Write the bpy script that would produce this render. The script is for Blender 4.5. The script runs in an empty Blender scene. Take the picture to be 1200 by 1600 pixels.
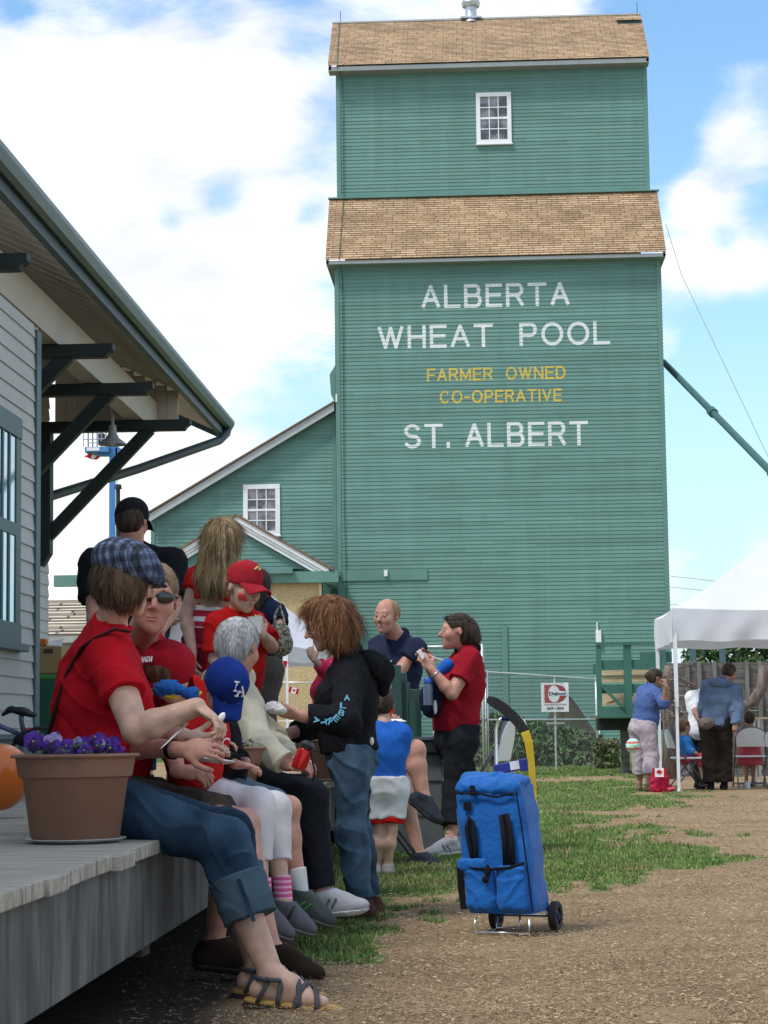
import bpy, math, random
import numpy as np
from mathutils import Vector, Matrix
random.seed(7); rng = np.random.default_rng(7)
S = bpy.context.scene
C = S.collection
R = math.radians

# ------------------------------------------------------------------ camera
CAMH = 0.90
FPX, PITCH, YAW, ROLL = 3200.0, 0.1055, 0.0493, -0.0123
def _cam_axes():
    c, s = math.cos(ROLL), math.sin(ROLL)
    M = Matrix.Rotation(YAW, 3, 'Z') @ Matrix.Rotation(PITCH, 3, 'X')
    return M @ Vector((c, 0, s)), M @ Vector((-s, 0, c)), M @ Vector((0, 1, 0))
CX, CY, CF = _cam_axes()
CAM = Vector((0, 0, CAMH))
cd = bpy.data.cameras.new('camera'); cam = bpy.data.objects.new('camera', cd); C.objects.link(cam)
cd.sensor_fit = 'VERTICAL'; cd.sensor_height = 36; cd.sensor_width = 27; cd.lens = 36 * FPX / 1600
cd.clip_start = 0.05; cd.clip_end = 3000
m = Matrix((CX, CY, -CF)).transposed().to_4x4(); m.translation = CAM
cam.matrix_world = m
S.camera = cam
def ray(px, py): return CX * (px - 600) + CY * (800 - py) + CF * FPX
def P(px, py, Y):                       # the world point at depth Y seen at that pixel
    r = ray(px, py); return CAM + r * (Y / r.y)
def G(px, py, z=0.0):                   # where the ray meets height z
    r = ray(px, py); return CAM + r * ((z - CAMH) / r.z)
def XY(px, py): r = ray(px, py); return r.x / r.y
def proj(p):
    d = Vector(p) - CAM; f = d.dot(CF)
    return 600 + FPX * d.dot(CX) / f, 800 - FPX * d.dot(CY) / f

# ------------------------------------------------------------------ sky and sun
SUN = Vector((-0.42, -0.34, 0.84)).normalized()
W = bpy.data.worlds.new('World'); S.world = W; W.use_nodes = True
nt = W.node_tree; nt.nodes.clear()
def N(nt, t, **kw):
    n = nt.nodes.new(t)
    for k, v in kw.items():
        if k[0] == '_': setattr(n, k[1:], v)
        else: n.inputs[k.replace('__', ' ')].default_value = v
    return n
def build_world():
    L = nt.links.new
    sky = N(nt, 'ShaderNodeTexSky', _sky_type='NISHITA', _sun_disc=False)
    sky.sun_elevation = math.asin(SUN.z); sky.sun_rotation = math.atan2(SUN.x, SUN.y)
    sky.air_density = 1.0; sky.dust_density = 0.6; sky.ozone_density = 2.0
    gain = N(nt, 'ShaderNodeVectorMath', _operation='MULTIPLY'); gain.inputs[1].default_value = SKYGAIN
    L(sky.outputs[0], gain.inputs[0])
    tc = N(nt, 'ShaderNodeTexCoord')
    # flatten the direction so that clouds stretch towards the horizon
    sep = N(nt, 'ShaderNodeSeparateXYZ'); L(tc.outputs['Generated'], sep.inputs[0])
    mp = N(nt, 'ShaderNodeMapping'); mp.inputs['Scale'].default_value = (1, 1, 2.1); L(tc.outputs['Generated'], mp.inputs[0])
    n1 = N(nt, 'ShaderNodeTexNoise', Scale=8.5, Detail=10.0, Roughness=0.60, Distortion=0.25); L(mp.outputs[0], n1.inputs[0])
    n2 = N(nt, 'ShaderNodeTexNoise', Scale=2.3, Detail=4.0, Roughness=0.5); L(mp.outputs[0], n2.inputs[0])
    def math_(op, a, b=None, clamp=False):
        n = N(nt, 'ShaderNodeMath', _operation=op, _use_clamp=clamp)
        for i, v in enumerate((a, b)):
            if v is None: continue
            if isinstance(v, (int, float)): n.inputs[i].default_value = v
            else: L(v, n.inputs[i])
        return n.outputs[0]
    val = math_('ADD', math_('MULTIPLY', n1.outputs[0], 1.0), math_('MULTIPLY', n2.outputs[0], 0.35))
    # banks of cloud and clear gaps that stand in given directions of the sky
    for (px, py, rad, amt) in BANKS:
        d = ray(px, py).normalized()
        vm = N(nt, 'ShaderNodeVectorMath', _operation='DISTANCE'); L(tc.outputs['Generated'], vm.inputs[0]); vm.inputs[1].default_value = d
        mr = N(nt, 'ShaderNodeMapRange', _interpolation_type='SMOOTHSTEP'); L(vm.outputs['Value'], mr.inputs[0])
        mr.inputs['From Min'].default_value = rad; mr.inputs['From Max'].default_value = 0
        mr.inputs['To Min'].default_value = 0; mr.inputs['To Max'].default_value = amt
        val = math_('ADD', val, mr.outputs[0])
    ramp = N(nt, 'ShaderNodeMapRange', _interpolation_type='SMOOTHSTEP'); L(val, ramp.inputs[0])
    ramp.inputs['From Min'].default_value = 0.53; ramp.inputs['From Max'].default_value = 0.83
    n3 = N(nt, 'ShaderNodeTexNoise', Scale=14.0, Detail=5.0, Roughness=0.5); L(mp.outputs[0], n3.inputs[0])
    shade = N(nt, 'ShaderNodeMapRange'); L(n3.outputs[0], shade.inputs[0])
    shade.inputs['From Min'].default_value = 0.3; shade.inputs['From Max'].default_value = 0.7
    shade.inputs['To Min'].default_value = 0.86; shade.inputs['To Max'].default_value = 1.16
    cc = N(nt, 'ShaderNodeVectorMath', _operation='SCALE'); cc.inputs[0].default_value = (7.0, 7.15, 7.4); L(shade.outputs[0], cc.inputs['Scale'])
    # pale haze low over the horizon, behind the clouds
    hz = N(nt, 'ShaderNodeMapRange', _interpolation_type='SMOOTHSTEP'); L(sep.outputs['Z'], hz.inputs[0])
    hz.inputs['From Min'].default_value = 0.26; hz.inputs['From Max'].default_value = 0.0
    hz.inputs['To Min'].default_value = 0.0; hz.inputs['To Max'].default_value = 0.9
    mix2 = N(nt, 'ShaderNodeMix', _data_type='RGBA'); L(hz.outputs[0], mix2.inputs['Factor']); L(gain.outputs[0], mix2.inputs['A']); mix2.inputs['B'].default_value = (4.4, 5.75, 6.4, 1)
    mix = N(nt, 'ShaderNodeMix', _data_type='RGBA'); L(ramp.outputs[0], mix.inputs['Factor']); L(mix2.outputs['Result'], mix.inputs['A']); L(cc.outputs[0], mix.inputs['B'])
    bg = N(nt, 'ShaderNodeBackground', Strength=0.1); L(mix.outputs['Result'], bg.inputs[0])
    out = N(nt, 'ShaderNodeOutputWorld'); L(bg.outputs[0], out.inputs[0])
SKYGAIN = (1.24, 1.49, 1.53)
BANKS = [(120, 180, .12, .20), (60, 420, .10, .16), (330, 480, .09, .18), (150, 700, .12, .28), (430, 300, .07, .14), (1130, 60, .10, -.36), (1190, 560, .07, -.24), (1105, 330, .034, .22), (1120, 418, .024, .27), (1060, 418, .018, .22), (1180, 420, .018, .26), (1130, 375, .012, -.2),
         (720, 0, .05, .14), (860, 10, .03, .14), (470, 45, .034, -.20), (330, 60, .026, -.15), (20, 10, .02, -.20), (195, 372, .020, -.24), (270, 350, .018, -.24), (345, 315, .022, -.24), (505, 190, .03, -.2), (480, 335, .016, -.2), (420, 600, .03, -.04), (1120, 660, .06, -.30), (1150, 850, .07, -.2), (1130, 150, .036, .20), (1175, 235, .030, .22), (1110, 225, .022, .16), (1080, 300, .016, .2), (1190, 320, .02, -.12), (1050, 540, .014, .16)]
build_world()
sd = bpy.data.lights.new('sun', 'SUN'); sun = bpy.data.objects.new('sun', sd); C.objects.link(sun)
sd.energy = 2.0; sd.angle = R(11); sd.color = (1, .96, .9)
sun.rotation_euler = SUN.to_track_quat('Z', 'Y').to_euler()
sun.location = (0, 0, 40)
S.view_settings.view_transform = 'Standard'; S.view_settings.look = 'None'; S.view_settings.exposure = 0.62; S.view_settings.gamma = 1
S.cycles.max_bounces = 6; S.cycles.transparent_max_bounces = 16
S.cycles.use_denoising = True

# ------------------------------------------------------------------ materials
MATS = {}
def mat(name, col, rough=.7, var=.12, scale=8.0, bump=0.0, bscale=60.0, metal=0.0, spec=.4, stretch=(1, 1, 1), col2=None, mix_lo=.35, mix_hi=.65, detail=4.0, sheen=0, sss=0, trans=0, coat=0, emit=0):
    if name in MATS: return MATS[name]
    m = bpy.data.materials.new(name); m.use_nodes = True; t = m.node_tree; L = t.links.new
    b = t.nodes['Principled BSDF']
    b.inputs['Roughness'].default_value = rough; b.inputs['Metallic'].default_value = metal
    b.inputs['Specular IOR Level'].default_value = spec
    if sheen: b.inputs['Sheen Weight'].default_value = sheen
    if sss:
        b.inputs['Subsurface Weight'].default_value = sss; b.inputs['Subsurface Radius'].default_value = (.012, .005, .003); b.inputs['Subsurface Scale'].default_value = 1
    if trans: b.inputs['Transmission Weight'].default_value = trans
    if coat: b.inputs['Coat Weight'].default_value = coat
    tc = t.nodes.new('ShaderNodeTexCoord'); mp = t.nodes.new('ShaderNodeMapping'); mp.inputs['Scale'].default_value = stretch
    L(tc.outputs['Object'], mp.inputs[0])
    n = t.nodes.new('ShaderNodeTexNoise'); n.inputs['Scale'].default_value = scale; n.inputs['Detail'].default_value = detail; L(mp.outputs[0], n.inputs[0])
    mr = t.nodes.new('ShaderNodeMapRange'); L(n.outputs[0], mr.inputs[0]); mr.inputs[1].default_value = mix_lo; mr.inputs[2].default_value = mix_hi
    mx = t.nodes.new('ShaderNodeMix'); mx.data_type = 'RGBA'; L(mr.outputs[0], mx.inputs['Factor'])
    c1 = tuple(x * (1 - var) for x in col); c2 = col2 or tuple(min(1, x * (1 + var)) for x in col)
    mx.inputs['A'].default_value = (*c1, 1); mx.inputs['B'].default_value = (*c2, 1)
    L(mx.outputs['Result'], b.inputs['Base Color'])
    if bump:
        n2 = t.nodes.new('ShaderNodeTexNoise'); n2.inputs['Scale'].default_value = bscale; n2.inputs['Detail'].default_value = 3; L(mp.outputs[0], n2.inputs[0])
        bp = t.nodes.new('ShaderNodeBump'); bp.inputs['Strength'].default_value = min(1, bump); bp.inputs['Distance'].default_value = .02 * max(1, bump); L(n2.outputs[0], bp.inputs['Height'])
        L(bp.outputs[0], b.inputs['Normal'])
    MATS[name] = m; return m
def bsdf(m): return m.node_tree.nodes['Principled BSDF']
def col_src(m):                         # the socket that feeds the base colour
    return bsdf(m).inputs['Base Color'].links[0].from_socket

# ------------------------------------------------------------------ object helpers
def tag(o, label=None, cat=None, group=None, kind=None):
    if label: o['label'] = label
    if cat: o['category'] = cat
    if group: o['group'] = group
    if kind: o['kind'] = kind
    return o
def empty(name, loc, label=None, cat=None, group=None, rz=0):
    o = bpy.data.objects.new(name, None); C.objects.link(o); o.location = loc; o.rotation_euler.z = rz; o.empty_display_size = .2
    return tag(o, label, cat, group)
def link_mesh(name, me, parent=None, smooth=False):
    o = bpy.data.objects.new(name, me); C.objects.link(o)
    if parent is not None:
        o.parent = parent
        if parent.type == 'EMPTY': o.matrix_parent_inverse = (Matrix.Translation(parent.location) @ parent.rotation_euler.to_matrix().to_4x4()).inverted()
    if smooth:
        me.polygons.foreach_set('use_smooth', [True] * len(me.polygons))
    return o
class MB:                               # collects shapes in world coordinates, links them as one mesh
    def __init__(s): s.v = []; s.f = []; s.mi = []
    def add(s, vs, fs, mi=0):
        o = len(s.v); s.v += [tuple(x) for x in vs]; s.f += [tuple(i + o for i in f) for f in fs]; s.mi += [mi] * len(fs); return s
    def box(s, c, size, rot=None, mi=0, taper=1.0):
        hx, hy, hz = (x / 2 for x in size); vs = []
        for z in (-1, 1):
            k = taper if z > 0 else 1
            for x, y in ((-1, -1), (1, -1), (1, 1), (-1, 1)): vs.append(Vector((x * hx * k, y * hy * k, z * hz)))
        if rot is not None: vs = [rot @ v for v in vs]
        c = Vector(c); vs = [v + c for v in vs]
        return s.add(vs, [(0, 3, 2, 1), (4, 5, 6, 7), (0, 1, 5, 4), (1, 2, 6, 5), (2, 3, 7, 6), (3, 0, 4, 7)], mi)
    def bb(s, x0, x1, y0, y1, z0, z1, mi=0): return s.box(((x0 + x1) / 2, (y0 + y1) / 2, (z0 + z1) / 2), (abs(x1 - x0), abs(y1 - y0), abs(z1 - z0)), None, mi)
    def beam(s, a, b, w, h, up=(0, 0, 1), mi=0, ext=0):
        a, b = Vector(a), Vector(b); d = (b - a); l = d.length; d.normalize(); up = Vector(up)
        x = d.cross(up)
        if x.length < 1e-4: x = d.cross(Vector((0, 1, 0)))
        x.normalize(); z = x.cross(d)
        M = Matrix((x, d, z)).transposed()
        return s.box((a + b) / 2, (w, l + 2 * ext, h), M, mi)
    def tube(s, pts, r, n=8, mi=0, caps=True, flat=1.0):
        pts = [Vector(p) for p in pts]; k = len(pts); rs = r if isinstance(r, (list, tuple)) else [r] * k
        vs = []; ref = None
        for i, p in enumerate(pts):
            d = (pts[min(i + 1, k - 1)] - pts[max(i - 1, 0)]).normalized()
            if ref is None: ref = Vector((0, 0, 1)) if abs(d.z) < .9 else Vector((0, 1, 0))
            x = d.cross(ref).normalized(); y = x.cross(d).normalized(); ref = y
            for j in range(n):
                a = 2 * math.pi * j / n; vs.append(p + x * math.cos(a) * rs[i] + y * math.sin(a) * rs[i] * flat)
        fs = [(i * n + j, i * n + (j + 1) % n, (i + 1) * n + (j + 1) % n, (i + 1) * n + j) for i in range(k - 1) for j in range(n)]
        if caps: fs += [tuple(range(n - 1, -1, -1)), tuple(range((k - 1) * n, k * n))]
        return s.add(vs, fs, mi)
    def lathe(s, c, prof, n=40, mi=0, rot=None):
        c = Vector(c); vs = []
        for r, z in prof:
            for j in range(n):
                a = 2 * math.pi * j / n; v = Vector((r * math.cos(a), r * math.sin(a), z))
                if rot is not None: v = rot @ v
                vs.append(c + v)
        k = len(prof)
        fs = [(i * n + j, i * n + (j + 1) % n, (i + 1) * n + (j + 1) % n, (i + 1) * n + j) for i in range(k - 1) for j in range(n)]
        return s.add(vs, fs, mi)
    def prism(s, poly, d, mi=0):        # poly: 3-D outline, d: extrusion vector
        n = len(poly); d = Vector(d); a = [Vector(p) for p in poly]; b = [p + d for p in a]
        fs = [tuple(range(n)), tuple(range(2 * n - 1, n - 1, -1))] + [(i, i + n, (i + 1) % n + n, (i + 1) % n) for i in range(n)]
        return s.add(a + b, fs, mi)
    def quad(s, a, b, c, d, mi=0): return s.add([a, b, c, d], [(0, 1, 2, 3)], mi)
    def ell(s, c, r, n=12, m_=8, mi=0, rot=None):
        prof = [(math.sin(math.pi * i / m_), -math.cos(math.pi * i / m_)) for i in range(m_ + 1)]
        prof[0] = (1e-3, -1); prof[-1] = (1e-3, 1)
        c = Vector(c); vs = []
        for rr, z in prof:
            for j in range(n):
                a = 2 * math.pi * j / n; v = Vector((rr * math.cos(a) * r[0], rr * math.sin(a) * r[1], z * r[2]))
                if rot is not None: v = rot @ v
                vs.append(c + v)
        fs = [(i * n + j, i * n + (j + 1) % n, (i + 1) * n + (j + 1) % n, (i + 1) * n + j) for i in range(m_) for j in range(n)]
        return s.add(vs, fs, mi)
    def build(s, name, mats, parent=None, smooth=False, bevel=0, auto=None, fix=False):
        me = bpy.data.meshes.new(name); me.from_pydata(s.v, [], s.f)
        for m_ in (mats if isinstance(mats, (list, tuple)) else [mats]): me.materials.append(m_)
        if len(me.polygons) == len(s.mi): me.polygons.foreach_set('material_index', s.mi)
        me.update()
        if fix or not smooth:
            import bmesh
            b = bmesh.new(); b.from_mesh(me); bmesh.ops.recalc_face_normals(b, faces=b.faces[:]); b.to_mesh(me); b.free()
        o = link_mesh(name, me, parent, smooth)
        if smooth and auto:
            me.set_sharp_from_angle(angle=R(auto))
        if bevel:
            mo = o.modifiers.new('bevel', 'BEVEL'); mo.width = bevel; mo.segments = 2; mo.limit_method = 'ANGLE'
        return o
def text_obj(name, txt, m, parent, origin, ux, uz, w, h, thick=.004, bold=0.0, spacing=1.0, out=None):
    """flat lettering fitted into a w x h rectangle whose lower left corner is origin"""
    cu = bpy.data.curves.new(name, 'FONT'); cu.body = txt; cu.size = 1; cu.offset = bold; cu.resolution_u = 4; cu.space_character = spacing
    o = bpy.data.objects.new(name + '_tmp', cu); C.objects.link(o)
    dg = bpy.context.evaluated_depsgraph_get(); me0 = o.evaluated_get(dg).to_mesh()
    vs = [v.co.copy() for v in me0.vertices]; fs = [tuple(p.vertices) for p in me0.polygons]
    o.evaluated_get(dg).to_mesh_clear(); bpy.data.objects.remove(o); bpy.data.curves.remove(cu)
    x0 = min(v.x for v in vs); x1 = max(v.x for v in vs); y0 = min(v.y for v in vs); y1 = max(v.y for v in vs)
    ux, uz = Vector(ux).normalized(), Vector(uz).normalized(); n = out or ux.cross(uz); origin = Vector(origin)
    k = len(vs)
    f3 = lambda v, t: origin + ux * ((v.x - x0) / (x1 - x0) * w) + uz * ((v.y - y0) / (y1 - y0) * h) + n * t
    V = [f3(v, thick) for v in vs] + [f3(v, 0) for v in vs]
    from collections import Counter
    ed = Counter()
    for f in fs:
        for i in range(len(f)): ed[tuple(sorted((f[i], f[(i + 1) % len(f)])))] += 1
    F = list(fs)
    for (a, b), c_ in ed.items():
        if c_ == 1: F.append((a, b, b + k, a + k))
    mb = MB(); mb.add(V, F); return mb.build(name, m, parent, fix=True)

def _arc(cx, cy, rx, ry, a0, a1, n=12): return [(cx + rx * math.cos(R(a0 + (a1 - a0) * i / n)), cy + ry * math.sin(R(a0 + (a1 - a0) * i / n))) for i in range(n + 1)]
_h = .5
GLYPH = {'A': (.88, [[(0, 0), (.5, 1), (1, 0)], [(.19, .34), (.81, .34)]]), 'L': (.72, [[(0, 1), (0, 0), (1, 0)]]), 'B': (.80, [[(0, 0), (0, 1), (.66, 1)] + _arc(.66, .76, .26, .24, 80, -90, 9) + [(0, .52)], [(.6, .52), (.70, .52)] + _arc(.70, .26, .30, .26, 80, -90, 9) + [(0, 0)]]),
  'E': (.74, [[(1, 1), (0, 1), (0, 0), (1, 0)], [(0, .52), (.92, .52)]]), 'R': (.82, [[(0, 0), (0, 1), (.66, 1)] + _arc(.68, .75, .29, .25, 80, -90, 9) + [(0, .5)], [(.58, .5), (1, 0)]]), 'T': (.86, [[(0, 1), (1, 1)], [(.5, .96), (.5, 0)]]),
  'W': (1.25, [[(0, 1), (.27, 0), (.5, .95), (.73, 0), (1, 1)]]), 'H': (.82, [[(0, 0), (0, 1)], [(1, 0), (1, 1)], [(0.04, .5), (.96, .5)]]), 'P': (.80, [[(0, 0), (0, 1), (.66, 1)] + _arc(.68, .73, .30, .27, 80, -90, 9) + [(0, .46)]]), 'O': (1.02, [_arc(.5, .5, .5, .5, 90, 450, 32)]),
  'F': (.72, [[(1, 1), (0, 1), (0, 0)], [(0, .5), (.9, .5)]]), 'M': (1.0, [[(0, 0), (0, 1), (.5, .12), (1, 1), (1, 0)]]), 'N': (.84, [[(0, 0), (0, 1), (1, 0), (1, 1)]]), 'D': (.88, [[(.5, 0), (0, 0), (0, 1), (.5, 1)] + _arc(.5, .5, .5, .5, 80, -90, 14)]),
  'C': (.95, [_arc(.5, .5, .5, .5, 42, 318, 24)]), '-': (.45, [[(0, .46), (1, .46)]]), 'I': (.0, [[(0, 0), (0, 1)]]), 'V': (.86, [[(0, 1), (.5, 0), (1, 1)]]), 'S': (.78, [_arc(.5, .755, .47, .245, 25, 270, 14) + _arc(.5, .255, .50, .255, 85, -155, 14)]), '.': (.04, [[(0, 0), (0, .12)]])}
def stroke_text(name, txt, m, parent, origin, w, h, out_y, sw=.13, gap=.26, space=.75, dz=.013):
    """painted sign letters with one stroke width, on a wall facing -Y"""
    x = 0; items = []; brk = []
    for ch in txt:
        if ch == ' ': x += space; wi = len(items); brk.append(wi); continue
        gw, st = GLYPH[ch]; items.append((x, gw, st)); x += gw + sw + gap - .0
    total = x - gap - sw; sx = (w - sw * h) / (total * h); mb = MB(); hh = h - sw * h; k = 0; ox, oz = origin[0] + sw * h / 2, origin[2] + sw * h / 2
    for n_, (x0, gw, st) in enumerate(items):
        if n_ in brk and mb.v: mb.build(name, m, parent); mb = MB()
        st2 = []
        for pl in st:
            cur = [pl[0]]
            for i in range(1, len(pl)):
                cur.append(pl[i])
                if i < len(pl) - 1:
                    a_ = Vector(((pl[i][0] - pl[i - 1][0]) * gw, pl[i][1] - pl[i - 1][1])).normalized(); b_ = Vector(((pl[i + 1][0] - pl[i][0]) * gw, pl[i + 1][1] - pl[i][1])).normalized()
                    if a_.dot(b_) < .35: st2.append(cur); cur = [pl[i]]
            st2.append(cur)
        for pl in st2:
            pts = [Vector((ox + (x0 + p[0] * gw) * h * sx, oz + p[1] * hh)) for p in pl]; closed = (pts[0] - pts[-1]).length < 1e-4; n = len(pts); L_, R_ = [], []; t_ = dz + .0004 * (k % 4); k += 1
            for i in range(n):
                if closed: d0, d1 = (pts[i] - pts[i - 1 if i else n - 2]).normalized(), (pts[(i + 1) if i < n - 1 else 1] - pts[i]).normalized()
                else: d0 = (pts[i] - pts[i - 1]).normalized() if i else (pts[1] - pts[0]).normalized(); d1 = (pts[i + 1] - pts[i]).normalized() if i < n - 1 else d0
                d = (d0 + d1); d = d.normalized() if d.length > .05 else d0; q = Vector((-d.y, d.x)); c_ = max(.42, q.dot(Vector((-d0.y, d0.x)))); q = q * (sw * h / 2 / c_)
                e = pts[i]
                if not closed and i == 0: e = e - d0 * sw * h * .5 * (1 if abs(d0.x) < .2 or abs(d0.y) < .2 else .6)
                if not closed and i == n - 1: e = e + d1 * sw * h * .5 * (1 if abs(d1.x) < .2 or abs(d1.y) < .2 else .6)
                L_.append(e + q); R_.append(e - q)
            vs = [(a.x, out_y - t_, a.y) for a in L_] + [(a.x, out_y - t_, a.y) for a in R_]; mb.add(vs, [(i, i + 1, n + i + 1, n + i) for i in range(n - 1)])
    return mb.build(name, m, parent)
# ================================================================== materials of the place
GREEN = mat('green_paint', (.128, .255, .215), rough=.62, var=.06, scale=.6, bump=.15, bscale=9, stretch=(.35, .35, 3))
def add_board_variation(m, dz=.122, amt=.16):
    """each lap board a slightly different tone, as painted boards have"""
    t = m.node_tree; L = t.links.new; src = col_src(m)
    tc = t.nodes.new('ShaderNodeTexCoord'); sp = t.nodes.new('ShaderNodeSeparateXYZ'); L(tc.outputs['Object'], sp.inputs[0])
    q = t.nodes.new('ShaderNodeMath'); q.operation = 'DIVIDE'; L(sp.outputs['Z'], q.inputs[0]); q.inputs[1].default_value = dz
    fl = t.nodes.new('ShaderNodeMath'); fl.operation = 'FLOOR'; L(q.outputs[0], fl.inputs[0])
    qx = t.nodes.new('ShaderNodeMath'); qx.operation = 'MULTIPLY'; L(fl.outputs[0], qx.inputs[0]); qx.inputs[1].default_value = 1.37
    ax = t.nodes.new('ShaderNodeMath'); ax.operation = 'ADD'; L(sp.outputs['X'], ax.inputs[0]); L(qx.outputs[0], ax.inputs[1])
    dx = t.nodes.new('ShaderNodeMath'); dx.operation = 'DIVIDE'; L(ax.outputs[0], dx.inputs[0]); dx.inputs[1].default_value = 3.6
    fx = t.nodes.new('ShaderNodeMath'); fx.operation = 'FLOOR'; L(dx.outputs[0], fx.inputs[0])
    cb = t.nodes.new('ShaderNodeCombineXYZ'); L(fx.outputs[0], cb.inputs[0]); L(fl.outputs[0], cb.inputs[1])
    wn = t.nodes.new('ShaderNodeTexWhiteNoise'); wn.noise_dimensions = '2D'; L(cb.outputs[0], wn.inputs['Vector'])
    mr = t.nodes.new('ShaderNodeMapRange'); L(wn.outputs['Value'], mr.inputs[0]); mr.inputs['To Min'].default_value = 1 - amt; mr.inputs['To Max'].default_value = 1 + amt
    sc = t.nodes.new('ShaderNodeVectorMath'); sc.operation = 'SCALE'; L(src, sc.inputs[0]); L(mr.outputs[0], sc.inputs['Scale'])
    L(sc.outputs[0], bsdf(m).inputs['Base Color'])
add_board_variation(GREEN, .122, .10)
def add_streaks(m, lo=.90, hi=1.07):
    """faint vertical rain streaks and faded patches in old paint"""
    t = m.node_tree; L = t.links.new; src = col_src(m); tc = t.nodes.new('ShaderNodeTexCoord'); mp = t.nodes.new('ShaderNodeMapping'); mp.inputs['Scale'].default_value = (2.2, 2.2, .16); L(tc.outputs['Object'], mp.inputs[0])
    n = t.nodes.new('ShaderNodeTexNoise'); n.inputs['Scale'].default_value = 1.0; n.inputs['Detail'].default_value = 7; n.inputs['Roughness'].default_value = .62; L(mp.outputs[0], n.inputs[0])
    r = t.nodes.new('ShaderNodeMapRange'); L(n.outputs[0], r.inputs[0]); r.inputs[1].default_value = .3; r.inputs[2].default_value = .7; r.inputs[3].default_value = lo; r.inputs[4].default_value = hi
    v = t.nodes.new('ShaderNodeVectorMath'); v.operation = 'SCALE'; L(src, v.inputs[0]); L(r.outputs[0], v.inputs['Scale']); L(v.outputs[0], bsdf(m).inputs['Base Color'])
add_streaks(GREEN)
GREEN2 = mat('green_trim_paint', (.12, .245, .205), rough=.6, var=.06, scale=1.2)
DKGREEN = mat('dark_green_paint', (.030, .085, .070), rough=.5, var=.12, scale=3)
STGREEN = mat('station_trim_paint', (.065, .125, .135), rough=.5, var=.1, scale=2)
BLACKG = mat('black_green_timber', (.012, .022, .020), rough=.6, var=.2, scale=4, bump=.2, bscale=30)
GREYW = mat('station_siding_paint', (.46, .47, .445), rough=.6, var=.05, scale=1.5, bump=.1, bscale=12)
SOFFIT = mat('soffit_paint', (.44, .395, .33), rough=.7, var=.08, scale=3)
CREAM = mat('cream_beam_paint', (.42, .39, .30), rough=.6, var=.06, scale=2)
TRIMGREY = mat('pale_grey_trim', (.40, .42, .41), rough=.6, var=.05, scale=2)
SOFG = mat('grey_soffit_trim', (.27, .295, .29), rough=.6, var=.05, scale=2)
WHITE = mat('white_paint', (.80, .80, .80), rough=.5, var=.04, scale=3)
LETW = mat('white_letter_paint', (.74, .76, .75), rough=.6, var=.07, scale=2.5)
LETY = mat('yellow_letter_paint', (.66, .47, .06), rough=.6, var=.07, scale=2.5)
GLASS = mat('window_glass', (.045, .05, .06), rough=.06, var=.3, scale=2.2, spec=.9, stretch=(1, 1, 1), col2=(.22, .22, .23), mix_lo=.45, mix_hi=.62)
GLASSB = mat('station_glass', (.42, .55, .60), rough=.03, var=.12, scale=2, metal=1.0)
GALV = mat('galvanised_metal', (.55, .57, .58), rough=.35, var=.1, scale=6, metal=.85)
PLY = mat('strandboard', (.52, .38, .20), rough=.75, var=.25, scale=26, bump=.1, bscale=80, stretch=(1, 1, 1.2))
LUMBER = mat('fresh_lumber', (.66, .52, .32), rough=.7, var=.14, scale=5, stretch=(1, 6, 8))
OLDWOOD = mat('weathered_wood', (.135, .125, .11), rough=.85, var=.35, scale=3, stretch=(1.2, 1.2, 9), bump=.6, bscale=20)
def shingle_mat(name, cA, cB, row, width, pitch_sin, mortar=.016, dark=(.19, .115, .065)):
    m = mat(name, cA, rough=.85); t = m.node_tree; L = t.links.new
    tc = t.nodes.new('ShaderNodeTexCoord'); sp = t.nodes.new('ShaderNodeSeparateXYZ'); L(tc.outputs['Object'], sp.inputs[0])
    dv = t.nodes.new('ShaderNodeMath'); dv.operation = 'DIVIDE'; L(sp.outputs['Z'], dv.inputs[0]); dv.inputs[1].default_value = pitch_sin
    cb = t.nodes.new('ShaderNodeCombineXYZ'); L(sp.outputs['X'], cb.inputs[0]); L(dv.outputs[0], cb.inputs[1])
    br = t.nodes.new('ShaderNodeTexBrick'); L(cb.outputs[0], br.inputs['Vector'])
    br.offset = .37; br.offset_frequency = 2; br.squash = 1.4; br.squash_frequency = 3
    br.inputs['Color1'].default_value = (*cA, 1); br.inputs['Color2'].default_value = (*cB, 1); br.inputs['Mortar'].default_value = (*dark, 1)
    br.inputs['Scale'].default_value = 1; br.inputs['Mortar Size'].default_value = mortar; br.inputs['Mortar Smooth'].default_value = .2
    br.inputs['Brick Width'].default_value = width; br.inputs['Row Height'].default_value = row; br.inputs['Bias'].default_value = -.1
    n = t.nodes.new('ShaderNodeTexNoise'); n.inputs['Scale'].default_value = .9; n.inputs['Detail'].default_value = 5; L(cb.outputs[0], n.inputs[0])
    mr = t.nodes.new('ShaderNodeMapRange'); L(n.outputs[0], mr.inputs[0]); mr.inputs[1].default_value = .3; mr.inputs[2].default_value = .7; mr.inputs['To Min'].default_value = .78; mr.inputs['To Max'].default_value = 1.18
    sc = t.nodes.new('ShaderNodeVectorMath'); sc.operation = 'SCALE'; L(br.outputs['Color'], sc.inputs[0]); L(mr.outputs[0], sc.inputs['Scale'])
    L(sc.outputs[0], bsdf(m).inputs['Base Color'])
    return m

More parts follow.
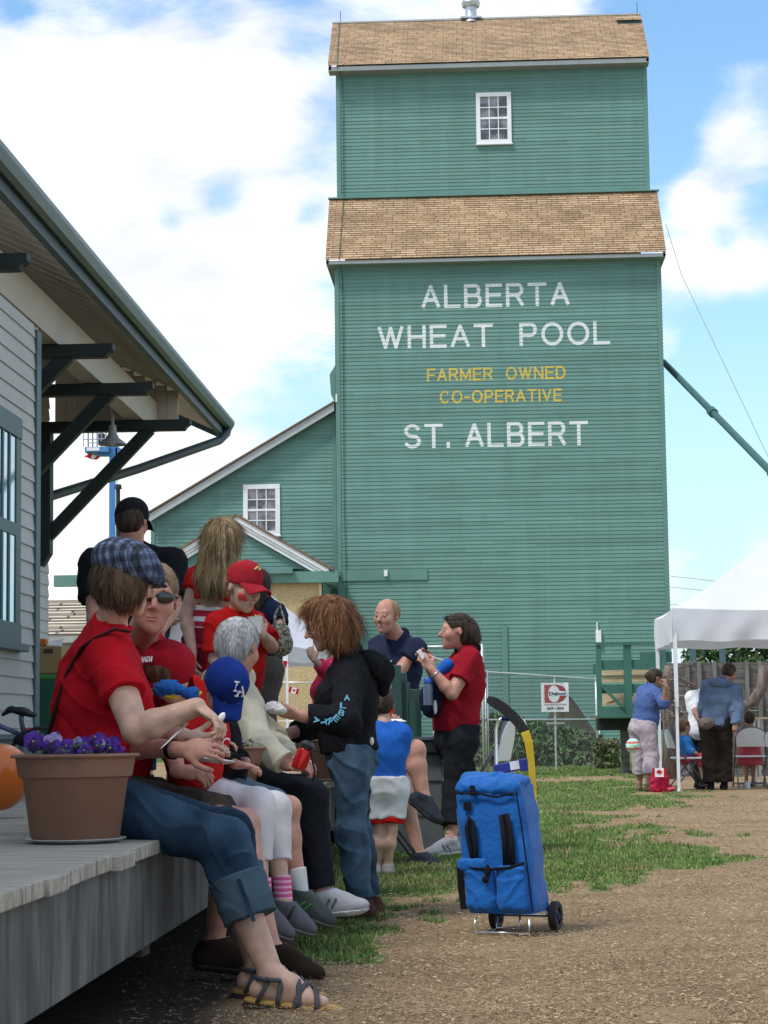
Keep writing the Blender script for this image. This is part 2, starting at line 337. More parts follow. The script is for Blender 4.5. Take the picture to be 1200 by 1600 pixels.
# ================================================================== helpers for boarded walls
def siding_rows(mb, org, u, n, z0, z1, ext, ex=.122, dep=.016, mi=0):
    """lap boards: each leans out at its lower lip.  ext(z) gives the (start, end) along u"""
    u, n, org = Vector(u), Vector(n), Vector(org); z = math.floor(z0 / ex) * ex
    while z < z1 - 1e-6:
        a, b = max(z, z0), min(z + ex, z1)
        if b - a > .004:
            ea, eb = ext(a), ext(b)
            if ea and eb and (ea[1] - ea[0] > .01 or eb[1] - eb[0] > .01):
                q = lambda uu, zz, d: org + u * uu + n * d + Vector((0, 0, zz))
                mb.add([q(ea[0], a, dep), q(ea[1], a, dep), q(eb[1], b, 0), q(eb[0], b, 0), q(ea[0], a, 0), q(ea[1], a, 0)], [(0, 1, 2, 3), (0, 4, 5, 1)], mi)
        z += ex
def shingle_rows(mb, a0, a1, b0, b1, rows, lip=.02, mi=0):
    """courses from the eave (a0-a1) up to the ridge (b0-b1)"""
    a0, a1, b0, b1 = map(Vector, (a0, a1, b0, b1)); nn = (a1 - a0).cross(b0 - a0).normalized()
    if nn.z < 0: nn = -nn
    for i in range(rows):
        s, e = i / rows, (i + 1) / rows
        p0, p1 = a0.lerp(b0, s), a1.lerp(b1, s); q0, q1 = a0.lerp(b0, e), a1.lerp(b1, e)
        mb.add([p0 + nn * lip, p1 + nn * lip, q1, q0, p0, p1], [(0, 1, 2, 3), (0, 4, 5, 1)], mi)
def window(parent, c, w, h, u, n, cols, rows_, fw=.12, frame=WHITE, glass=GLASS, munt=.025, sill=True, mid=True, name='window', depth=.06, thin=1.0):
    """c: centre of the opening on the wall plane; outer size w x h; n: outward"""
    c, u, n = Vector(c), Vector(u).normalized(), Vector(n).normalized(); z = Vector((0, 0, 1))
    rot = Matrix((u, n, z)).transposed()
    fr = MB()
    def bx(du, dz, su, sz, d0, d1): fr.box(c + u * du + z * dz + n * (d0 + d1) / 2, (su, abs(d1 - d0), sz), rot)
    bx(-(w - fw) / 2, 0, fw, h - 2 * fw, -.02, depth); bx((w - fw) / 2, 0, fw, h - 2 * fw, -.02, depth)
    bx(0, (h - fw) / 2, w, fw, -.02, depth + .006); bx(0, -(h - fw) / 2, w, fw, -.02, depth + .006)
    if sill: bx(0, -h / 2 - .02, w + .06, .045, -.01, depth + .05)
    o = fr.build(name, frame, parent, bevel=.004)
    iw, ih = w - 2 * fw, h - 2 * fw
    g = MB(); g.box(c + n * .012 * thin, (iw + .002, .01 * thin, ih + .002), rot); g.build('pane', glass, o)
    mu = MB()
    for i in range(1, cols): mu.box(c + u * (-iw / 2 + iw * i / cols) + n * .030 * thin, (munt, .024 * thin, ih), rot)
    for j in range(1, rows_):
        mu.box(c + z * (-ih / 2 + ih * j / rows_) + n * .0305 * thin, (iw, .030 * thin, munt * (2.2 if (mid and j == rows_ // 2) else 1)), rot)
    mu.build('muntin', frame, o)
    return o

# ================================================================== the grain elevator
TY = 65.0
def build_elevator():
    root = empty('grain_elevator', (4, TY, 0), 'tall green clapboard grain elevator with cedar shingle roofs and white lettering', 'grain elevator')
    root_w = root
    xL, xR = P(525.5, 700, TY).x, P(1040, 700, TY).x
    zTop = P(780, 407, TY).z
    # how far the upper roof stands back is set so that its eave and wall line up with the photo
    mb = MB()
    siding_rows(mb, (0, TY, 0), (1, 0, 0), (0, -1, 0), .25, zTop, lambda z: (xL + .1, xR - .1))
    D = 11.0
    # plain backing walls and the two returns
    siding_rows(mb, (xR, TY, 0), (0, 1, 0), (1, 0, 0), .25, zTop, lambda z: (0, D))
    siding_rows(mb, (xL, TY + D, 0), (0, -1, 0), (-1, 0, 0), .25, zTop, lambda z: (0, D))
    mb.bb(xL, xR, TY + D, TY + D + .1, 0, zTop)
    lower = mb.build('wall', GREEN, root)
    cb = MB()
    for x in (xL, xR - .14): cb.bb(x, x + .14, TY - .03, TY + .12, .25, zTop)
    cb.bb(xL + .14, xR - .14, TY - .022, TY + .1, zTop - .2, zTop)            # frieze under the eave
    cb.build('corner_board', GREEN2, root)
    fb = MB(); fb.bb(xL - .02, xR + .02, TY - .06, TY + D + .1, -.3, .25); fb.build('foundation', mat('concrete', (.32, .31, .29), rough=.9, bump=.3), root)
    # lower (shoulder) roof
    e0, e1 = P(508.5, 406, TY - .45), P(1041, 393, TY - .45); ze = (e0.z + e1.z) / 2; x0, x1 = e0.x, e1.x
    YU = TY + 1.95
    zU0 = (P(515, 312, YU).z + P(1026, 298, YU).z) / 2
    x0u, x1u = P(514.5, 312, YU).x, P(1026.5, 300, YU).x
    SH = shingle_mat('new_cedar_shingles', (.52, .365, .225), (.34, .225, .125), .135, .34, (zU0 - ze) / math.hypot(zU0 - ze, YU - TY + .45))
    r = MB(); shingle_rows(r, (x0, TY - .45, ze), (x1, TY - .45, ze), (x0u, YU, zU0), (x1u, YU, zU0), 29, .022)
    yb = TY + D + .45
    r.quad((x0, yb, ze), (x1, yb, ze), (x1u, yb - 2.4, zU0), (x0u, yb - 2.4, zU0))
    r.quad((x0u, YU, zU0 - .03), (x1u, YU, zU0 - .03), (x1u, yb - 2.4, zU0 - .03), (x0u, yb - 2.4, zU0 - .03))
    ro = r.build('roof', SH, root)
    s = MB(); s.bb(x0 + .02, x1 - .02, TY - .43, TY + .02, ze - .15, ze - .04)
    for xs in (x0 + .06, x1 - .06):                                           # soffit at the rakes
        s.prism([(xs - .04, TY - .43, ze - .14), (xs - .04, YU, zU0 - .15), (xs - .04, YU, zU0 - .03), (xs - .04, TY - .43, ze - .03)], (.08, 0, 0))
        s.bb(min(xs, (x0 + x1) / 2), max(xs, xs), TY, TY + D, ze - .16, ze - .1)
    s.bb(x0 + .02, xL, TY + .02, TY + D, ze - .14, ze - .08); s.bb(xR, x1 - .02, TY + .02, TY + D, ze - .14, ze - .08)
    s.build('soffit', SOFG, root)
    # cupola walls
    ux0, ux1 = P(526, 200, YU).x, P(1012.5, 200, YU).x
    zc = (P(526, 112, YU).z + P(1009, 99, YU).z) / 2; DU = 6.6
    mb = MB()
    siding_rows(mb, (0, YU, 0), (1, 0, 0), (0, -1, 0), zU0, zc, lambda z: (ux0 + .1, ux1 - .1))
    siding_rows(mb, (ux1, YU, 0), (0, 1, 0), (1, 0, 0), zU0, zc, lambda z: (0, DU))
    siding_rows(mb, (ux0, YU + DU, 0), (0, -1, 0), (-1, 0, 0), zU0, zc, lambda z: (0, DU))
    mb.bb(ux0, ux1, YU + DU, YU + DU + .1, zU0, zc)
    # gable ends of the cupola
    yr = YU + DU / 2
    zr = (P(519, 39, yr).z + P(999, 21, yr).z) / 2
    for x, nx in ((ux0, -.012), (ux1, .012)):
        mb.add([(x + nx, YU, zc), (x + nx, YU + DU, zc), (x + nx, yr, zr - .1)], [(0, 1, 2)])
    mb.build('cupola_wall', GREEN, root)
    cb = MB()
    for x in (ux0, ux1 - .13): cb.bb(x, x + .13, YU - .03, YU + .1, zU0, zc)
    cb.bb(ux0 + .13, ux1 - .13, YU - .024, YU + .05, zU0 + .02, zU0 + .16); cb.bb(ux0 + .13, ux1 - .13, YU - .022, YU + .05, zc - .16, zc)
    cb.bb(ux0 - .3, ux1 + .3, YU - .16, YU, zU0 - .02, zU0 + .02)
    cb.build('corner_board', GREEN2, root)
    window(root, (P(771.5, 185, YU).x, YU, P(771, 185, YU).z), P(799, 185, YU).x - P(744, 185, YU).x, P(771, 145, YU).z - P(771, 225, YU).z, (1, 0, 0), (0, -1, 0), 3, 4, fw=.14, munt=.03)
    # upper roof
    e0, e1 = P(512, 102, YU - .5), P(1015, 88.5, YU - .5); ze2 = (e0.z + e1.z) / 2
    xa, xb = e0.x, e1.x; xra, xrb = P(519.5, 40, yr).x, P(1001, 22, yr).x
    SH2 = shingle_mat('cupola_shingles', (.58, .42, .265), (.40, .27, .155), .135, .34, (zr - ze2) / math.hypot(zr - ze2, yr - YU + .5))
    r = MB(); shingle_rows(r, (xa, YU - .5, ze2), (xb, YU - .5, ze2), (xra, yr, zr), (xrb, yr, zr), 33, .02)
    r.quad((xa, YU + DU + .5, ze2), (xb, YU + DU + .5, ze2), (xrb, yr, zr), (xra, yr, zr))
    ro = r.build('roof', SH2, root)
    s = MB(); s.bb(xa + .02, xb - .02, YU - .48, YU + .02, ze2 - .19, ze2 - .04)
    for xs, xq in ((xa + .03, xra + .03), (xb - .11, xrb - .11)):
        s.prism([(xs, YU - .48, ze2 - .16), (xq, yr, zr - .16), (xq, yr, zr - .04), (xs, YU - .48, ze2 - .03)], (.08, 0, 0))
    s.build('soffit', SOFG, root)
    rc = MB(); rc.bb(xra, xrb, yr - .09, yr + .09, zr - .02, zr + .035); rc.build('ridge_cap', TRIMGREY, ro)
    v = P(736, 30, yr); k = P(736, 30, yr).z
    vm = MB(); vm.lathe((v.x, yr, zr), [(.30, -.15), (.20, .0), (.20, .42), (.30, .46), (.34, .58), (.27, .74), (.27, .80), (.0, .84)], 24)
    vm.box((v.x, yr, zr + .02), (.75, .5, .06)); vm.build('roof_vent', GALV, root, smooth=True, auto=40)
    # small shingled hatch near the right end of the ridge
    h0, h1 = P(963, 42, yr - .8), P(1000, 38, yr - .8)
    hm = MB(); hx0, hx1 = h0.x, h1.x + .05
    hm.prism([(hx0, yr + .2, zr + .05), (hx0, yr - .9, zr - .42), (hx0, yr - .9, zr - .50), (hx0, yr + .2, zr - .03)], (hx1 - hx0, 0, 0), 0)
    hm.bb(hx0 + .05, hx1 - .05, yr - .82, yr - .7, zr - .85, zr - .5, 1)
    hm.build('roof_hatch', [SH2, DKGREEN], root)
    for px in (532, 996):
        l = MB(); q = P(px, 30, yr); l.tube([(q.x, yr, zr), (q.x, yr, zr + .45)], .012, 6); l.build('lightning_rod', DKGREEN, root)
    # the lightning cable down the left corner
    cbl = MB(); cx = ux0 + .05
    cbl.tube([(xra + .25, yr - .02, zr + .03), (xa + .32, YU - .5, ze2 + .04), (xa + .32, YU - .49, ze2 - .1), (ux0 + .22, YU - .05, zc - .3), (ux0 + .22, YU - .05, zU0), (x0 + .45, TY - .46, ze + .05), (xL + .26, TY - .05, ze - .5), (xL + .24, TY - .05, 8), (xL + .3, TY - .05, 4.4)], .013, 5)
    cbl.build('lightning_cable', DKGREEN, root)
    # spout housing on the left return
    sp = MB(); z0, z1 = P(518, 628, TY).z, P(518, 566, TY).z
    sp.prism([(xL, TY + .3, z0 - .1), (xL - .18, TY + .3, z0 + .3), (xL - .22, TY + .3, z1 - .35), (xL, TY + .3, z1)], (0, 1.2, 0)); sp.build('chute_housing', GREEN2, root)
    # lettering
    dz = .0140
    for txt, (a, b, c, d), m_, xs in (('ALBERTA', (658, 890, 443, 480), LETW, 1.1), ('WHEAT  POOL', (590, 953, 505.5, 542), LETW, 1.1), ('FARMER  OWNED', (667, 884, 574, 594), LETY, 1.1),
                                  ('CO-OPERATIVE', (687, 878, 609, 629), LETY, 1.1), ('ST. ALBERT', (631, 919, 660.5, 698.5), LETW, 1.1)):
        p0 = P(a, (c + d) / 2, TY - .012); p1 = P(b, (c + d) / 2, TY - .012); zz0, zz1 = P((a + b) / 2, d, TY).z, P((a + b) / 2, c, TY).z
        stroke_text('lettering', txt, m_, root, (p0.x, TY, zz0), p1.x - p0.x, zz1 - zz0, TY, sw=.145 if m_ is LETW else .155, space=.62 if ' O' in txt or ' P' in txt or '. ' in txt else .5, dz=.0135)
    # flat board on the wall, batten, small fixtures
    b = MB(); a_, b_ = P(529, 900, TY), P(668, 900, TY); b.bb(a_.x, b_.x, TY - .05, TY - .001, P(600, 907, TY).z, P(600, 889.5, TY).z)
    b.build('wall_board', GREEN2, root)
    b = MB(); q = P(788, 977, TY); b.bb(q.x - .09, q.x + .09, TY - .05, TY - .001, .3, q.z); b.build('batten', GREEN2, root)
    b = MB(); q = P(603, 896, TY); b.bb(q.x - .055, q.x + .055, TY - .13, TY - .05, q.z - .1, q.z + .1); b.build('wall_light', WHITE, root)
    b = MB(); q = P(530, 896, TY); b.bb(q.x - .05, q.x + .05, TY - .13, TY - .05, q.z - .1, q.z + .1); b.build('wall_light', GREEN2, root)
    # conduit with a white box near the platform
    b = MB(); q = P(933, 985, TY); b.bb(q.x - .02, q.x + .02, TY - .06, TY - .017, .3, q.z + .25); b.bb(q.x - .05, q.x + .12, TY - .10, TY - .016, q.z - .5, q.z); b.build('meter_box', WHITE, root)
    # lean-to drive shed on the left: one building with the tower
    YA = TY + .35
    A = P(521, 641, YA); B = P(236, 812, YA); E_ = P(236, 888, YA)
    slope = lambda x: B.z + (x - B.x) * (A.z - B.z) / (A.x - B.x)
    inv = lambda z: B.x + (z - B.z) * (A.x - B.x) / (A.z - B.z)
    mb = MB(); siding_rows(mb, (0, YA, 0), (1, 0, 0), (0, -1, 0), .2, A.z, lambda z: ((max(B.x + .02, inv(z) if z > B.z else B.x + .02)), xL - .02))
    siding_rows(mb, (B.x, YA + 9, 0), (0, -1, 0), (-1, 0, 0), .2, B.z, lambda z: (0, 9))
    mb.build('annex_wall', GREEN, root)
    cb = MB(); cb.bb(B.x, B.x + .13, YA - .03, YA + .1, .2, B.z - .05); cb.bb(xL - .16, xL - .02, YA - .03, YA + .1, .2, A.z - .1); cb.build('corner_board', GREEN2, root)
    # rake board and roof
    t = MB(); a0 = P(522, 628, YA - .3); b0 = P(229, 804, YA - .3); ddz = .33
    t.prism([(b0.x, YA - .33, b0.z - ddz + .04), (a0.x, YA - .33, a0.z - ddz + .04), (a0.x, YA - .33, a0.z - .04), (b0.x, YA - .33, b0.z - .04)], (0, .06, 0)); t.build('rake_board', TRIMGREY, root)
    t = MB(); t.prism([(b0.x - .05, YA - .38, b0.z - .03), (a0.x, YA - .38, a0.z - .03), (a0.x, YA - .38, a0.z + .03), (b0.x - .05, YA - .38, b0.z + .03)], (0, 9.6, 0)); t.build('annex_roof', mat('brown_roof_edge', (.16, .10, .06)), root)
    wq = P(409, 797, YA); window(root, (wq.x, YA, wq.z), P(438, 797, YA).x - P(380.5, 797, YA).x, P(409, 758, YA).z - P(409, 838, YA).z, (1, 0, 0), (0, -1, 0), 3, 4, fw=.15, munt=.03)
    fl = MB(); q = P(525, 626, TY); fl.bb(q.x - .01, q.x + .04, TY - .05, TY - .03, q.z - .05, q.z + .2); fl.build('flashing', WHITE, root)
    # gabled receiving shed in front of the lean-to
    YS = TY - 3.2
    ap = P(371, 808, YS); le = P(241, 893, YS); re = P(515, 890, YS); zb = P(371, 905, YS).z; zband = P(371, 889, YS).z
    hw = (re.x - ap.x)
    mb = MB(); top = P(371, 822, YS).z; bz = P(371, 890, YS).z
    def gext(z):
        k = (top - z) / (top - bz); return (ap.x - (hw - .25) * k, ap.x + (hw - .25) * k) if k > .002 else (ap.x, ap.x + .001)
    siding_rows(mb, (0, YS, 0), (1, 0, 0), (0, -1, 0), bz, top, gext)
    mb.build('shed_gable', GREEN, root)
    t = MB()
    for sx in (-1, 1):
        a_ = Vector((ap.x, YS - .25, ap.z)); b_ = Vector((ap.x + sx * hw, YS - .25, re.z))
        for k0, k1, yy in ((0, .14, 0), (.15, .24, .05), (.25, .36, .09)):
            t.prism([a_ + Vector((0, yy, -k0)), b_ + Vector((0, yy, -k0)), b_ + Vector((0, yy, -k1)), a_ + Vector((0, yy, -k1))], (0, .05, 0))
    t.build('shed_rake_board', WHITE, root)
    t = MB()
    for sx in (-1, 1):
        a_ = Vector((ap.x, YS - .3, ap.z)); b_ = Vector((ap.x + sx * (hw + .12), YS - .3, re.z - .06))
        t.prism([a_ + Vector((0, 0, .08)), b_ + Vector((0, 0, .08)), b_ + Vector((0, 0, .005)), a_ + Vector((0, 0, .005))], (0, 3.6, 0))
    t.build('shed_roof', mat('shed_shingles', (.20, .13, .09), rough=.9, var=.3, scale=8), root)
    # long green header beam, running on past the shed to the left
    b = MB(); l_ = P(84.5, 905, YS - .2).x; r_ = P(529, 900, YS - .2).x
    b.bb(l_, r_, YS - .26, YS - .01, P(300, 914, YS).z, P(300, 896.5, YS).z); b.build('header_beam', GREEN2, root)
    b = MB(); b.bb(P(330, 900, YS).x, P(459, 900, YS).x, YS - .4, YS - .262, P(400, 898, YS).z, P(400, 890, YS).z); b.build('ledge_board', GREEN2, root)
    b = MB(); b.bb(P(195, 950, YS).x, P(498, 950, YS).x, YS - .02, YS + .05, .1, P(400, 912, YS).z); b.build('plywood_panel', PLY, root)
    b = MB(); b.bb(P(498.5, 950, YS).x, P(503, 950, YS).x, YS - .08, YS + .1, .1, P(400, 912, YS).z); b.build('door_stud', LUMBER, root)
    b = MB(); siding_rows(b, (P(504, 950, YS).x, YS, 0), (0, 1, 0), (1, 0, 0), .1, P(400, 910, YS).z, lambda z: (0, 3.1)); b.build('shed_side_wall', GREEN, root)
    return xL, xR
EL_X = build_elevator()
def build_pipe():
    o = MB(); a, b = P(1037, 566, TY + 2), P(1215, 748, TY - 8)
    o.tube([a, b], .105, 14); d = (b - a).normalized()
    for t in (.47, .97):
        p = a.lerp(b, t); o.tube([p - d * .15, p - d * .15 + d * .001, p + d * .15, p + d * .151], [.1, .15, .15, .1], 14)
    e = MB()
    o = o.build('grain_pipe', mat('pipe_green', (.045, .12, .11), rough=.4, var=.1), None, smooth=True, auto=50)
    tag(o, 'dark green pipe slanting down from the elevator wall to the right', 'pipe')
    m_ = MB(); m_.tube([(b.x, b.y, b.z + .1), (b.x, b.y, 0)], .07, 8); m_.build('pipe_support', MATS['pipe_green'], o)
    for pts, lb in (([(1040, 350, TY + 1), (1065, 430, TY), (1215, 745, TY - 8)], 'thin cable running from the elevator roof corner down to the right'),
                    ([(1047, 900, TY + 30), (1205, 918, TY + 10)], 'upper of the thin power wires crossing the sky above the right tent'),
                    ([(1047, 917, TY + 30), (1205, 934, TY + 10)], 'middle of the thin power wires crossing the sky above the right tent'),
                    ([(1047, 944, TY + 30), (1205, 958, TY + 10)], 'lowest of the thin power wires meeting the right tent roof')):
        w = MB(); w.tube([P(*p) for p in pts], .012, 5); w = w.build('cable', mat('wire_grey', (.25, .27, .28)), None); tag(w, lb, 'cable')
build_pipe()
# ================================================================== ground
DECKZ = 0.54
def in_poly(x, y, poly):
    c = False; n = len(poly); j = n - 1
    for i in range(n):
        xi, yi = poly[i]; xj, yj = poly[j]
        if (yi > y) != (yj > y) and x < (xj - xi) * (y - yi) / (yj - yi) + xi: c = not c
        j = i
    return c
_gp = lambda pts: [tuple(G(*p)[:2]) for p in pts]
GRASS_POLYS = [_gp([(700, 1180), (1205, 1170), (1290, 1172), (1290, 1212), (1200, 1211), (1060, 1213), (900, 1214), (735, 1219), (600, 1222), (600, 1182)]),
               _gp([(420, 1226), (730, 1222), (960, 1221), (1018, 1232), (1000, 1246), (1062, 1240), (1075, 1246), (1000, 1262), (960, 1275), (930, 1283), (960, 1293), (1045, 1297), (1010, 1306), (960, 1312), (1060, 1322),
                    (1130, 1335), (1125, 1349), (1020, 1360), (1000, 1376), (900, 1378), (862, 1392), (740, 1385), (700, 1395), (600, 1408), (590, 1440), (660, 1490), (610, 1512), (470, 1512), (420, 1480), (380, 1400)]),
               _gp([(395, 1448), (500, 1446), (560, 1450), (590, 1475), (520, 1500), (430, 1490)])]
from mathutils import noise as mnoise
def gfac(x, y):
    """how grassy the ground is at x, y (0 straw and bare earth, 1 grass)"""
    s = .12 + .012 * y
    nx = mnoise.noise((x * 1.7, y * .9, 0)) * s * 2.2 + mnoise.noise((x * 6, y * 4, 3)) * s; ny = mnoise.noise((x * 1.3, y * .8, 7)) * s * 5 + mnoise.noise((x * 7, y * 3, 5)) * s * 3
    v = 1.0 if any(in_poly(x + nx, y + ny, p) for p in GRASS_POLYS) else 0.0
    if y > 60: v = 1
    n = mnoise.noise((x * 2.3, y * 1.6, 11)) + .6 * mnoise.noise((x * 9, y * 6, 2))
    if v: return 1.0 if n > -.42 else .45
    return .35 if n > .5 else 0.0
def build_ground():
    xs = [-400, -60, -12, -6] + list(np.arange(-3, 9.01, .12)) + [12, 20, 60, 400]
    ys = [-20, 0, 3] + list(np.arange(5, 30, .14)) + list(np.arange(30, 62, .6)) + [70, 100, 200, 900]
    mb = MB(); vs = []; col = []
    for y in ys:
        for x in xs:
            near = -4 < x < 10 and 4 < y < 31
            z = (mnoise.noise((x * 1.1, y * 1.1, 0)) * .012 + mnoise.noise((x * 3.7, y * 3.7, 1)) * .006) if near else 0
            vs.append((x, y, z)); col.append(gfac(x, y) if (-12 < x < 30) else (1 if y > 60 else .3))
    nx = len(xs)
    shaded_soil = [max(0.0, min(1.0, ((-.72 if v[1] < 9 else -.95) + .16 * mnoise.noise((v[0] * 3, v[1] * 2.2, 3)) - v[0]) / .22)) if v[1] < 17 else 0.0 for v in vs]  # dark earth, with the platform's shadow painted into its colour
    fs = [(j * nx + i, j * nx + i + 1, (j + 1) * nx + i + 1, (j + 1) * nx + i) for j in range(len(ys) - 1) for i in range(nx - 1)]
    mb.add(vs, fs)
    m = bpy.data.materials.new('ground_surface'); m.use_nodes = True; t = m.node_tree; L = t.links.new; b = t.nodes['Principled BSDF']; b.inputs['Roughness'].default_value = .95; b.inputs['Specular IOR Level'].default_value = .15
    tc = t.nodes.new('ShaderNodeTexCoord')
    def noise(sc, det=5, rough=.6, st=(1, 1, 1), dist=0):
        mp = t.nodes.new('ShaderNodeMapping'); mp.inputs['Scale'].default_value = st; L(tc.outputs['Object'], mp.inputs[0])
        n = t.nodes.new('ShaderNodeTexNoise'); n.inputs['Scale'].default_value = sc; n.inputs['Detail'].default_value = det; n.inputs['Roughness'].default_value = rough; n.inputs['Distortion'].default_value = dist; L(mp.outputs[0], n.inputs[0]); return n.outputs[0]
    def ramp(v, stops):
        r = t.nodes.new('ShaderNodeValToRGB'); L(v, r.inputs[0]); e = r.color_ramp.elements
        while len(e) < len(stops): e.new(.5)
        for q, (p, c) in zip(e, stops): q.position = p; q.color = (*c, 1)
        return r.outputs[0]
    def mix(f, a, c, mode='MIX'):
        x = t.nodes.new('ShaderNodeMix'); x.data_type = 'RGBA'; x.blend_type = mode
        if isinstance(f, (int, float)): x.inputs['Factor'].default_value = f
        else: L(f, x.inputs['Factor'])
        L(a, x.inputs['A']); L(c, x.inputs['B']); return x.outputs['Result']
    straw = mix(.45, ramp(noise(46, 6, .75), [(.28, (.135, .09, .05)), (.5, (.27, .185, .10)), (.68, (.42, .30, .175))]),
                ramp(noise(2.2, 5, .6), [(.32, (.18, .125, .07)), (.6, (.33, .23, .13))]))
    grass = mix(.5, ramp(noise(60, 5, .7), [(.3, (.05, .10, .02)), (.7, (.14, .24, .055))]), ramp(noise(1.6, 4, .6), [(.35, (.14, .17, .05)), (.6, (.09, .20, .04))]))
    big = noise(.55, 3, .5); grass = mix(.35, grass, ramp(noise(11, 6, .75), [(.35, (.06, .12, .03)), (.65, (.19, .27, .09))])); straw = mix(.30, straw, ramp(big, [(.35, (.19, .135, .08)), (.62, (.42, .31, .19))]))
    at = t.nodes.new('ShaderNodeAttribute'); at.attribute_name = 'turf'
    ad = t.nodes.new('ShaderNodeMath'); ad.operation = 'ADD'; L(at.outputs['Fac'], ad.inputs[0])
    nn = t.nodes.new('ShaderNodeMath'); nn.operation = 'MULTIPLY_ADD'; L(noise(9, 6, .7), nn.inputs[0]); nn.inputs[1].default_value = 1.1; nn.inputs[2].default_value = -.55; L(nn.outputs[0], ad.inputs[1])
    mr = t.nodes.new('ShaderNodeMapRange'); L(ad.outputs[0], mr.inputs[0]); mr.inputs[1].default_value = .38; mr.inputs[2].default_value = .62
    a2 = t.nodes.new('ShaderNodeAttribute'); a2.attribute_name = 'shaded_soil'; L(mix(a2.outputs['Fac'], mix(mr.outputs[0], straw, grass), ramp(noise(20, 5, .7), [(.35, (.022, .018, .013)), (.65, (.060, .048, .034))])), b.inputs['Base Color'])  # near-black tone carries the shade under the platform edge
    bp = t.nodes.new('ShaderNodeBump'); bp.inputs['Strength'].default_value = .7; bp.inputs['Distance'].default_value = .02; L(noise(55, 5, .7), bp.inputs['Height']); L(bp.outputs[0], b.inputs['Normal'])
    o = mb.build('ground', m, None, smooth=True); o['kind'] = 'structure'; o['label'] = 'ground of patchy grass and wood chip mulch'
    a = o.data.attributes.new('turf', 'FLOAT', 'POINT'); a.data.foreach_set('value', np.array(col, dtype=np.float32)); a = o.data.attributes.new('shaded_soil', 'FLOAT', 'POINT'); a.data.foreach_set('value', np.array(shaded_soil, dtype=np.float32))
build_ground()
def blades():
    """grass blades and wood chips, denser close to the camera"""
    vs, fs, mi = [], [], []; r = random.Random(3)
    n = 0
    GRB = [mat('grass_blade_a', (.095, .19, .035), rough=.8, var=.3, scale=3), mat('grass_blade_b', (.14, .225, .055), rough=.8, var=.3, scale=3), mat('grass_blade_dry', (.28, .24, .11), rough=.85, var=.3, scale=3)]
    while n < 175000:
        y = 6.3 + (51 - 6.3) * r.random() ** 2.3; px = r.uniform(360, 1205)
        x = (px - 758) / 3200 * y
        if x < -1.25 or gfac(x, y) < .4 or (gfac(x, y) < .9 and r.random() < .6): n += .3; continue
        h = r.uniform(.010, .030) * (1.0 + .25 * mnoise.noise((x * 2, y * 2, 4))) * (1.3 if y > 15 else 1); w = .0022 + .00028 * y; a = r.uniform(0, 6.28); l = r.uniform(.1, .9) * h
        dx, dy = math.cos(a), math.sin(a); b = r.uniform(0, 6.28); o = len(vs)
        vs += [(x - dy * w, y + dx * w, 0), (x + dy * w, y - dx * w, 0), (x + math.cos(b) * l, y + math.sin(b) * l, h)]
        fs.append((o, o + 1, o + 2)); mi.append(r.choice((0, 0, 1, 1, 2) if mnoise.noise((x, y * .8, 9)) > -.1 else (0, 1, 2, 2))); n += 1
    mb = MB(); mb.v, mb.f, mb.mi = vs, fs, mi; me = bpy.data.meshes.new('grass'); me.from_pydata(vs, [], fs)
    for m in GRB: me.materials.append(m)
    me.polygons.foreach_set('material_index', mi); o = link_mesh('grass', me); tag(o, 'short patchy green grass beside the platform and under the trolley', 'grass', kind='stuff')
    vs, fs, mi = [], [], []; n = 0
    CH = [mat('chip_pale', (.52, .40, .25), rough=.9, var=.2, scale=20), mat('chip_tan', (.34, .24, .14), rough=.9, var=.2, scale=20), mat('chip_dark', (.17, .115, .065), rough=.9, var=.2, scale=20)]
    while n < 80000:
        y = 5.6 + (26 - 5.6) * r.random() ** 1.9; px = r.uniform(180, 1205); x = (px - 758) / 3200 * y
        g = gfac(x, y)
        if (g > .3 and r.random() > .16) or (x < -.78 + .2 * mnoise.noise((x * 3, y * 2, 3)) and r.random() > .12): n += .2; continue
        l = r.uniform(.0025, .009) * (1 + .03 * y); w = r.uniform(.0008, .0018) * (1 + .05 * y); a = r.uniform(0, 6.28); ti = r.uniform(-.3, .3); z = r.uniform(.008, .018)
        u = Vector((math.cos(a), math.sin(a), ti)) * l; v = Vector((-math.sin(a), math.cos(a), r.uniform(-.4, .4))) * w; c = Vector((x, y, z)); o = len(vs)
        vs += [c - u - v, c + u - v, c + u + v, c - u + v]; fs.append((o, o + 1, o + 2, o + 3)); mi.append(r.choice((0, 1, 1, 2, 2, 1, 1, 2, 1))); n += 1
    me = bpy.data.meshes.new('wood_chips'); me.from_pydata([tuple(v) for v in vs], [], fs)
    for m in CH: me.materials.append(m)
    me.polygons.foreach_set('material_index', mi); o = link_mesh('wood_chips', me); tag(o, 'loose tan wood chips and straw over the path', 'wood chips', kind='stuff')
blades()

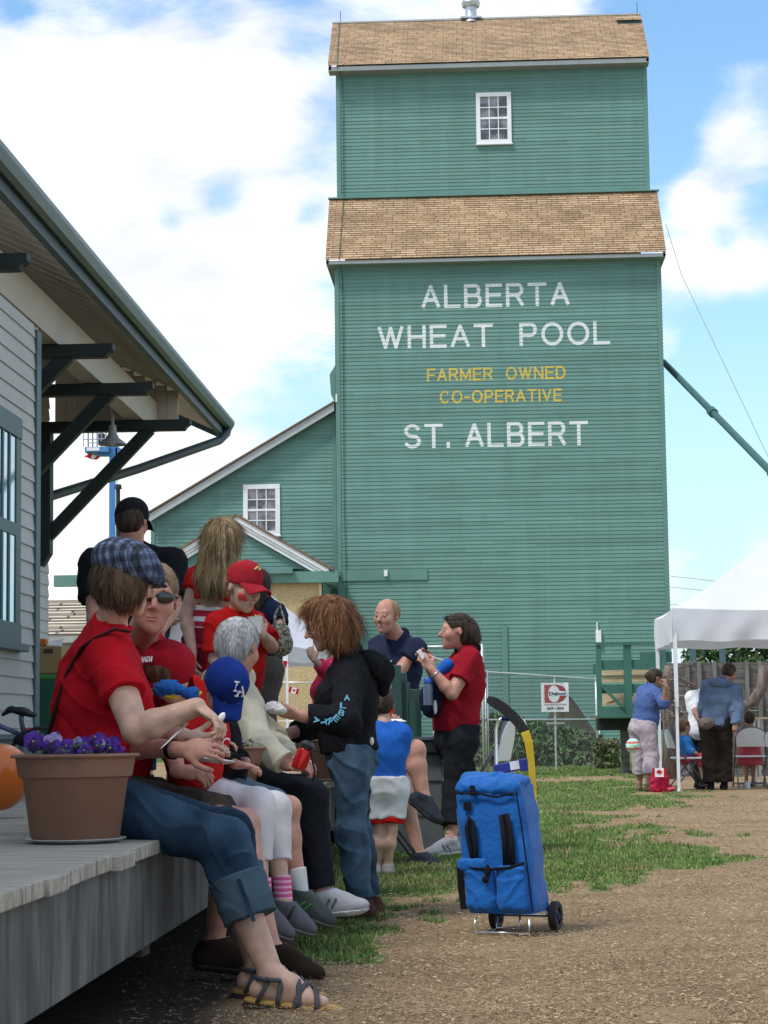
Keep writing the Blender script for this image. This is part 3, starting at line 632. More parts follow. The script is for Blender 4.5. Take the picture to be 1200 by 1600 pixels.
# ================================================================== platform
DX = G(256, 1310, DECKZ).x
DK_END = 15.2
def build_platform():
    root = empty('wooden_platform', (DX - 1.5, 9, 0), 'long weathered wooden platform with plank top, people sitting along its edge', 'platform')
    PLANK = mat('platform_plank', (.40, .37, .31), rough=.85, var=.3, scale=3.2, stretch=(.8, 10, 4), bump=.4, bscale=22, detail=9)
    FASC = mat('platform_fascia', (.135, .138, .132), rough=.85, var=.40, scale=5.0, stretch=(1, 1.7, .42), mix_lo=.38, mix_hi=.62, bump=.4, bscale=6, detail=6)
    mb = MB(); r = random.Random(5); y = 3.2
    while y < DK_END:
        w = .236; dz = r.uniform(-.002, .002); e = DX + r.uniform(-.004, .006) + r.choice((0, 0, 0, 0, .02, -.012))
        mb.bb(-4.2, e, y, y + w - .008, DECKZ - .045 + dz, DECKZ + dz); y += w
    mb.build('plank_top', PLANK, root, bevel=.004)
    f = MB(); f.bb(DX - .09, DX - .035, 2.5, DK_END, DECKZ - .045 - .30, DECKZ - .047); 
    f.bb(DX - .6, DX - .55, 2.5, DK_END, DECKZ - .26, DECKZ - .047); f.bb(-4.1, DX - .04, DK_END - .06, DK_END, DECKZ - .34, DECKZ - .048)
    f.build('fascia', FASC, root, bevel=.004)
    p = MB()
    for yy in np.arange(3.5, DK_END, 2.4): p.bb(DX - .5, DX - .3, yy, yy + .2, -.02, DECKZ - .05)
    p.build('post', OLDWOOD, root)
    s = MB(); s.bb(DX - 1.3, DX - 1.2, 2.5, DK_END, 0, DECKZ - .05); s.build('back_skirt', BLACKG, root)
build_platform()

# ================================================================== station on the left
def build_station():
    BX = -2.86; YB = BX / XY(57, 900)          # the projecting bay with the windows
    WX, YC = -3.80, 17.6                                  # the wall behind it
    root = empty('station_building', (WX - 3, 12, 0), 'pale grey clapboard station with wide timber bracketed eaves and green trim', 'station')
    zb = P(20, 1147, YB).z; zt = 3.5
    mb = MB(); siding_rows(mb, (BX, 0, 0), (0, 1, 0), (1, 0, 0), zb, zt, lambda z: (2.0, YB - .11), ex=.1035, dep=.011)
    mb.bb(WX - .5, BX, YB - .05, YB, .3, zt); mb.build('bay_wall', GREYW, root)
    mb = MB(); siding_rows(mb, (WX, 0, 0), (0, 1, 0), (1, 0, 0), .5, 4.6, lambda z: (YB, YC), ex=.1035, dep=.011)
    mb.bb(WX - 5, WX, YC - .05, YC, 0, 4.6); mb.build('wall', GREYW, root)
    b = MB(); b.bb(BX - .05, BX + .012, 2, YB, .5, zb - .03); b.bb(BX - .05, BX + .05, 2, YB, zb - .03, zb); b.build('base_board', STGREEN, root)
    b = MB(); b.bb(BX - .12, BX + .022, YB - .11, YB + .012, .5, 3.47); b.build('corner_board', STGREEN, root)
    _y = BX / XY(28, 830); zt_, zb_ = P(28, 655, _y).z, P(27, 1008, _y).z
    yr_ = BX / XY(28.5, 830)
    for k in range(3):
        yc = yr_ - .56 - k * 1.9
        window(root, (BX + .006, yc, (zt_ + zb_) / 2), 1.12, zt_ - zb_, (0, 1, 0), (1, 0, 0), 5, 2, fw=.13, frame=STGREEN, glass=GLASSB, munt=.035, mid=True, depth=.012, thin=.3)
    # eaves
    EX = -2.60; ez = P(352, 659, EX / XY(352, 662)).z; EY = EX / XY(352, 662)
    pitch = .46; ridge = WX - 1.6; zr = ez + (EX - ridge) * pitch
    sf = MB(); th = .03
    y = 2.0
    while y < EY - .1:
        w = .14 + .0; y2 = min(y + w, EY - .08)
        sf.prism([(EX - .03, y + .004, ez - .13), (ridge, y + .004, zr - .13), (ridge, y + .004, zr - .09), (EX - .03, y + .004, ez - .09)], (0, y2 - y - .012, 0)); y = y2
    sf.build('soffit', SOFFIT, root)
    sb = MB(); y = 2.13
    while y < EY - .1: sb.prism([(EX - .03, y, ez - .134), (ridge, y, zr - .134), (ridge, y, zr - .13), (EX - .03, y, ez - .13)], (0, .012, 0)); y += .28
    sb.build('soffit_bead', mat('soffit_bead_paint', (.55, .52, .46), rough=.6), root)
    rf = MB(); rf.prism([(EX, 2, ez - .03), (ridge, 2, zr - .03), (ridge, 2, zr + .04), (EX, 2, ez + .02)], (0, EY - 2, 0)); rf.prism([(EX - .02, 2, ez - .088), (ridge, 2, zr - .088), (ridge, 2, zr - .032), (EX - .02, 2, ez - .032)], (0, EY - 2.02, 0)); rf.build('roof', mat('station_shingles', (.10, .10, .10), rough=.9, var=.3), root)
    # end verge (dark board) at the far end, seen from inside
    gb = MB(); gb.prism([(EX - .05, EY - .06, ez - .17), (ridge, EY - .06, zr - .17), (ridge, EY - .06, zr - .03), (EX - .05, EY - .06, ez - .03)], (0, .05, 0)); gb.build('verge_board', STGREEN, root)
    # closed boarded end under the eave
    q = MB(); zq = P(200, 666, 17.75).z
    x_ = WX
    while x_ < EX - .12:
        q.bb(x_ + .002, x_ + .099, 17.85, 17.89, zq, ez - .14 + (EX - x_ - .1) * pitch); x_ += .1
    q.build('end_boarding', SOFFIT, root)
    # gutter
    g = MB(); pr = [(0, 0), (.0, -.075), (.03, -.09), (.07, -.08), (.095, -.03), (.095, 0), (.083, 0), (.06, -.066), (.03, -.075), (.012, -.066), (.012, 0)]
    g.prism([(EX + a, 2, ez + b) for a, b in pr], (0, EY - 2, 0)); g.build('gutter', mat('gutter_paint', (.085, .15, .165), rough=.35, var=.05), root)
    fb = MB(); fb.bb(EX - .05, EX - .002, 2, EY, ez - .16, ez + .0); fb.build('fascia_board', mat('fascia_paint', (.05, .09, .10), rough=.5), root)
    # cream beam along the brackets
    z1 = P(177, 614, 15.7).z; bx = P(177, 614, 15.7).x
    c = MB(); c.bb(bx - .15, bx, 2, 17.84, z1, z1 + .26); c.build('eave_beam', CREAM, root)
    # brackets
    tips = [(45, 416), (178, 553), (240, 612), (298, 668)]
    for i, (px, py) in enumerate(tips):
        Yk = (z1 - .01 - CAMH) / ((ray(px, py).z) / ray(px, py).y) if False else None
        rr = ray(px, py); Yk = (z1 - .07 - CAMH) / (rr.z / rr.y); tx = rr.x / rr.y * Yk
        br = MB(); hh = .095; wd = .10; wx = WX
        br.prism([(wx, Yk - wd / 2, z1 - hh), (tx - .05, Yk - wd / 2, z1 - hh), (tx - .03, Yk - wd / 2, z1 - .065), (tx, Yk - wd / 2, z1 - .045), (tx, Yk - wd / 2, z1 - .003), (wx, Yk - wd / 2, z1 - .003)], (0, wd, 0))
        br.build('bracket_arm', BLACKG, root, bevel=.006)
        zl = z1 - 1.10
        br = MB(); br.beam((wx - .02, Yk, zl), (WX + .97, Yk, z1 - hh + .02), .10, .078, (0, 1, 0)); br.build('bracket_brace', BLACKG, root)
    # post at the corner
    px0, px1 = P(66, 750, Yk).x, P(81, 750, Yk).x
    po = MB(); zlo = P(75, 880, Yk).z
    po.prism([(px0, Yk - .07, z1 - .02), (px1, Yk - .07, z1 - .02), (px1, Yk - .07, zlo + .08), (px1 - .07, Yk - .07, zlo - .03), (px0, Yk - .07, zlo - .03)], (0, .14, 0)); po.build('bracket_post', BLACKG, root, bevel=.006)
    # downspout
    d = MB(); a = [P(356, 668, EY - .12), P(354, 677, EY - .16), P(343, 688, EY - .3), P(215, 733, 18.9), P(80, 775, 18.1), P(68, 800, 18.0), P(68, 1003, 18.0)]
    d.tube(a, .043, 10); d.build('downspout', mat('downspout_paint', (.045, .075, .08), rough=.4), root, smooth=True)
    # enamel lamp under the eave
    yl = 16.8; tp, sh = P(176, 622, yl), P(176, 668, yl); 
    la = empty('pendant_lamp', (tp.x, yl, sh.z), 'grey enamel cone lamp hanging under the station eave', 'lamp')
    m_ = MB(); m_.tube([(tp.x, yl, tp.z + .3), (tp.x, yl, sh.z)], .014, 8); m_.build('stem', mat('lamp_grey', (.33, .36, .36), rough=.4, var=.05), la)
    m_ = MB(); z0 = P(176, 695, yl).z; m_.lathe((tp.x, yl, 0), [(.0, sh.z + .02), (.03, sh.z + .02), (.035, sh.z - .02), (.036, sh.z - .05), (.055, sh.z - .09), (.118, z0 + .008), (.12, z0), (.113, z0 + .002), (.05, sh.z - .1), (0, sh.z - .09)], 28)
    m_.build('lamp_shade', MATS['lamp_grey'], la, smooth=True, auto=50)
    m_ = MB(); m_.ell((tp.x, yl, z0 + .035), (.03, .03, .045)); m_.build('bulb', mat('bulb_glass', (.7, .68, .6), rough=.2), la, smooth=True)
    # small switch box on the window sill zone
    return WX
ST_WX = build_station()

# ================================================================== things behind
def wire_tube(mb, a, b, r=.02, n=6): mb.tube([a, b], r, n)
def build_fences():
    FY = 46.0
    MET = mat('fence_metal', (.62, .64, .65), rough=.4, var=.05, metal=.5)
    MESHM = mat('fence_wire', (.17, .18, .18), rough=.6, var=.05, metal=.2)
    def panel(pts, name, label, mesh=True, cell=.12, wr=.002):
        # pts: (px_top, py_top, Y) corners; bottom on the ground
        a, b = P(*pts[0]), P(*pts[1]); r = empty('chain_link_fence', ((a.x + b.x) / 2, (a.y + b.y) / 2, 0), label, 'fence', 'chain link fence panels')
        a0, b0 = Vector((a.x, a.y, .05)), Vector((b.x, b.y, .05))
        m_ = MB(); wire_tube(m_, a, b, .022); m_.build('top_rail', MET, r, smooth=True)
        mid = .47
        m_ = MB(); wire_tube(m_, a.lerp(a0, mid), b.lerp(b0, mid), .018); m_.build('middle_rail', MET, r, smooth=True)
        for q in (a, b):
            m_ = MB(); wire_tube(m_, (q.x, q.y, 0), (q.x, q.y, q.z + .03), .026); m_.build('fence_post', MET, r, smooth=True)
        if mesh:
            m_ = MB(); L_ = (b - a).length; d = (b - a) / L_; H = (a.z + b.z) / 2 - .05; k = -H
            while k < L_:
                for sgn in (1, -1):
                    s0, s1 = max(0, k), min(L_, k + H); 
                    if s1 - s0 < .05: continue
                    z0, z1 = (s0 - k), (s1 - k)
                    if sgn < 0: z0, z1 = H - z0, H - z1
                    pa = Vector((a.x, a.y, .05)) + Vector((d.x, d.y, 0)) * s0 + Vector((0, 0, z0)); pb = Vector((a.x, a.y, .05)) + Vector((d.x, d.y, 0)) * s1 + Vector((0, 0, z1))
                    m_.tube([pa, pb], wr, 3, caps=False)
                k += cell
            m_.build('wire_mesh', MESHM, r)
    panel([(638, 1011, 40), (753, 1009, 40)], 'f', 'tall chain link fence panel behind the woman in the red polo shirt')
    panel([(677, 1028, 36), (759, 1050, 38)], 'f', 'chain link fence panel slanting down behind the red polo woman')
    panel([(760, 1050, 38), (931, 1061, FY)], 'f', 'chain link fence panel in front of the hedge, carrying the construction sign')
    panel([(425, 1066, 50), (505, 1067, 50)], 'f', 'chain link fence panel by the plywood wall behind the purse carrier')
    # sign
    a, b = P(845, 1067, 43.0), P(889, 1112, 43.0)
    sg = empty('construction_sign', ((a.x + b.x) / 2, 43, 0), 'square white construction company sign with red letter D on a thin post', 'sign')
    m_ = MB(); m_.bb(a.x, b.x, 42.98, 43.0, b.z, a.z); board = m_.build('sign_board', mat('sign_white', (.78, .78, .80), rough=.45, var=.03), sg)
    w, h = b.x - a.x, a.z - b.z; RED = mat('sign_red', (.36, .06, .055), rough=.5, var=.06); y = 42.978
    pt = lambda u, v, yy=y: Vector((a.x + u * w, yy, b.z + v * h))
    # block letter D: outer outline with a white ellipse cut in it
    out = [(.12, .31), (.12, .93)] + [(.55 + .38 * math.sin(t), .62 + .31 * math.cos(t)) for t in np.linspace(0.0, math.pi, 14)]
    m_ = MB(); m_.prism([pt(*q) for q in out], (0, .004, 0)); m_.build('emblem', RED, board)
    m_ = MB(); m_.prism([pt(.47 + .21 * math.cos(t), .615 + .29 * math.sin(t), y - .004) for t in np.linspace(0, 2 * math.pi, 28)[:-1]], (0, .003, 0)); m_.build('emblem_oval', MATS['sign_white'], board)
    m_ = MB(); m_.bb(pt(.28, 0).x, pt(.93, 0).x, y - .0065, y - .0045, pt(0, .55).z, pt(0, .71).z); m_.build('emblem_band', MATS['sign_white'], board)
    INK = mat('sign_ink', (.03, .035, .05), rough=.5)
    text_obj('lettering', 'Delnor', INK, board, pt(.285, .565, y - .0066), (1, 0, 0), (0, 0, 1), .63 * w, .125 * h, .002, bold=.035, out=Vector((0, -1, 0)))
    text_obj('lettering', 'CONSTRUCTION', RED, board, pt(.10, .225), (1, 0, 0), (0, 0, 1), .80 * w, .055 * h, .002, bold=.01, out=Vector((0, -1, 0)))
    text_obj('lettering', '469-1304', INK, board, pt(.19, .07), (1, 0, 0), (0, 0, 1), .62 * w, .10 * h, .002, bold=.03, out=Vector((0, -1, 0)))
    m_ = MB(); c = (a.x + b.x) / 2; m_.tube([(c, 43.03, 0), (c, 43.03, a.z + .15)], .018, 6); m_.bb(a.x + .1, b.x - .1, 43.0, 43.03, b.z - .25, b.z - .22); m_.build('sign_post', MET, sg)
build_fences()
def leafmass(name, label, cat, pts_fn, n, size, mats, seed=1, kind=None, parent=None):
    r = random.Random(seed); vs, fs, mi = [], [], []
    for i in range(n):
        c, k = pts_fn(r); s = size * r.uniform(.5, 1.4)
        u = Vector((r.gauss(0, 1), r.gauss(0, 1), r.gauss(0, 1))).normalized(); v = u.cross(Vector((r.gauss(0, 1), r.gauss(0, 1), r.gauss(0, 1)))).normalized(); o = len(vs)
        vs += [c - u * s, c + v * s * .45, c + u * s, c - v * s * .45]; fs.append((o, o + 1, o + 2, o + 3)); mi.append(r.choice(k))
    me = bpy.data.meshes.new(name); me.from_pydata([tuple(v) for v in vs], [], fs)
    for m in mats: me.materials.append(m)
    me.polygons.foreach_set('material_index', mi); o = link_mesh(name, me, parent)
    return tag(o, label, cat, kind=kind)
LEAF = [mat('leaf_dark', (.045, .085, .030), rough=.7, var=.3, scale=2), mat('leaf_mid', (.09, .165, .05), rough=.7, var=.3, scale=2), mat('leaf_dry', (.15, .14, .07), rough=.8, var=.3, scale=2)]
def build_far():
    # weeds grown up along the fence
    x0, x1 = P(700, 1180, 48).x, P(945, 1180, 48).x
    top = [(700, 1135), (755, 1118), (800, 1122), (850, 1135), (890, 1140), (930, 1150), (945, 1165)]
    def hed(r):
        x = r.uniform(x0, x1); px = 758.6 + x / 48 * 3215
        for (a, b), (c, d) in zip(top, top[1:]):
            if a <= px <= c: py = b + (d - b) * (px - a) / (c - a); break
        else: py = 1150
        zt = P(px, py, 48).z * (1 + .12 * mnoise.noise((x * 3, 0, 0))); z = r.random() ** .7 * zt; y = 48 + r.uniform(-.9, .9) * (1 - .5 * z / max(zt, .1))
        return Vector((x, y, z)), ((0, 0, 1, 1, 1) if z > zt * .5 else (0, 0, 1, 2)) if px < 900 else (0, 1, 2, 2)
    leafmass('weeds', 'tall green weeds grown along the chain link fence below the sign', 'weeds', hed, 15000, .085, LEAF, 4, kind='stuff')
    # mound of earth
    mb = MB(); vs = []; c = P(884, 1150, 52); n = 40; R0 = (P(940, 1140, 52).x - P(828, 1140, 52).x) / 2; hgt = P(884, 1086, 52).z
    for j in range(14):
        for i in range(n):
            a = 2 * math.pi * i / n; k = j / 13; rr = R0 * 1.35 * (1 - k) + .02; z = hgt * (k ** .85) * (1 + .10 * mnoise.noise((math.cos(a) * 2, math.sin(a) * 2, k * 3)))
            rr *= 1 + .12 * mnoise.noise((math.cos(a) * 2, math.sin(a) * 2, k * 4 + 9)); vs.append((c.x + rr * math.cos(a), 52 + rr * math.sin(a), z))
    mb.add(vs, [(j * n + i, j * n + (i + 1) % n, (j + 1) * n + (i + 1) % n, (j + 1) * n + i) for j in range(13) for i in range(n)] + [tuple(13 * n + i for i in range(n))])
    o = mb.build('earth_mound', mat('mound_earth', (.055, .042, .024), rough=.95, var=.3, scale=4, bump=1, bscale=8, col2=(.045, .050, .02)), None, smooth=True); tag(o, 'brown mound of earth behind the fence and the sign', 'mound')
    # raised green timber landing with lumber on it
    Y = 38.0; root = empty('loading_landing', (P(985, 1100, Y).x, Y, 0), 'raised dark green timber landing with railings and fresh lumber stacked inside', 'landing')
    q = lambda px, py, yy=Y: P(px, py, yy)
    G2 = mat('landing_green', (.045, .145, .105), rough=.55, var=.12, scale=3)
    for a, b in ((932, 940), (975, 987), (1029, 1035)):
        m_ = MB(); m_.bb(q(a, 1060).x, q(b, 1060).x, Y - .06, Y + .06, q(980, 1112).z, q(980, 1004).z); m_.build('rail_post', G2, root)
    for (a, b, c, d, t) in ((932, 1035, 1003, 1008, -.09), (940, 1035, 1031, 1044, -.02), (940, 1035, 1069, 1083, -.021), (932, 1035, 1104, 1121, -.08)):
        m_ = MB(); m_.bb(q(a, 1060).x, q(b, 1060).x, Y + t, Y + t + .08, q(980, d).z, q(980, c).z); m_.build('rail_board', G2, root)
    m_ = MB(); m_.beam(q(940, 1072, Y - .05), q(974, 1105, Y - .05), .05, .16, (0, 1, 0)); m_.build('brace', G2, root)
    m_ = MB(); m_.bb(q(932, 1000).x, q(1090, 1000).x, Y, Y + 3.2, q(980, 1121).z, q(980, 1117).z); m_.build('landing_deck', OLDWOOD, root)
    m_ = MB(); m_.bb(q(933, 1000).x, q(1060, 1000).x, Y + .5, Y + 1.2, q(980, 1141).z, q(980, 1122).z); m_.build('deck_shadow', BLACKG, root)  # black box standing in for the dark shadow below the landing deck
    for a, b in ((966, 979), (1092, 1100)):
        m_ = MB(); m_.bb(q(a, 1000, Y + .7).x, q(b, 1000, Y + .7).x, Y + .6, Y + .8, 0, q(980, 1138).z); m_.build('support_post', OLDWOOD, root)
    m_ = MB(); m_.bb(q(939, 1000).x, q(1034, 1000).x, Y + 3.1, Y + 3.2, q(980, 1045).z, q(980, 1029).z); m_.build('back_board', G2, root)
    # lumber
    r = random.Random(2); lm = empty('lumber_stack', (P(985, 1100, Y + .8).x, Y + .8, 0), 'fresh yellow lumber boards piled on the green landing', 'lumber')
    for k, (a, b, c, d) in enumerate([(939, 1033, 1047, 1055), (939, 1034, 1056, 1066), (941, 974, 1084, 1101), (958, 1034, 1085, 1098), (975, 1034, 1099, 1104)]):
        m_ = MB(); m_.bb(q(a, 1080, Y + .4).x, q(b, 1080, Y + .4).x, Y + .35 + k * .03, Y + .7, q(980, d, Y + .4).z, q(980, c, Y + .4).z); m_.build('board', LUMBER, lm)
    m_ = MB(); m_.beam(q(938, 1103, Y + .28), q(990, 1085, Y + .28), .05, .09, (0, 1, 0)); m_.build('board', LUMBER, lm)
    # more of the landing behind the tent, posts against the sky
    tall = empty('landing_railing', (P(1085, 1100, 42).x, 42, 0), 'green railing posts and rail standing above the weathered plank wall under the tent', 'railing')
    for a, b in ((1035, 1040), (1078, 1087), (1124, 1133)):
        m_ = MB(); m_.bb(P(a, 1000, 42).x, P(b, 1000, 42).x, 42, 42.1, 0, P(1080, 1008, 42).z); m_.build('post', STGREEN, tall)
    m_ = MB(); m_.bb(P(1000, 1000, 42).x, P(1050, 1000, 42).x, 42.11, 42.2, P(1040, 1034, 42).z, P(1040, 1018, 42).z); m_.build('rail', G2, tall)
    # weathered plank wall with battens
    Y2 = 36.5; root = empty('plank_wall', (P(1130, 1100, Y2).x, Y2, 0), 'weathered grey plank wall with upright battens behind the seated group', 'wall')
    x = P(1040, 1000, Y2).x; z0 = 0; rr = random.Random(8); zt = P(1120, 1035, Y2).z; n = 7
    for i in range(n):
        m_ = MB(); za, zb = zt * i / n, zt * (i + 1) / n - .004; m_.bb(x, P(1260, 1000, Y2).x, Y2 + rr.uniform(-.01, .01), Y2 + .06, za, zb); m_.build('plank', OLDWOOD, root)
    BAT = mat('batten_grey', (.16, .155, .145), rough=.9, var=.25, scale=5, stretch=(3, 1, .6))
    for a in (1069, 1088, 1112, 1162, 1182, 1204):
        m_ = MB(); m_.bb(P(a, 1000, Y2).x, P(a + 6, 1000, Y2).x, Y2 - .06, Y2 - .015, .1, zt + .02); m_.build('batten', BAT, root)
    # old dead trunk with brush, left of the wall
    root = empty('dead_tree', (P(1050, 1200, 35).x, 35, 0), 'grey dead trunk with broken branches beside the plank wall', 'tree')
    BARK = mat('dead_bark', (.15, .12, .10), rough=.95, var=.4, scale=6, stretch=(3, 3, .6), bump=1, bscale=15)
    m_ = MB(); A = P(1048, 1195, 35); A.z = 0
    m_.tube([A, P(1047, 1140, 35), P(1044, 1090, 35), P(1046, 1040, 35)], [.16, .12, .11, .09], 9); m_.tube([P(1056, 1195, 35), P(1056, 1120, 35), P(1052, 1040, 35)], [.09, .08, .05], 8)
    m_.build('trunk', BARK, root, smooth=True)
    m_ = MB(); r = random.Random(6)
    for k in range(26):
        a_ = P(r.uniform(1038, 1062), r.uniform(1040, 1130), 34.8 + r.uniform(-.4, .3)); b_ = a_ + Vector((r.uniform(-.35, .5), r.uniform(-.3, .3), r.uniform(-.35, .25)))
        m_.tube([a_, a_.lerp(b_, .5) + Vector((0, 0, r.uniform(-.05, .08))), b_], [.025, .016, .006], 5)
    m_.build('branch', BARK, root)
    root2 = empty('forked_log', (P(1165, 1100, 34).x, 34, 0), 'crooked grey branch leaning against the plank wall on the right', 'log')
    m_ = MB(); m_.tube([P(1195, 1040, 34), P(1190, 1075, 34), P(1178, 1095, 34), P(1160, 1105, 34), P(1150, 1200, 34)], [.10, .09, .10, .10, .12], 9); m_.build('limb', BARK, root2, smooth=True)
    # low brush beside the landing
    def br(r):
        x = P(r.uniform(930, 965), 1100, 44).x; z = r.random() * .62; return Vector((x, 44 + r.uniform(-.4, .4), z)), (1, 2, 2)
    leafmass('scrub', 'dry brown scrub under the end of the green landing', 'scrub', br, 1500, .06, LEAF, 9, kind='stuff')
    # dark trees beyond the right tent
    for (px, py, Yt, wd, lb) in ((1185, 1016, 90, 3.4, 'dark leafy tree showing under the right tent edge beyond the plank wall'),):
        c = P(px, py, Yt); tr = empty('tree', (c.x, Yt, 0), lb, 'tree')
        m_ = MB(); m_.tube([(c.x, Yt, 0), (c.x + .1, Yt, 1.6), (c.x - .1, Yt, c.z)], [.22, .18, .08], 8); m_.build('trunk', BARK, tr, smooth=True)
        def cr(r, c=c):
            while 1:
                v = Vector((r.uniform(-1, 1), r.uniform(-1, 1), r.uniform(-1, 1)))
                if .25 < v.length < 1 and mnoise.noise(v * 2.1) > -.12: break
            return Vector((c.x + v.x * wd, Yt + v.y * 2, c.z - .4 + v.z * 1.9)), (0, 0, 1)
        leafmass('crown', None, None, cr, 5000, .16, LEAF, 12, parent=tr)
    # low old shingled building at far left
    Yl = 34.0; root = empty('shingled_shed', (P(100, 1000, Yl).x, Yl, 0), 'low shed with an old pale shingle roof behind the station corner', 'shed')
    OS = shingle_mat('old_shingles', (.62, .55, .44), (.44, .38, .30), .15, .8, .36, mortar=.03, dark=(.16, .12, .09))
    m_ = MB(); xa, xb = P(66, 990, Yl).x - 1.0, P(236, 990, Yl).x; ze_, zr_ = P(100, 993, Yl).z, P(100, 937, Yl + 2.2).z
    shingle_rows(m_, (xa, Yl, ze_), (xb, Yl, ze_), (xa, Yl + 2.2, zr_), (xb, Yl + 2.2, zr_), 11, .035); m_.quad((xa, Yl + 4.4, ze_), (xb, Yl + 4.4, ze_), (xb, Yl + 2.2, zr_), (xa, Yl + 2.2, zr_)); m_.build('roof', OS, root)
    m_ = MB(); m_.bb(xa + .2, xb - .2, Yl + .15, Yl + .2, 0, ze_); m_.bb(xa, xb, Yl - .02, Yl, ze_ - .12, ze_ - .01); m_.build('wall', mat('shed_grey', (.34, .34, .33), rough=.9, var=.15), root)
build_far()
def build_lift():
    Y = 70.0; BL = mat('lift_blue', (.07, .22, .52), rough=.4, var=.06); BL2 = mat('lift_pale', (.25, .42, .68), rough=.4, var=.05)
    q = lambda px, py: P(px, py, Y)
    r = empty('boom_lift', (q(176, 900).x, Y, 0), 'blue boom lift raised behind the station with a basket on top', 'lift')
    m_ = MB(); m_.bb(q(170.5, 760).x, q(180, 720).x, Y, Y + .3, 0, q(176, 757).z); m_.build('mast', BL, r)
    m_ = MB(); m_.bb(q(170.5, 760).x, q(179, 720).x, Y + .02, Y + .28, q(176, 757).z, q(176, 692).z); m_.build('upper_mast', BL, r)
    m_ = MB(); m_.bb(q(180.3, 760).x, q(183, 720).x, Y, Y + .2, 0, q(182, 700).z); m_.build('ram', mat('chrome', (.75, .76, .78), rough=.25, metal=.8), r)
    b = MB(); b.bb(q(135, 720).x, q(172, 720).x, Y - .3, Y + .6, q(150, 708).z, q(150, 700).z); b.prism([q(152, 712), q(188, 712), q(188, 700), q(178, 694), q(170, 698), q(152, 701)], (0, .3, 0)); bk = b.build('basket', BL, r)
    c = MB(); b0, b1 = q(133, 700), q(168, 700); zt = q(150, 662).z; zm = q(150, 688).z
    for yy in (Y - .3, Y + .6):
        for t in np.linspace(0, 1, 6):
            x = b0.x + (b1.x - b0.x) * t; c.tube([(x, yy, b0.z), (x, yy, zt)], .018, 5)
        for z in (zt, zm): c.tube([(b0.x, yy, z), (b1.x, yy, z)], .018, 5)
    c.build('cage_rail', mat('cage_grey', (.3, .33, .4), rough=.5), bk)
    m_ = MB(); m_.bb(q(138, 720).x, q(158, 720).x, Y - .32, Y - .305, q(150, 706).z, q(150, 701).z); m_.build('label_plate', WHITE, bk)
    m_ = MB(); m_.box(q(158, 685) + Vector((0, .1, 0)), (.2, .25, .35)); m_.build('control_box', mat('control_dark', (.03, .04, .08)), bk)
    f = MB(); a = q(132, 713); pts = [q(131, 713), q(140, 709), q(150, 711), q(156, 714), q(150, 718), q(142, 717)]
    f.prism(pts, (0, .08, 0)); f = f.build('flag', mat('flag_red', (.62, .02, .03), rough=.8), None); tag(f, 'red and white flag drooping under the lift basket', 'flag')
    m_ = MB(); m_.prism([q(142, 716) + Vector((0, -.01, 0)), q(144, 710.4) + Vector((0, -.01, 0)), q(151, 712) + Vector((0, -.01, 0)), q(147, 717) + Vector((0, -.01, 0))], (0, .005, 0)); m_.build('flag_patch', WHITE, f)
    p = MB(); p.tube([P(184.5, 900, 66), P(184.5, 762, 66)], .07, 8); p.tube([P(184.5, 764, 66), P(184.5, 757, 66)], [.13, .10], 8); p = p.build('pole', BLACKG, None); tag(p, 'thin dark pole standing just right of the blue lift mast', 'pole')
build_lift()

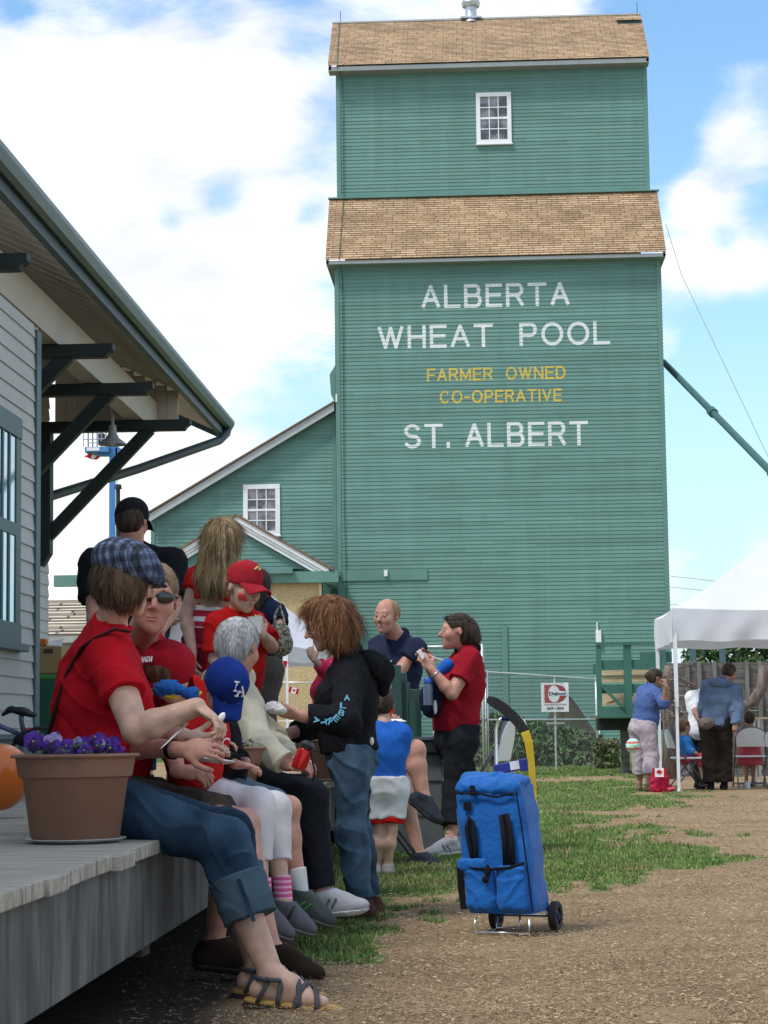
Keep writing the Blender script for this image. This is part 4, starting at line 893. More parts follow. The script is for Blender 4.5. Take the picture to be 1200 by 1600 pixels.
# ================================================================== tents
CANV = mat('tent_canvas', (.76, .765, .82), rough=.75, var=.03, scale=2, bump=.25, bscale=3.5)
def make_translucent(m, f=.26):
    t = m.node_tree; L = t.links.new; b = bsdf(m); o = [n for n in t.nodes if n.type == 'OUTPUT_MATERIAL'][0]; tr = t.nodes.new('ShaderNodeBsdfTranslucent'); L(b.inputs['Base Color'].links[0].from_socket, tr.inputs[0]); mx = t.nodes.new('ShaderNodeMixShader'); mx.inputs[0].default_value = f; L(b.outputs[0], mx.inputs[1]); L(tr.outputs[0], mx.inputs[2]); L(mx.outputs[0], o.inputs[0])
make_translucent(CANV)
def canopy(root, c, half, ang, zv, ze, za, seed, drop_fold=True):
    """pyramid canopy with slightly sagging roof, four hanging valances"""
    u = Vector((math.cos(ang), math.sin(ang), 0)); v = Vector((-math.sin(ang), math.cos(ang), 0)); c = Vector((c[0], c[1], 0))
    cor = [c + u * sx * half + v * sy * half for sx, sy in ((-1, -1), (1, -1), (1, 1), (-1, 1))]
    mb = MB(); n = 12
    for k in range(4):
        a, b = cor[k], cor[(k + 1) % 4]; vs = []
        for j in range(n + 1):
            t = j / n
            for i in range(n + 1):
                s = i / n; p = a.lerp(b, s).lerp(c, t); z = ze + (za - ze) * (t ** 1.10)
                sag = .05 * math.sin(math.pi * s) * (1 - t) + .03 * math.sin(math.pi * t)
                vs.append((p.x, p.y, z - sag))
        mb.add(vs, [(j * (n + 1) + i, j * (n + 1) + i + 1, (j + 1) * (n + 1) + i + 1, (j + 1) * (n + 1) + i) for j in range(n) for i in range(n)])
    mb.build('canopy', CANV, root, smooth=True, auto=20)
    for k in range(4):
        a, b = cor[k], cor[(k + 1) % 4]; nn = ((a + b) / 2 - c).normalized(); vs = []; m_ = 40
        for j in range(7):
            t = j / 6
            for i in range(m_ + 1):
                s = i / m_; p = a.lerp(b, s); z = ze - .05 * math.sin(math.pi * s) * (1 - t) + (zv - ze) * t - .0 
                w = .018 * t * math.sin(s * 38 + seed + k * 2 + 3 * t) + .03 * t * mnoise.noise((s * 7, k * 3.1 + seed, t)) - .10 * math.sin(math.pi * s) * t * .3
                p = p + nn * w; vs.append((p.x, p.y, z + .012 * t * math.sin(s * 21 + k)))
        o = MB(); o.add(vs, [(j * (m_ + 1) + i, j * (m_ + 1) + i + 1, (j + 1) * (m_ + 1) + i + 1, (j + 1) * (m_ + 1) + i) for j in range(6) for i in range(m_)]); o.build('valance', CANV, root, smooth=True)
    return cor
def build_tents():
    TP = mat('tent_pole_paint', (.72, .73, .76), rough=.4, var=.03)
    fl = G(1061, 1237); yb_ = fl.y + 3.0
    root = empty('white_tent', (fl.x + 1.5, fl.y + 1.5, 0), 'large white pop-up tent at the right shading people on folding chairs', 'tent')
    ze = P(1061, 950, fl.y).z; zv = P(1061, 1002, fl.y).z
    cor = canopy(root, (fl.x + 1.47, fl.y + 1.47), 1.5, 0, zv, ze, ze + 1.02, 1)
    for p in cor:
        s = MB(); sg = Vector((.03 if p.x < fl.x + 1.4 else -.03, .03 if p.y < fl.y + 1.4 else -.03, 0)); p = p + sg
        s.bb(p.x - .02, p.x + .02, p.y - .02, p.y + .02, 0, 1.2); s.bb(p.x - .026, p.x + .026, p.y - .026, p.y + .026, 1.15, ze - .03); s.bb(p.x - .04, p.x + .04, p.y - .04, p.y + .04, 0, .012); s.build('pole', TP, root)
    s = MB()
    for k in range(4):
        a, b = cor[k], cor[(k + 1) % 4]
        for t in (0, .5):
            p0, p1 = a.lerp(b, t), a.lerp(b, t + .5); ctr = Vector((fl.x + 1.47, fl.y + 1.47, 0)); p0 = p0.lerp(ctr, .10); p1 = p1.lerp(ctr, .10)
            s.beam((p0.x, p0.y, ze - .32 if t == 0 else ze - .08), (p1.x, p1.y, ze - .08 if t == 0 else ze - .32), .015, .03)
            s.beam((p0.x, p0.y, ze - .10 if t == 0 else ze - .42), (p1.x, p1.y, ze - .42 if t == 0 else ze - .10), .015, .03)
    s.build('truss_bar', TP, root)
    Yn = 36.0; q = P(451, 1200, Yn)
    ang = R(73); u = Vector((math.cos(ang), math.sin(ang), 0)); v = Vector((-math.sin(ang), math.cos(ang), 0))
    cx = Vector((q.x, Yn, 0)) + (u + v) * 1.5
    root = empty('white_tent', (cx.x, cx.y, 0), 'white pop-up tent seen between the platform crowd, in front of the plywood wall', 'tent')
    ze2 = P(451, 1008, Yn).z; zv2 = P(451, 1034, Yn).z; za2 = P(410, 893, cx.y).z
    cor = canopy(root, (cx.x, cx.y), 1.5, ang, zv2, ze2, za2, 5)
    for p in cor:
        s = MB(); d = (Vector((cx.x, cx.y, 0)) - p).normalized() * .04; p = p + d
        s.bb(p.x - .022, p.x + .022, p.y - .022, p.y + .022, 0, ze2 - .03); s.build('pole', TP, root)
build_tents()

def spruces():
    for (x, y, h, lb) in ((15.5, 62, 9.5, 'tall dark spruce tree whose reflection shows in the station window'), (20.5, 70, 8, 'shorter dark spruce tree reflected low in the station window')):
        t = empty('spruce_tree', (x, y, 0), lb, 'tree'); m_ = MB(); m_.tube([(x, y, 0), (x, y, h)], [.16, .03], 8); m_.build('trunk', BLACKG, t)
        def cr(r, x=x, y=y, h=h):
            z = .8 + (h - .8) * r.random() ** 1.3; a = r.uniform(0, 6.28); lay = .6 + .4 * abs(math.sin(z * 4)); d = (h - z) * .28 * lay * r.random() ** .5 + .05; return Vector((x + d * math.cos(a), y + d * math.sin(a), z - d * .3)), (0, 0, 1)
        leafmass('crown', None, None, cr, 3500, .16, LEAF, 5, parent=t)
spruces()
# ================================================================== figures: smooth-blended volumes turned into one continuous surface
def V3(p): return np.array(p, dtype=np.float32)
class Vol:
    def __init__(s, vox): s.p = []; s.vox = vox; s.cut = None
    def rc(s, a, b, ra, rb, k=.02, flat=None, cut=None, op='u'):
        s.p.append(('rc', V3(a), V3(b), ra, rb, k, flat, cut, op)); return s
    def el(s, c, r, rot=None, k=.02, cut=None, op='u'):
        s.p.append(('el', V3(c), V3(r), rot, None, k, None, cut, op)); return s
    def field(s, wr=0, wf=14.0, seed=0.0, cuts=()):
        lo = np.full(3, 1e9); hi = -lo
        bb = []
        for t in s.p:
            if t[0] == 'rc': R_ = max(t[3], t[4]) * (t[6][1] if t[6] and t[6][1] > 1 else 1); l = np.minimum(t[1], t[2]) - R_; h = np.maximum(t[1], t[2]) + R_
            else: R_ = float(t[2].max()); l = t[1] - R_; h = t[1] + R_
            m_ = t[5] + 2.5 * s.vox + wr * 2; bb.append((l - m_, h + m_))
            if t[8] == 'u': lo = np.minimum(lo, l); hi = np.maximum(hi, h)
        lo -= 3 * s.vox + wr * 2; hi += 3 * s.vox + wr * 2
        n = np.ceil((hi - lo) / s.vox).astype(int) + 1; s.lo = lo
        ax = [(lo[i] + s.vox * np.arange(n[i])).astype(np.float32) for i in range(3)]
        F = np.full(n, .5, dtype=np.float32)
        for t, (l, h) in zip(s.p, bb):
            i0 = np.clip(((l - lo) / s.vox).astype(int), 0, n); i1 = np.clip(((h - lo) / s.vox).astype(int) + 2, 0, n)
            if (i1 <= i0).any(): continue
            X = ax[0][i0[0]:i1[0], None, None]; Y = ax[1][None, i0[1]:i1[1], None]; Z = ax[2][None, None, i0[2]:i1[2]]
            sl = (slice(i0[0], i1[0]), slice(i0[1], i1[1]), slice(i0[2], i1[2]))
            if t[0] == 'rc':
                a, b, ra, rb, k, flat = t[1:7]; ab = b - a; L2 = float(ab @ ab) + 1e-9
                px, py, pz = X - a[0], Y - a[1], Z - a[2]
                tt = np.clip((px * ab[0] + py * ab[1] + pz * ab[2]) / L2, 0, 1)
                qx, qy, qz = px - tt * ab[0], py - tt * ab[1], pz - tt * ab[2]
                if flat is not None:
                    d_, f_ = V3(flat[0]), flat[1]; dd = qx * d_[0] + qy * d_[1] + qz * d_[2]; g = (1 / f_ - 1)
                    qx, qy, qz = qx + dd * d_[0] * g, qy + dd * d_[1] * g, qz + dd * d_[2] * g
                d = np.sqrt(qx * qx + qy * qy + qz * qz) - (ra + (rb - ra) * tt)
            else:
                c, r, rot, _, k, _f = t[1:7]; px, py, pz = X - c[0], Y - c[1], Z - c[2]
                if rot is None: ux, uy, uz = px / r[0], py / r[1], pz / r[2]
                else:
                    e = [V3(q) for q in rot]; ux, uy, uz = [(px * e[i][0] + py * e[i][1] + pz * e[i][2]) / r[i] for i in range(3)]
                q = np.sqrt(ux * ux + uy * uy + uz * uz); g = np.sqrt((ux / r[0]) ** 2 + (uy / r[1]) ** 2 + (uz / r[2]) ** 2) + 1e-6
                d = q * (q - 1) / g; d = np.where(q < .3, -float(r.min()), d)
            if t[7] is not None:
                for (pt, nn) in t[7]:
                    pt, nn = V3(pt), V3(nn); d = np.maximum(d, (X - pt[0]) * nn[0] + (Y - pt[1]) * nn[1] + (Z - pt[2]) * nn[2])
            f = F[sl]; k = max(k, 1e-4)
            if t[8] == 'u':
                h_ = np.maximum(k - np.abs(f - d), 0) / k; F[sl] = np.minimum(f, d) - h_ * h_ * k * .25
            else:
                d = -d; h_ = np.maximum(k - np.abs(f - d), 0) / k; F[sl] = np.maximum(f, d) + h_ * h_ * k * .25
        if wr:
            idx = np.nonzero(np.abs(F) < .05); x, y, z = (ax[i][idx[i]] * wf * 2.5 + seed for i in range(3))
            wx, wy, wz = x + 1.3 * np.sin(z * .55 + y * .4 + seed), y + 1.1 * np.sin(x * .6 + z * .35), z + 1.4 * np.sin(x * .5 - y * .45)
            r1 = 1 - np.abs(np.sin(wz * .85 + wx * .5)); r2 = 1 - np.abs(np.sin(wz * .6 - wx * .75 + wy * .4 + 1.3))
            w = -(r1 ** 3) * 1.15 * (.5 + .5 * np.sin(wy * .7 + wx * .4)) - (r2 ** 4) * 1.1 * (.5 + .5 * np.sin(wx * .6 - wz * .3 + 2)) + .45 * np.sin(wz * 1.7 + 1.2 * np.sin(wx * 1.1)) * np.sin(wx * 1.2 + wy) + .45
            F[idx] += (w * wr).astype(np.float32)
        for (pt, nn) in cuts:
            pt, nn = V3(pt), V3(nn); F = np.maximum(F, (ax[0][:, None, None] - pt[0]) * nn[0] + (ax[1][None, :, None] - pt[1]) * nn[1] + (ax[2][None, None, :] - pt[2]) * nn[2])
        F[0] = F[-1] = .5; F[:, 0] = F[:, -1] = .5; F[:, :, 0] = F[:, :, -1] = .5
        return F
    def mesh(s, name, mats, parent=None, **kw):
        F = s.field(**kw); ins = F < 0; n = np.array(F.shape)
        c = [ins[a:n[0] - 1 + a, b:n[1] - 1 + b, d:n[2] - 1 + d] for a in (0, 1) for b in (0, 1) for d in (0, 1)]
        al = c[0].copy(); an = c[0].copy()
        for q in c[1:]: al &= q; an |= q
        act = an & ~al; ci = np.argwhere(act); N_ = len(ci)
        if N_ == 0: return None
        ids = np.full(act.shape, -1, dtype=np.int32); ids[tuple(ci.T)] = np.arange(N_)
        off = [(a, b, d) for a in (0, 1) for b in (0, 1) for d in (0, 1)]
        val = np.stack([F[ci[:, 0] + a, ci[:, 1] + b, ci[:, 2] + d] for a, b, d in off], 1)
        acc = np.zeros((N_, 3)); cnt = np.zeros(N_)
        for i in range(8):
            for ax_ in range(3):
                if off[i][ax_]: continue
                o2 = list(off[i]); o2[ax_] = 1; j = off.index(tuple(o2)); a, b = val[:, i], val[:, j]
                m_ = (a < 0) != (b < 0); t = np.where(m_, a / np.where(m_, a - b, 1), 0)
                p = np.array(off[i], float)[None].repeat(N_, 0); p[:, ax_] = t; acc[m_] += p[m_]; cnt[m_] += 1
        vs = (ci + acc / cnt[:, None]) * s.vox + s.lo
        faces = []
        for ax_ in range(3):
            s0 = [slice(1, n[i] - 1) for i in range(3)]; s1 = list(s0); s0[ax_] = slice(0, n[ax_] - 1); s1[ax_] = slice(1, n[ax_])
            A, B = ins[tuple(s0)], ins[tuple(s1)]; ch = A != B; e = np.argwhere(ch)
            if not len(e): continue
            e = e + 1; e[:, ax_] -= 1; sg = A[tuple((np.argwhere(ch)).T)]
            u, v = (ax_ + 1) % 3, (ax_ + 2) % 3; q = []
            for du, dv in ((-1, -1), (0, -1), (0, 0), (-1, 0)):
                g = e.copy(); g[:, u] += du; g[:, v] += dv; q.append(ids[g[:, 0], g[:, 1], g[:, 2]])
            q = np.stack(q, 1); q[~sg] = q[~sg][:, ::-1]; faces.append(q)
        fs = np.concatenate(faces); fs = fs[(fs >= 0).all(1)]
        me = bpy.data.meshes.new(name); me.vertices.add(len(vs)); me.vertices.foreach_set('co', vs.astype(np.float32).ravel())
        me.loops.add(fs.size); me.loops.foreach_set('vertex_index', fs.astype(np.int32).ravel())
        me.polygons.add(len(fs)); me.polygons.foreach_set('loop_start', np.arange(0, fs.size, 4, dtype=np.int32)); me.polygons.foreach_set('loop_total', np.full(len(fs), 4, dtype=np.int32))
        me.update(calc_edges=True); me.validate()
        for m_ in (mats if isinstance(mats, (list, tuple)) else [mats]): me.materials.append(m_)
        return link_mesh(name, me, parent, True)

def nrm(v): v = Vector(v); return v.normalized()
def yawv(deg): a = R(deg); return Vector((math.sin(a), math.cos(a), 0))     # 0 away from the camera, 90 to the right
SKIN = mat('skin', (.50, .30, .225), rough=.5, var=.13, scale=22, spec=.35, sss=.12, bump=.18, bscale=260)
SKIN2 = mat('skin_ruddy', (.50, .255, .19), rough=.5, var=.13, scale=22, spec=.35, sss=.12, bump=.18, bscale=260)
SKIN3 = mat('skin_fair', (.57, .355, .26), rough=.5, var=.13, scale=22, spec=.35, sss=.12, bump=.18, bscale=260)
SKIN4 = mat('skin_tan', (.33, .175, .12), rough=.5, var=.13, scale=22, spec=.35, sss=.1, bump=.18, bscale=260)
EYEM = mat('eye_dark', (.05, .035, .03), rough=.2); LIPM = mat('lip', (.42, .15, .13), rough=.45); BROWM = mat('eyebrow', (.13, .075, .045), rough=.8)
EYEW = mat('eye_white', (.6, .58, .55), rough=.3)
def cloth(name, col, rough=.9, var=.14, scale=7, bump=.35, bscale=220, sheen=.0, **kw): return mat(name, col, rough=rough, var=var, scale=scale, bump=bump, bscale=bscale, sheen=sheen, spec=.12, **kw)
def hairmat(name, col, col2): return mat(name, col, rough=.55, var=.25, scale=30, col2=col2, stretch=(1, 1, .16), bump=.6, bscale=70, spec=.15, detail=6)

def hand(vol, w, d, n, s=1.0, curl=.5, side=1, spread=.18, thumb=.6):
    """w wrist point, d towards the fingers, n out of the back of the hand, side +1/-1 where the thumb leaves"""
    d = nrm(d); n = nrm(Vector(n) - d * d.dot(Vector(n))); t = d.cross(n) * side; w = Vector(w)
    vol.el(w + d * .045 * s, (.040 * s, .050 * s, .0165 * s), rot=(t, d, n), k=.012)
    vol.rc(w - d * .01, w + d * .03 * s, .021 * s, .022 * s, k=.012, flat=(n, .75))
    for i, (u, L) in enumerate(((.028, .072), (.0095, .080), (-.0095, .074), (-.027, .058))):
        a = spread * (1.5 - i) * .55; dd = (d * math.cos(a) + t * math.sin(a)).normalized()
        p = w + d * .082 * s + t * u * s; ang = 0
        for seg in range(3):
            ang += curl * (.55 + .25 * seg) * (1 + .08 * i); l = L * s * (.42, .32, .26)[seg]
            q = p + (dd * math.cos(ang) - n * math.sin(ang)) * l
            vol.rc(p, q, (.0088, .0082, .0074)[seg] * s, (.0082, .0074, .0064)[seg] * s, k=.004); p = q
    p = w + d * .022 * s + t * .026 * s; q = p + (t * .70 + d * .62 - n * .25).normalized() * .040 * s; r_ = q + (d * (.9) + t * .25 - n * thumb).normalized() * .030 * s; e = r_ + (d * .8 - n * thumb * 1.3 - t * .1).normalized() * .024 * s
    vol.rc(p, q, .0135 * s, .0105 * s, k=.01); vol.rc(q, r_, .0105 * s, .0095 * s, k=.004); vol.rc(r_, e, .0095 * s, .0078 * s, k=.004)

def limb(vol, a, b, ra, rb, inf=0, k=.02, cut=None, flat=None): vol.rc(a, b, ra + inf, rb + inf, k=k, cut=cut, flat=flat)
class Fig:
    """one standing or seated person.  All joints are world points"""
    def __init__(s, loc, label, Y, vox=None, group=None):
        s.root = empty('person', loc, label, 'person', group); s.vox = vox or min(.013, max(.0046, Y * .00066)); s.j = {}
    def head(s, c, f, up=(0, 0, 1), hh=.235, nose=1.0, wide=1.0):
        f = nrm(f); up = Vector(up); up = nrm(up - f * f.dot(up)); r = f.cross(up); s.H = (Vector(c), f, up, r, hh, nose, wide); return s
    def hp(s, x, y, z):
        c, f, u, r, hh = s.H[:5]; return c + (r * x * s.H[6] + f * y + u * z) * hh
    def head_prims(s, v, ears=True):
        c, f, u, r, hh, nose, wd = s.H; E = (r, f, u); h = hh; P_ = s.hp
        v.el(P_(0, -.05, .13), (.335 * h * wd, .415 * h, .365 * h), rot=E, k=.01)
        v.el(P_(0, .10, -.12), (.265 * h * wd, .29 * h, .33 * h), rot=E, k=.06 * h * 2)
        v.el(P_(0, .20, -.33), (.17 * h * wd, .18 * h, .15 * h), rot=E, k=.10 * h)
        v.el(P_(0, .31, -.42), (.085 * h, .07 * h, .07 * h), rot=E, k=.07 * h)
        for sg in (-1, 1):
            v.el(P_(.17 * sg, .24, -.10), (.12 * h, .12 * h, .13 * h), rot=E, k=.08 * h)
            v.el(P_(.135 * sg, .455, .035), (.085 * h, .075 * h, .048 * h), rot=E, k=.05 * h, op='s')
            v.el(P_(.135 * sg, .330, .030), (.062 * h, .062 * h, .045 * h), rot=E, k=.02 * h)
        v.rc(P_(-.17, .325, .115), P_(.17, .325, .115), .050 * h, .050 * h, k=.06 * h)
        v.rc(P_(0, .36, .08), P_(0, .36 + .125 * nose, -.11), .030 * h, .047 * h, k=.05 * h)
        for sg in (-1, 1): v.el(P_(.045 * sg, .40, -.135), (.034 * h, .045 * h, .03 * h), rot=E, k=.03 * h)
        v.rc(P_(-.075, .352, -.255), P_(.075, .352, -.255), .026 * h, .026 * h, k=.025 * h); v.rc(P_(-.06, .350, -.300), P_(.06, .350, -.300), .029 * h, .029 * h, k=.025 * h)
        v.rc(P_(-.09, .405, -.279), P_(.09, .405, -.279), .010 * h, .010 * h, k=.012 * h, op='s')
        if ears:
            for sg in (-1, 1):
                v.el(P_(.345 * sg, -.05, -.01), (.030 * h, .075 * h, .125 * h), rot=E, k=.02 * h); v.el(P_(.395 * sg, -.03, .02), (.02 * h, .04 * h, .07 * h), rot=E, k=.02 * h, op='s')
    def face_parts(s, body, lips=True, brow=True, eyes=True, lipm=None):
        h = s.H[4]; E = Matrix((s.H[3], s.H[1], s.H[2])).transposed()
        if eyes:
            for sg in (-1, 1):
                m_ = MB(); m_.ell(s.hp(.135 * sg, .370, .028), (.048 * h, .030 * h, .018 * h), rot=E); o = m_.build('eye', EYEW, body, smooth=True)
                m_ = MB(); m_.ell(s.hp(.137 * sg, .396, .028), (.019 * h, .012 * h, .017 * h), rot=E); m_.build('iris', EYEM, o, smooth=True)
        if brow:
            for sg in (-1, 1):
                m_ = MB(); m_.tube([s.hp(.06 * sg, .374, .098), s.hp(.13 * sg, .370, .125), s.hp(.205 * sg, .325, .105)], [.012 * h, .016 * h, .008 * h], 6); m_.build('eyebrow', BROWM, body, smooth=True)
        if lips:
            m_ = MB(); m_.ell(s.hp(0, .382, -.258), (.088 * h, .018 * h, .017 * h), rot=E); m_.ell(s.hp(0, .384, -.302), (.072 * h, .020 * h, .020 * h), rot=E); m_.build('lips', lipm or LIPM, body, smooth=True)
    def torso(s, pelvis, neck, yaw, sw=.36, hw=.32, depth=.115, belly=0, bust=0, hipyaw=None, lean=None, sc=1.0):
        s.pel, s.nk = Vector(pelvis), Vector(neck); s.fw = yawv(yaw) if not isinstance(yaw, Vector) else yaw; s.sc = sc
        ax = (s.nk - s.pel).normalized(); s.ax = ax; f = (s.fw - ax * s.fw.dot(ax)).normalized(); s.tf = f; s.tr = f.cross(ax).normalized()
        hf = yawv(hipyaw) if hipyaw is not None else f; s.hr = (hf.cross(Vector((0, 0, 1)))).normalized()
        s.sw, s.hw, s.dep, s.belly, s.bust = sw, hw, depth, belly, bust
        s.shR = s.nk - ax * .055 * sc + s.tr * (sw / 2 - .035 * sc); s.shL = s.nk - ax * .055 * sc - s.tr * (sw / 2 - .035 * sc)
        s.hiR = s.pel + s.hr * hw * .27; s.hiL = s.pel - s.hr * hw * .27; return s
    def torso_prims(s, v, inf=0, k=.05, low=True, shoulders=True, cut=None):
        E = (s.tr, s.tf, s.ax); L = (s.nk - s.pel).length; q = s.sc; at = lambda t: s.pel.lerp(s.nk, t)
        i = inf
        if low: v.el(at(.02), (s.hw * .475 + i, s.dep * 1.0 + i, .120 * q + i), rot=E, k=k, cut=cut)
        v.el(at(.30) + s.tf * .02, (s.hw * .46 + i, s.dep * 1.0 + i, L * .28 + i), rot=E, k=k, cut=cut)
        v.el(at(.62), (s.sw * .43 + i, s.dep * 1.0 + i, L * .30 + i), rot=E, k=k, cut=cut)
        v.el(at(.84), (s.sw * .40 + i, s.dep * .80 + i, L * .15 + i), rot=E, k=k, cut=cut)
        if s.belly: v.el(at(.24) + s.tf * (s.dep * .55), (s.hw * .42 + i, s.belly + i, L * .24 + i), rot=E, k=k, cut=cut)
        if s.bust:
            for sg in (-1, 1): v.el(at(.63) + s.tf * s.dep * .75 + s.tr * sg * s.sw * .2, (s.bust + i, s.bust + i, s.bust * 1.05 + i), rot=E, k=k, cut=cut)
        if shoulders:
            v.rc(s.shR, s.shL, .050 * q + i, .050 * q + i, k=k)
            for sh in (s.shR, s.shL): v.rc(s.nk + s.ax * .045 * q, s.nk.lerp(sh, .8) + s.ax * .012, .040 * q + i * .8, .038 * q + i, k=k)
    def arms(s, eR=None, wR=None, eL=None, wL=None, r=.045):
        s.eR, s.wR, s.eL, s.wL = (Vector(x) if x is not None else None for x in (eR, wR, eL, wL)); s.ar = r; return s
    def legs(s, kR=None, aR=None, kL=None, aL=None, tR=None, tL=None, r=.085, feet=True):
        s.kR, s.aR, s.kL, s.aL = (Vector(x) if x is not None else None for x in (kR, aR, kL, aL)); s.lr = r
        s.tR = nrm(tR) if tR is not None else None; s.tL = nrm(tL) if tL is not None else s.tR; return s
    def arm_prims(s, v, side, inf=0, k=.02, upto=None, r=None):
        sh, e, w = (s.shR, s.eR, s.wR) if side > 0 else (s.shL, s.eL, s.wL); a = r or s.ar
        if e is None: return
        if upto is not None and upto <= 1:
            p = sh.lerp(e, upto); d = (e - sh).normalized(); v.rc(sh, e, a * 1.08 + inf, a * .95 + inf * 1.5, k=k, cut=[(p, d)]); return
        v.rc(sh, e, a * 1.12 + inf, a * .82 + inf, k=k)
        if w is None: return
        if upto is not None:
            p = e.lerp(w, upto - 1); d = (w - e).normalized(); v.rc(e, w, a * .86 + inf, a * .62 + inf, k=k, cut=[(p, d)]); return
        m_ = e.lerp(w, .3); v.rc(e, m_, a * .80 + inf, a * .84 + inf, k=k * .7); v.rc(m_, w, a * .84 + inf, a * .53 + inf, k=k * .7)
    def leg_prims(s, v, side, inf=0, k=.03, upto=None, calf=True, r=None, flare=0, cutdir=None):
        h, kn, an = (s.hiR, s.kR, s.aR) if side > 0 else (s.hiL, s.kL, s.aL); a = r or s.lr
        if kn is None: return
        if upto is not None and upto <= 1:
            p = h.lerp(kn, upto); d = (kn - h).normalized(); v.rc(h, kn, a * 1.05 + inf, a * .70 + inf + flare, k=k, cut=[(p, d)]); return
        v.rc(h, kn, a * 1.05 + inf, a * .66 + inf, k=k)
        if an is None: return
        if upto is not None:
            p = kn.lerp(an, upto - 1); d = (an - kn).normalized(); back = -(s.tR if side > 0 else s.tL); back = back - d * back.dot(d); v.rc(kn, kn.lerp(an, .35) + back * .018, a * .66 + inf, a * .64 + inf, k=k, cut=[(p, d)]); v.rc(kn, an, a * .66 + inf, a * .50 + inf + flare, k=k, cut=[(p, d)]); return
        d = (an - kn); back = -(s.tR if side > 0 else s.tL); back = (back - d.normalized() * back.dot(d.normalized()))
        v.rc(kn, kn.lerp(an, .35) + back * .018, a * .58 + inf, a * .62 + inf, k=k); v.rc(kn.lerp(an, .35) + back * .018, an, a * .62 + inf, a * .38 + inf, k=k)
    def foot_prims(s, v, side, inf=0, L=.25, k=.015, q=1.0, top=1.0):
        an, t = (s.aR, s.tR) if side > 0 else (s.aL, s.tL)
        if an is None: return
        t = Vector(t); up = Vector((0, 0, 1)); up = nrm(up - t * t.dot(up)); w = t.cross(up); an = Vector(an)
        heel = an - up * .055 * q - t * .035 * q; ball = an - up * .068 * q + t * (L * .50); toe = an - up * .072 * q + t * (L * .72)
        v.rc(an, heel, .036 * q + inf, .030 * q + inf, k=k); v.rc(an + up * .0, an - up * .03 * q + t * L * .28, .037 * q + inf, .036 * q * top + inf, k=k)
        v.rc(heel, ball, .030 * q + inf, .030 * q + inf, k=k, flat=(w, 1.15)); v.rc(an - up * .03 * q + t * L * .28, ball + up * .008, .036 * q * top + inf, .028 * q + inf, k=k)
        v.rc(ball, toe, .029 * q + inf, .021 * q + inf, k=k, flat=(w, 1.5))
    def body(s, m, hands=True, feet=True, hand_args=(), neck=.056, parts=None, extra=None, legs=True, **fa):
        v = Vol(s.vox); s.torso_prims(v, -.006, k=.05); s.head_prims(v)
        s.neck = neck; hb = s.hp(0, -.10, -.22); v.rc(s.nk, hb, neck, neck * .92, k=.03)
        for sd in (1, -1): s.arm_prims(v, sd)
        if legs:
            for sd in (1, -1):
                s.leg_prims(v, sd)
                if feet: s.foot_prims(v, sd, q=s.sc, L=.245 * s.sc)
        for h in hand_args: hand(v, *h[:3], **h[3])
        if extra: extra(v)
        b = v.mesh('body', m, s.root); s.b = b; s.face_parts(b, **fa); return b
    def shirt(s, m, sleeve=.55, inf=.014, hem=None, wr=.005, name='shirt', loose=0, seed=1., k=.05, neckdrop=.0, low=True, sleeves=(1, -1), extra=None, wf=14., skirt=0, arm_inf=None):
        hz = hem if hem is not None else s.pel - s.ax * .06
        v = Vol(s.vox); s.torso_prims(v, inf, k=k, low=low, cut=[(hz, -s.ax)])
        for sd in sleeves: s.arm_prims(v, sd, inf=(arm_inf if arm_inf is not None else inf + .002), k=.04, upto=sleeve)
        if skirt: v.rc(s.pel.lerp(s.nk, .35), s.pel - s.ax * .1, s.hw * .42, s.hw * .42 + skirt, k=.05, flat=(s.tf, .8), cut=[(hz, -s.ax)])
        if extra: extra(v)
        top = s.nk + s.ax * (.045 - neckdrop)
        cuts = []
        v.el(s.nk + s.ax * .06 + s.tf * .012, (.062, .066, .05 + neckdrop), rot=(s.tr, s.tf, s.ax), k=.01, op='s')
        return v.mesh(name, m, s.root, wr=wr, wf=wf, seed=seed, cuts=cuts)
    def pants(s, m, length=1.9, inf=.012, wr=.004, name='trousers', seed=3., top=None, flare=0, wf=13., sides=(1, -1), r=None, extra=None):
        v = Vol(s.vox); E = (s.hr, s.hr.cross(Vector((0, 0, 1))) * -1, Vector((0, 0, 1))); at = lambda t: s.pel.lerp(s.nk, t); tp = top if top is not None else at(.22); ct = [(tp, s.ax)]
        v.el(at(.02), (s.hw * .48 + inf, s.dep * 1.0 + inf, .120 * s.sc + inf), rot=(s.tr, s.tf, s.ax), k=.04, cut=ct); v.el(at(.2), (s.hw * .45 + inf, s.dep * .95 + inf, .12 * s.sc), rot=(s.tr, s.tf, s.ax), k=.04, cut=ct)
        for sd in sides: s.leg_prims(v, sd, inf=inf, upto=length, flare=flare, k=.04, r=r)
        if extra: extra(v)
        return v.mesh(name, m, s.root, wr=wr * 1.3, wf=wf, seed=seed)
    def shoe_vol(s, v, an, t, up, q, inf, L):
        w = t.cross(up); v.rc(an - t * .012 * q, an - up * .052 * q - t * .034 * q, .037 * q + inf, .035 * q + inf, k=.02)
        v.rc(an + t * .004 * q, an - up * .036 * q + t * .098 * q, .038 * q + inf, .033 * q + inf, k=.03)
        v.rc(an - up * .060 * q - t * .030 * q, an - up * .062 * q + t * .11 * q, .033 * q + inf, .035 * q + inf, k=.02, flat=(w, 1.12))
        v.el(an - up * .060 * q + t * (L - .055) * q, (.040 * q + inf, .062 * q + inf, .029 * q + inf), rot=(w, t, up), k=.03)
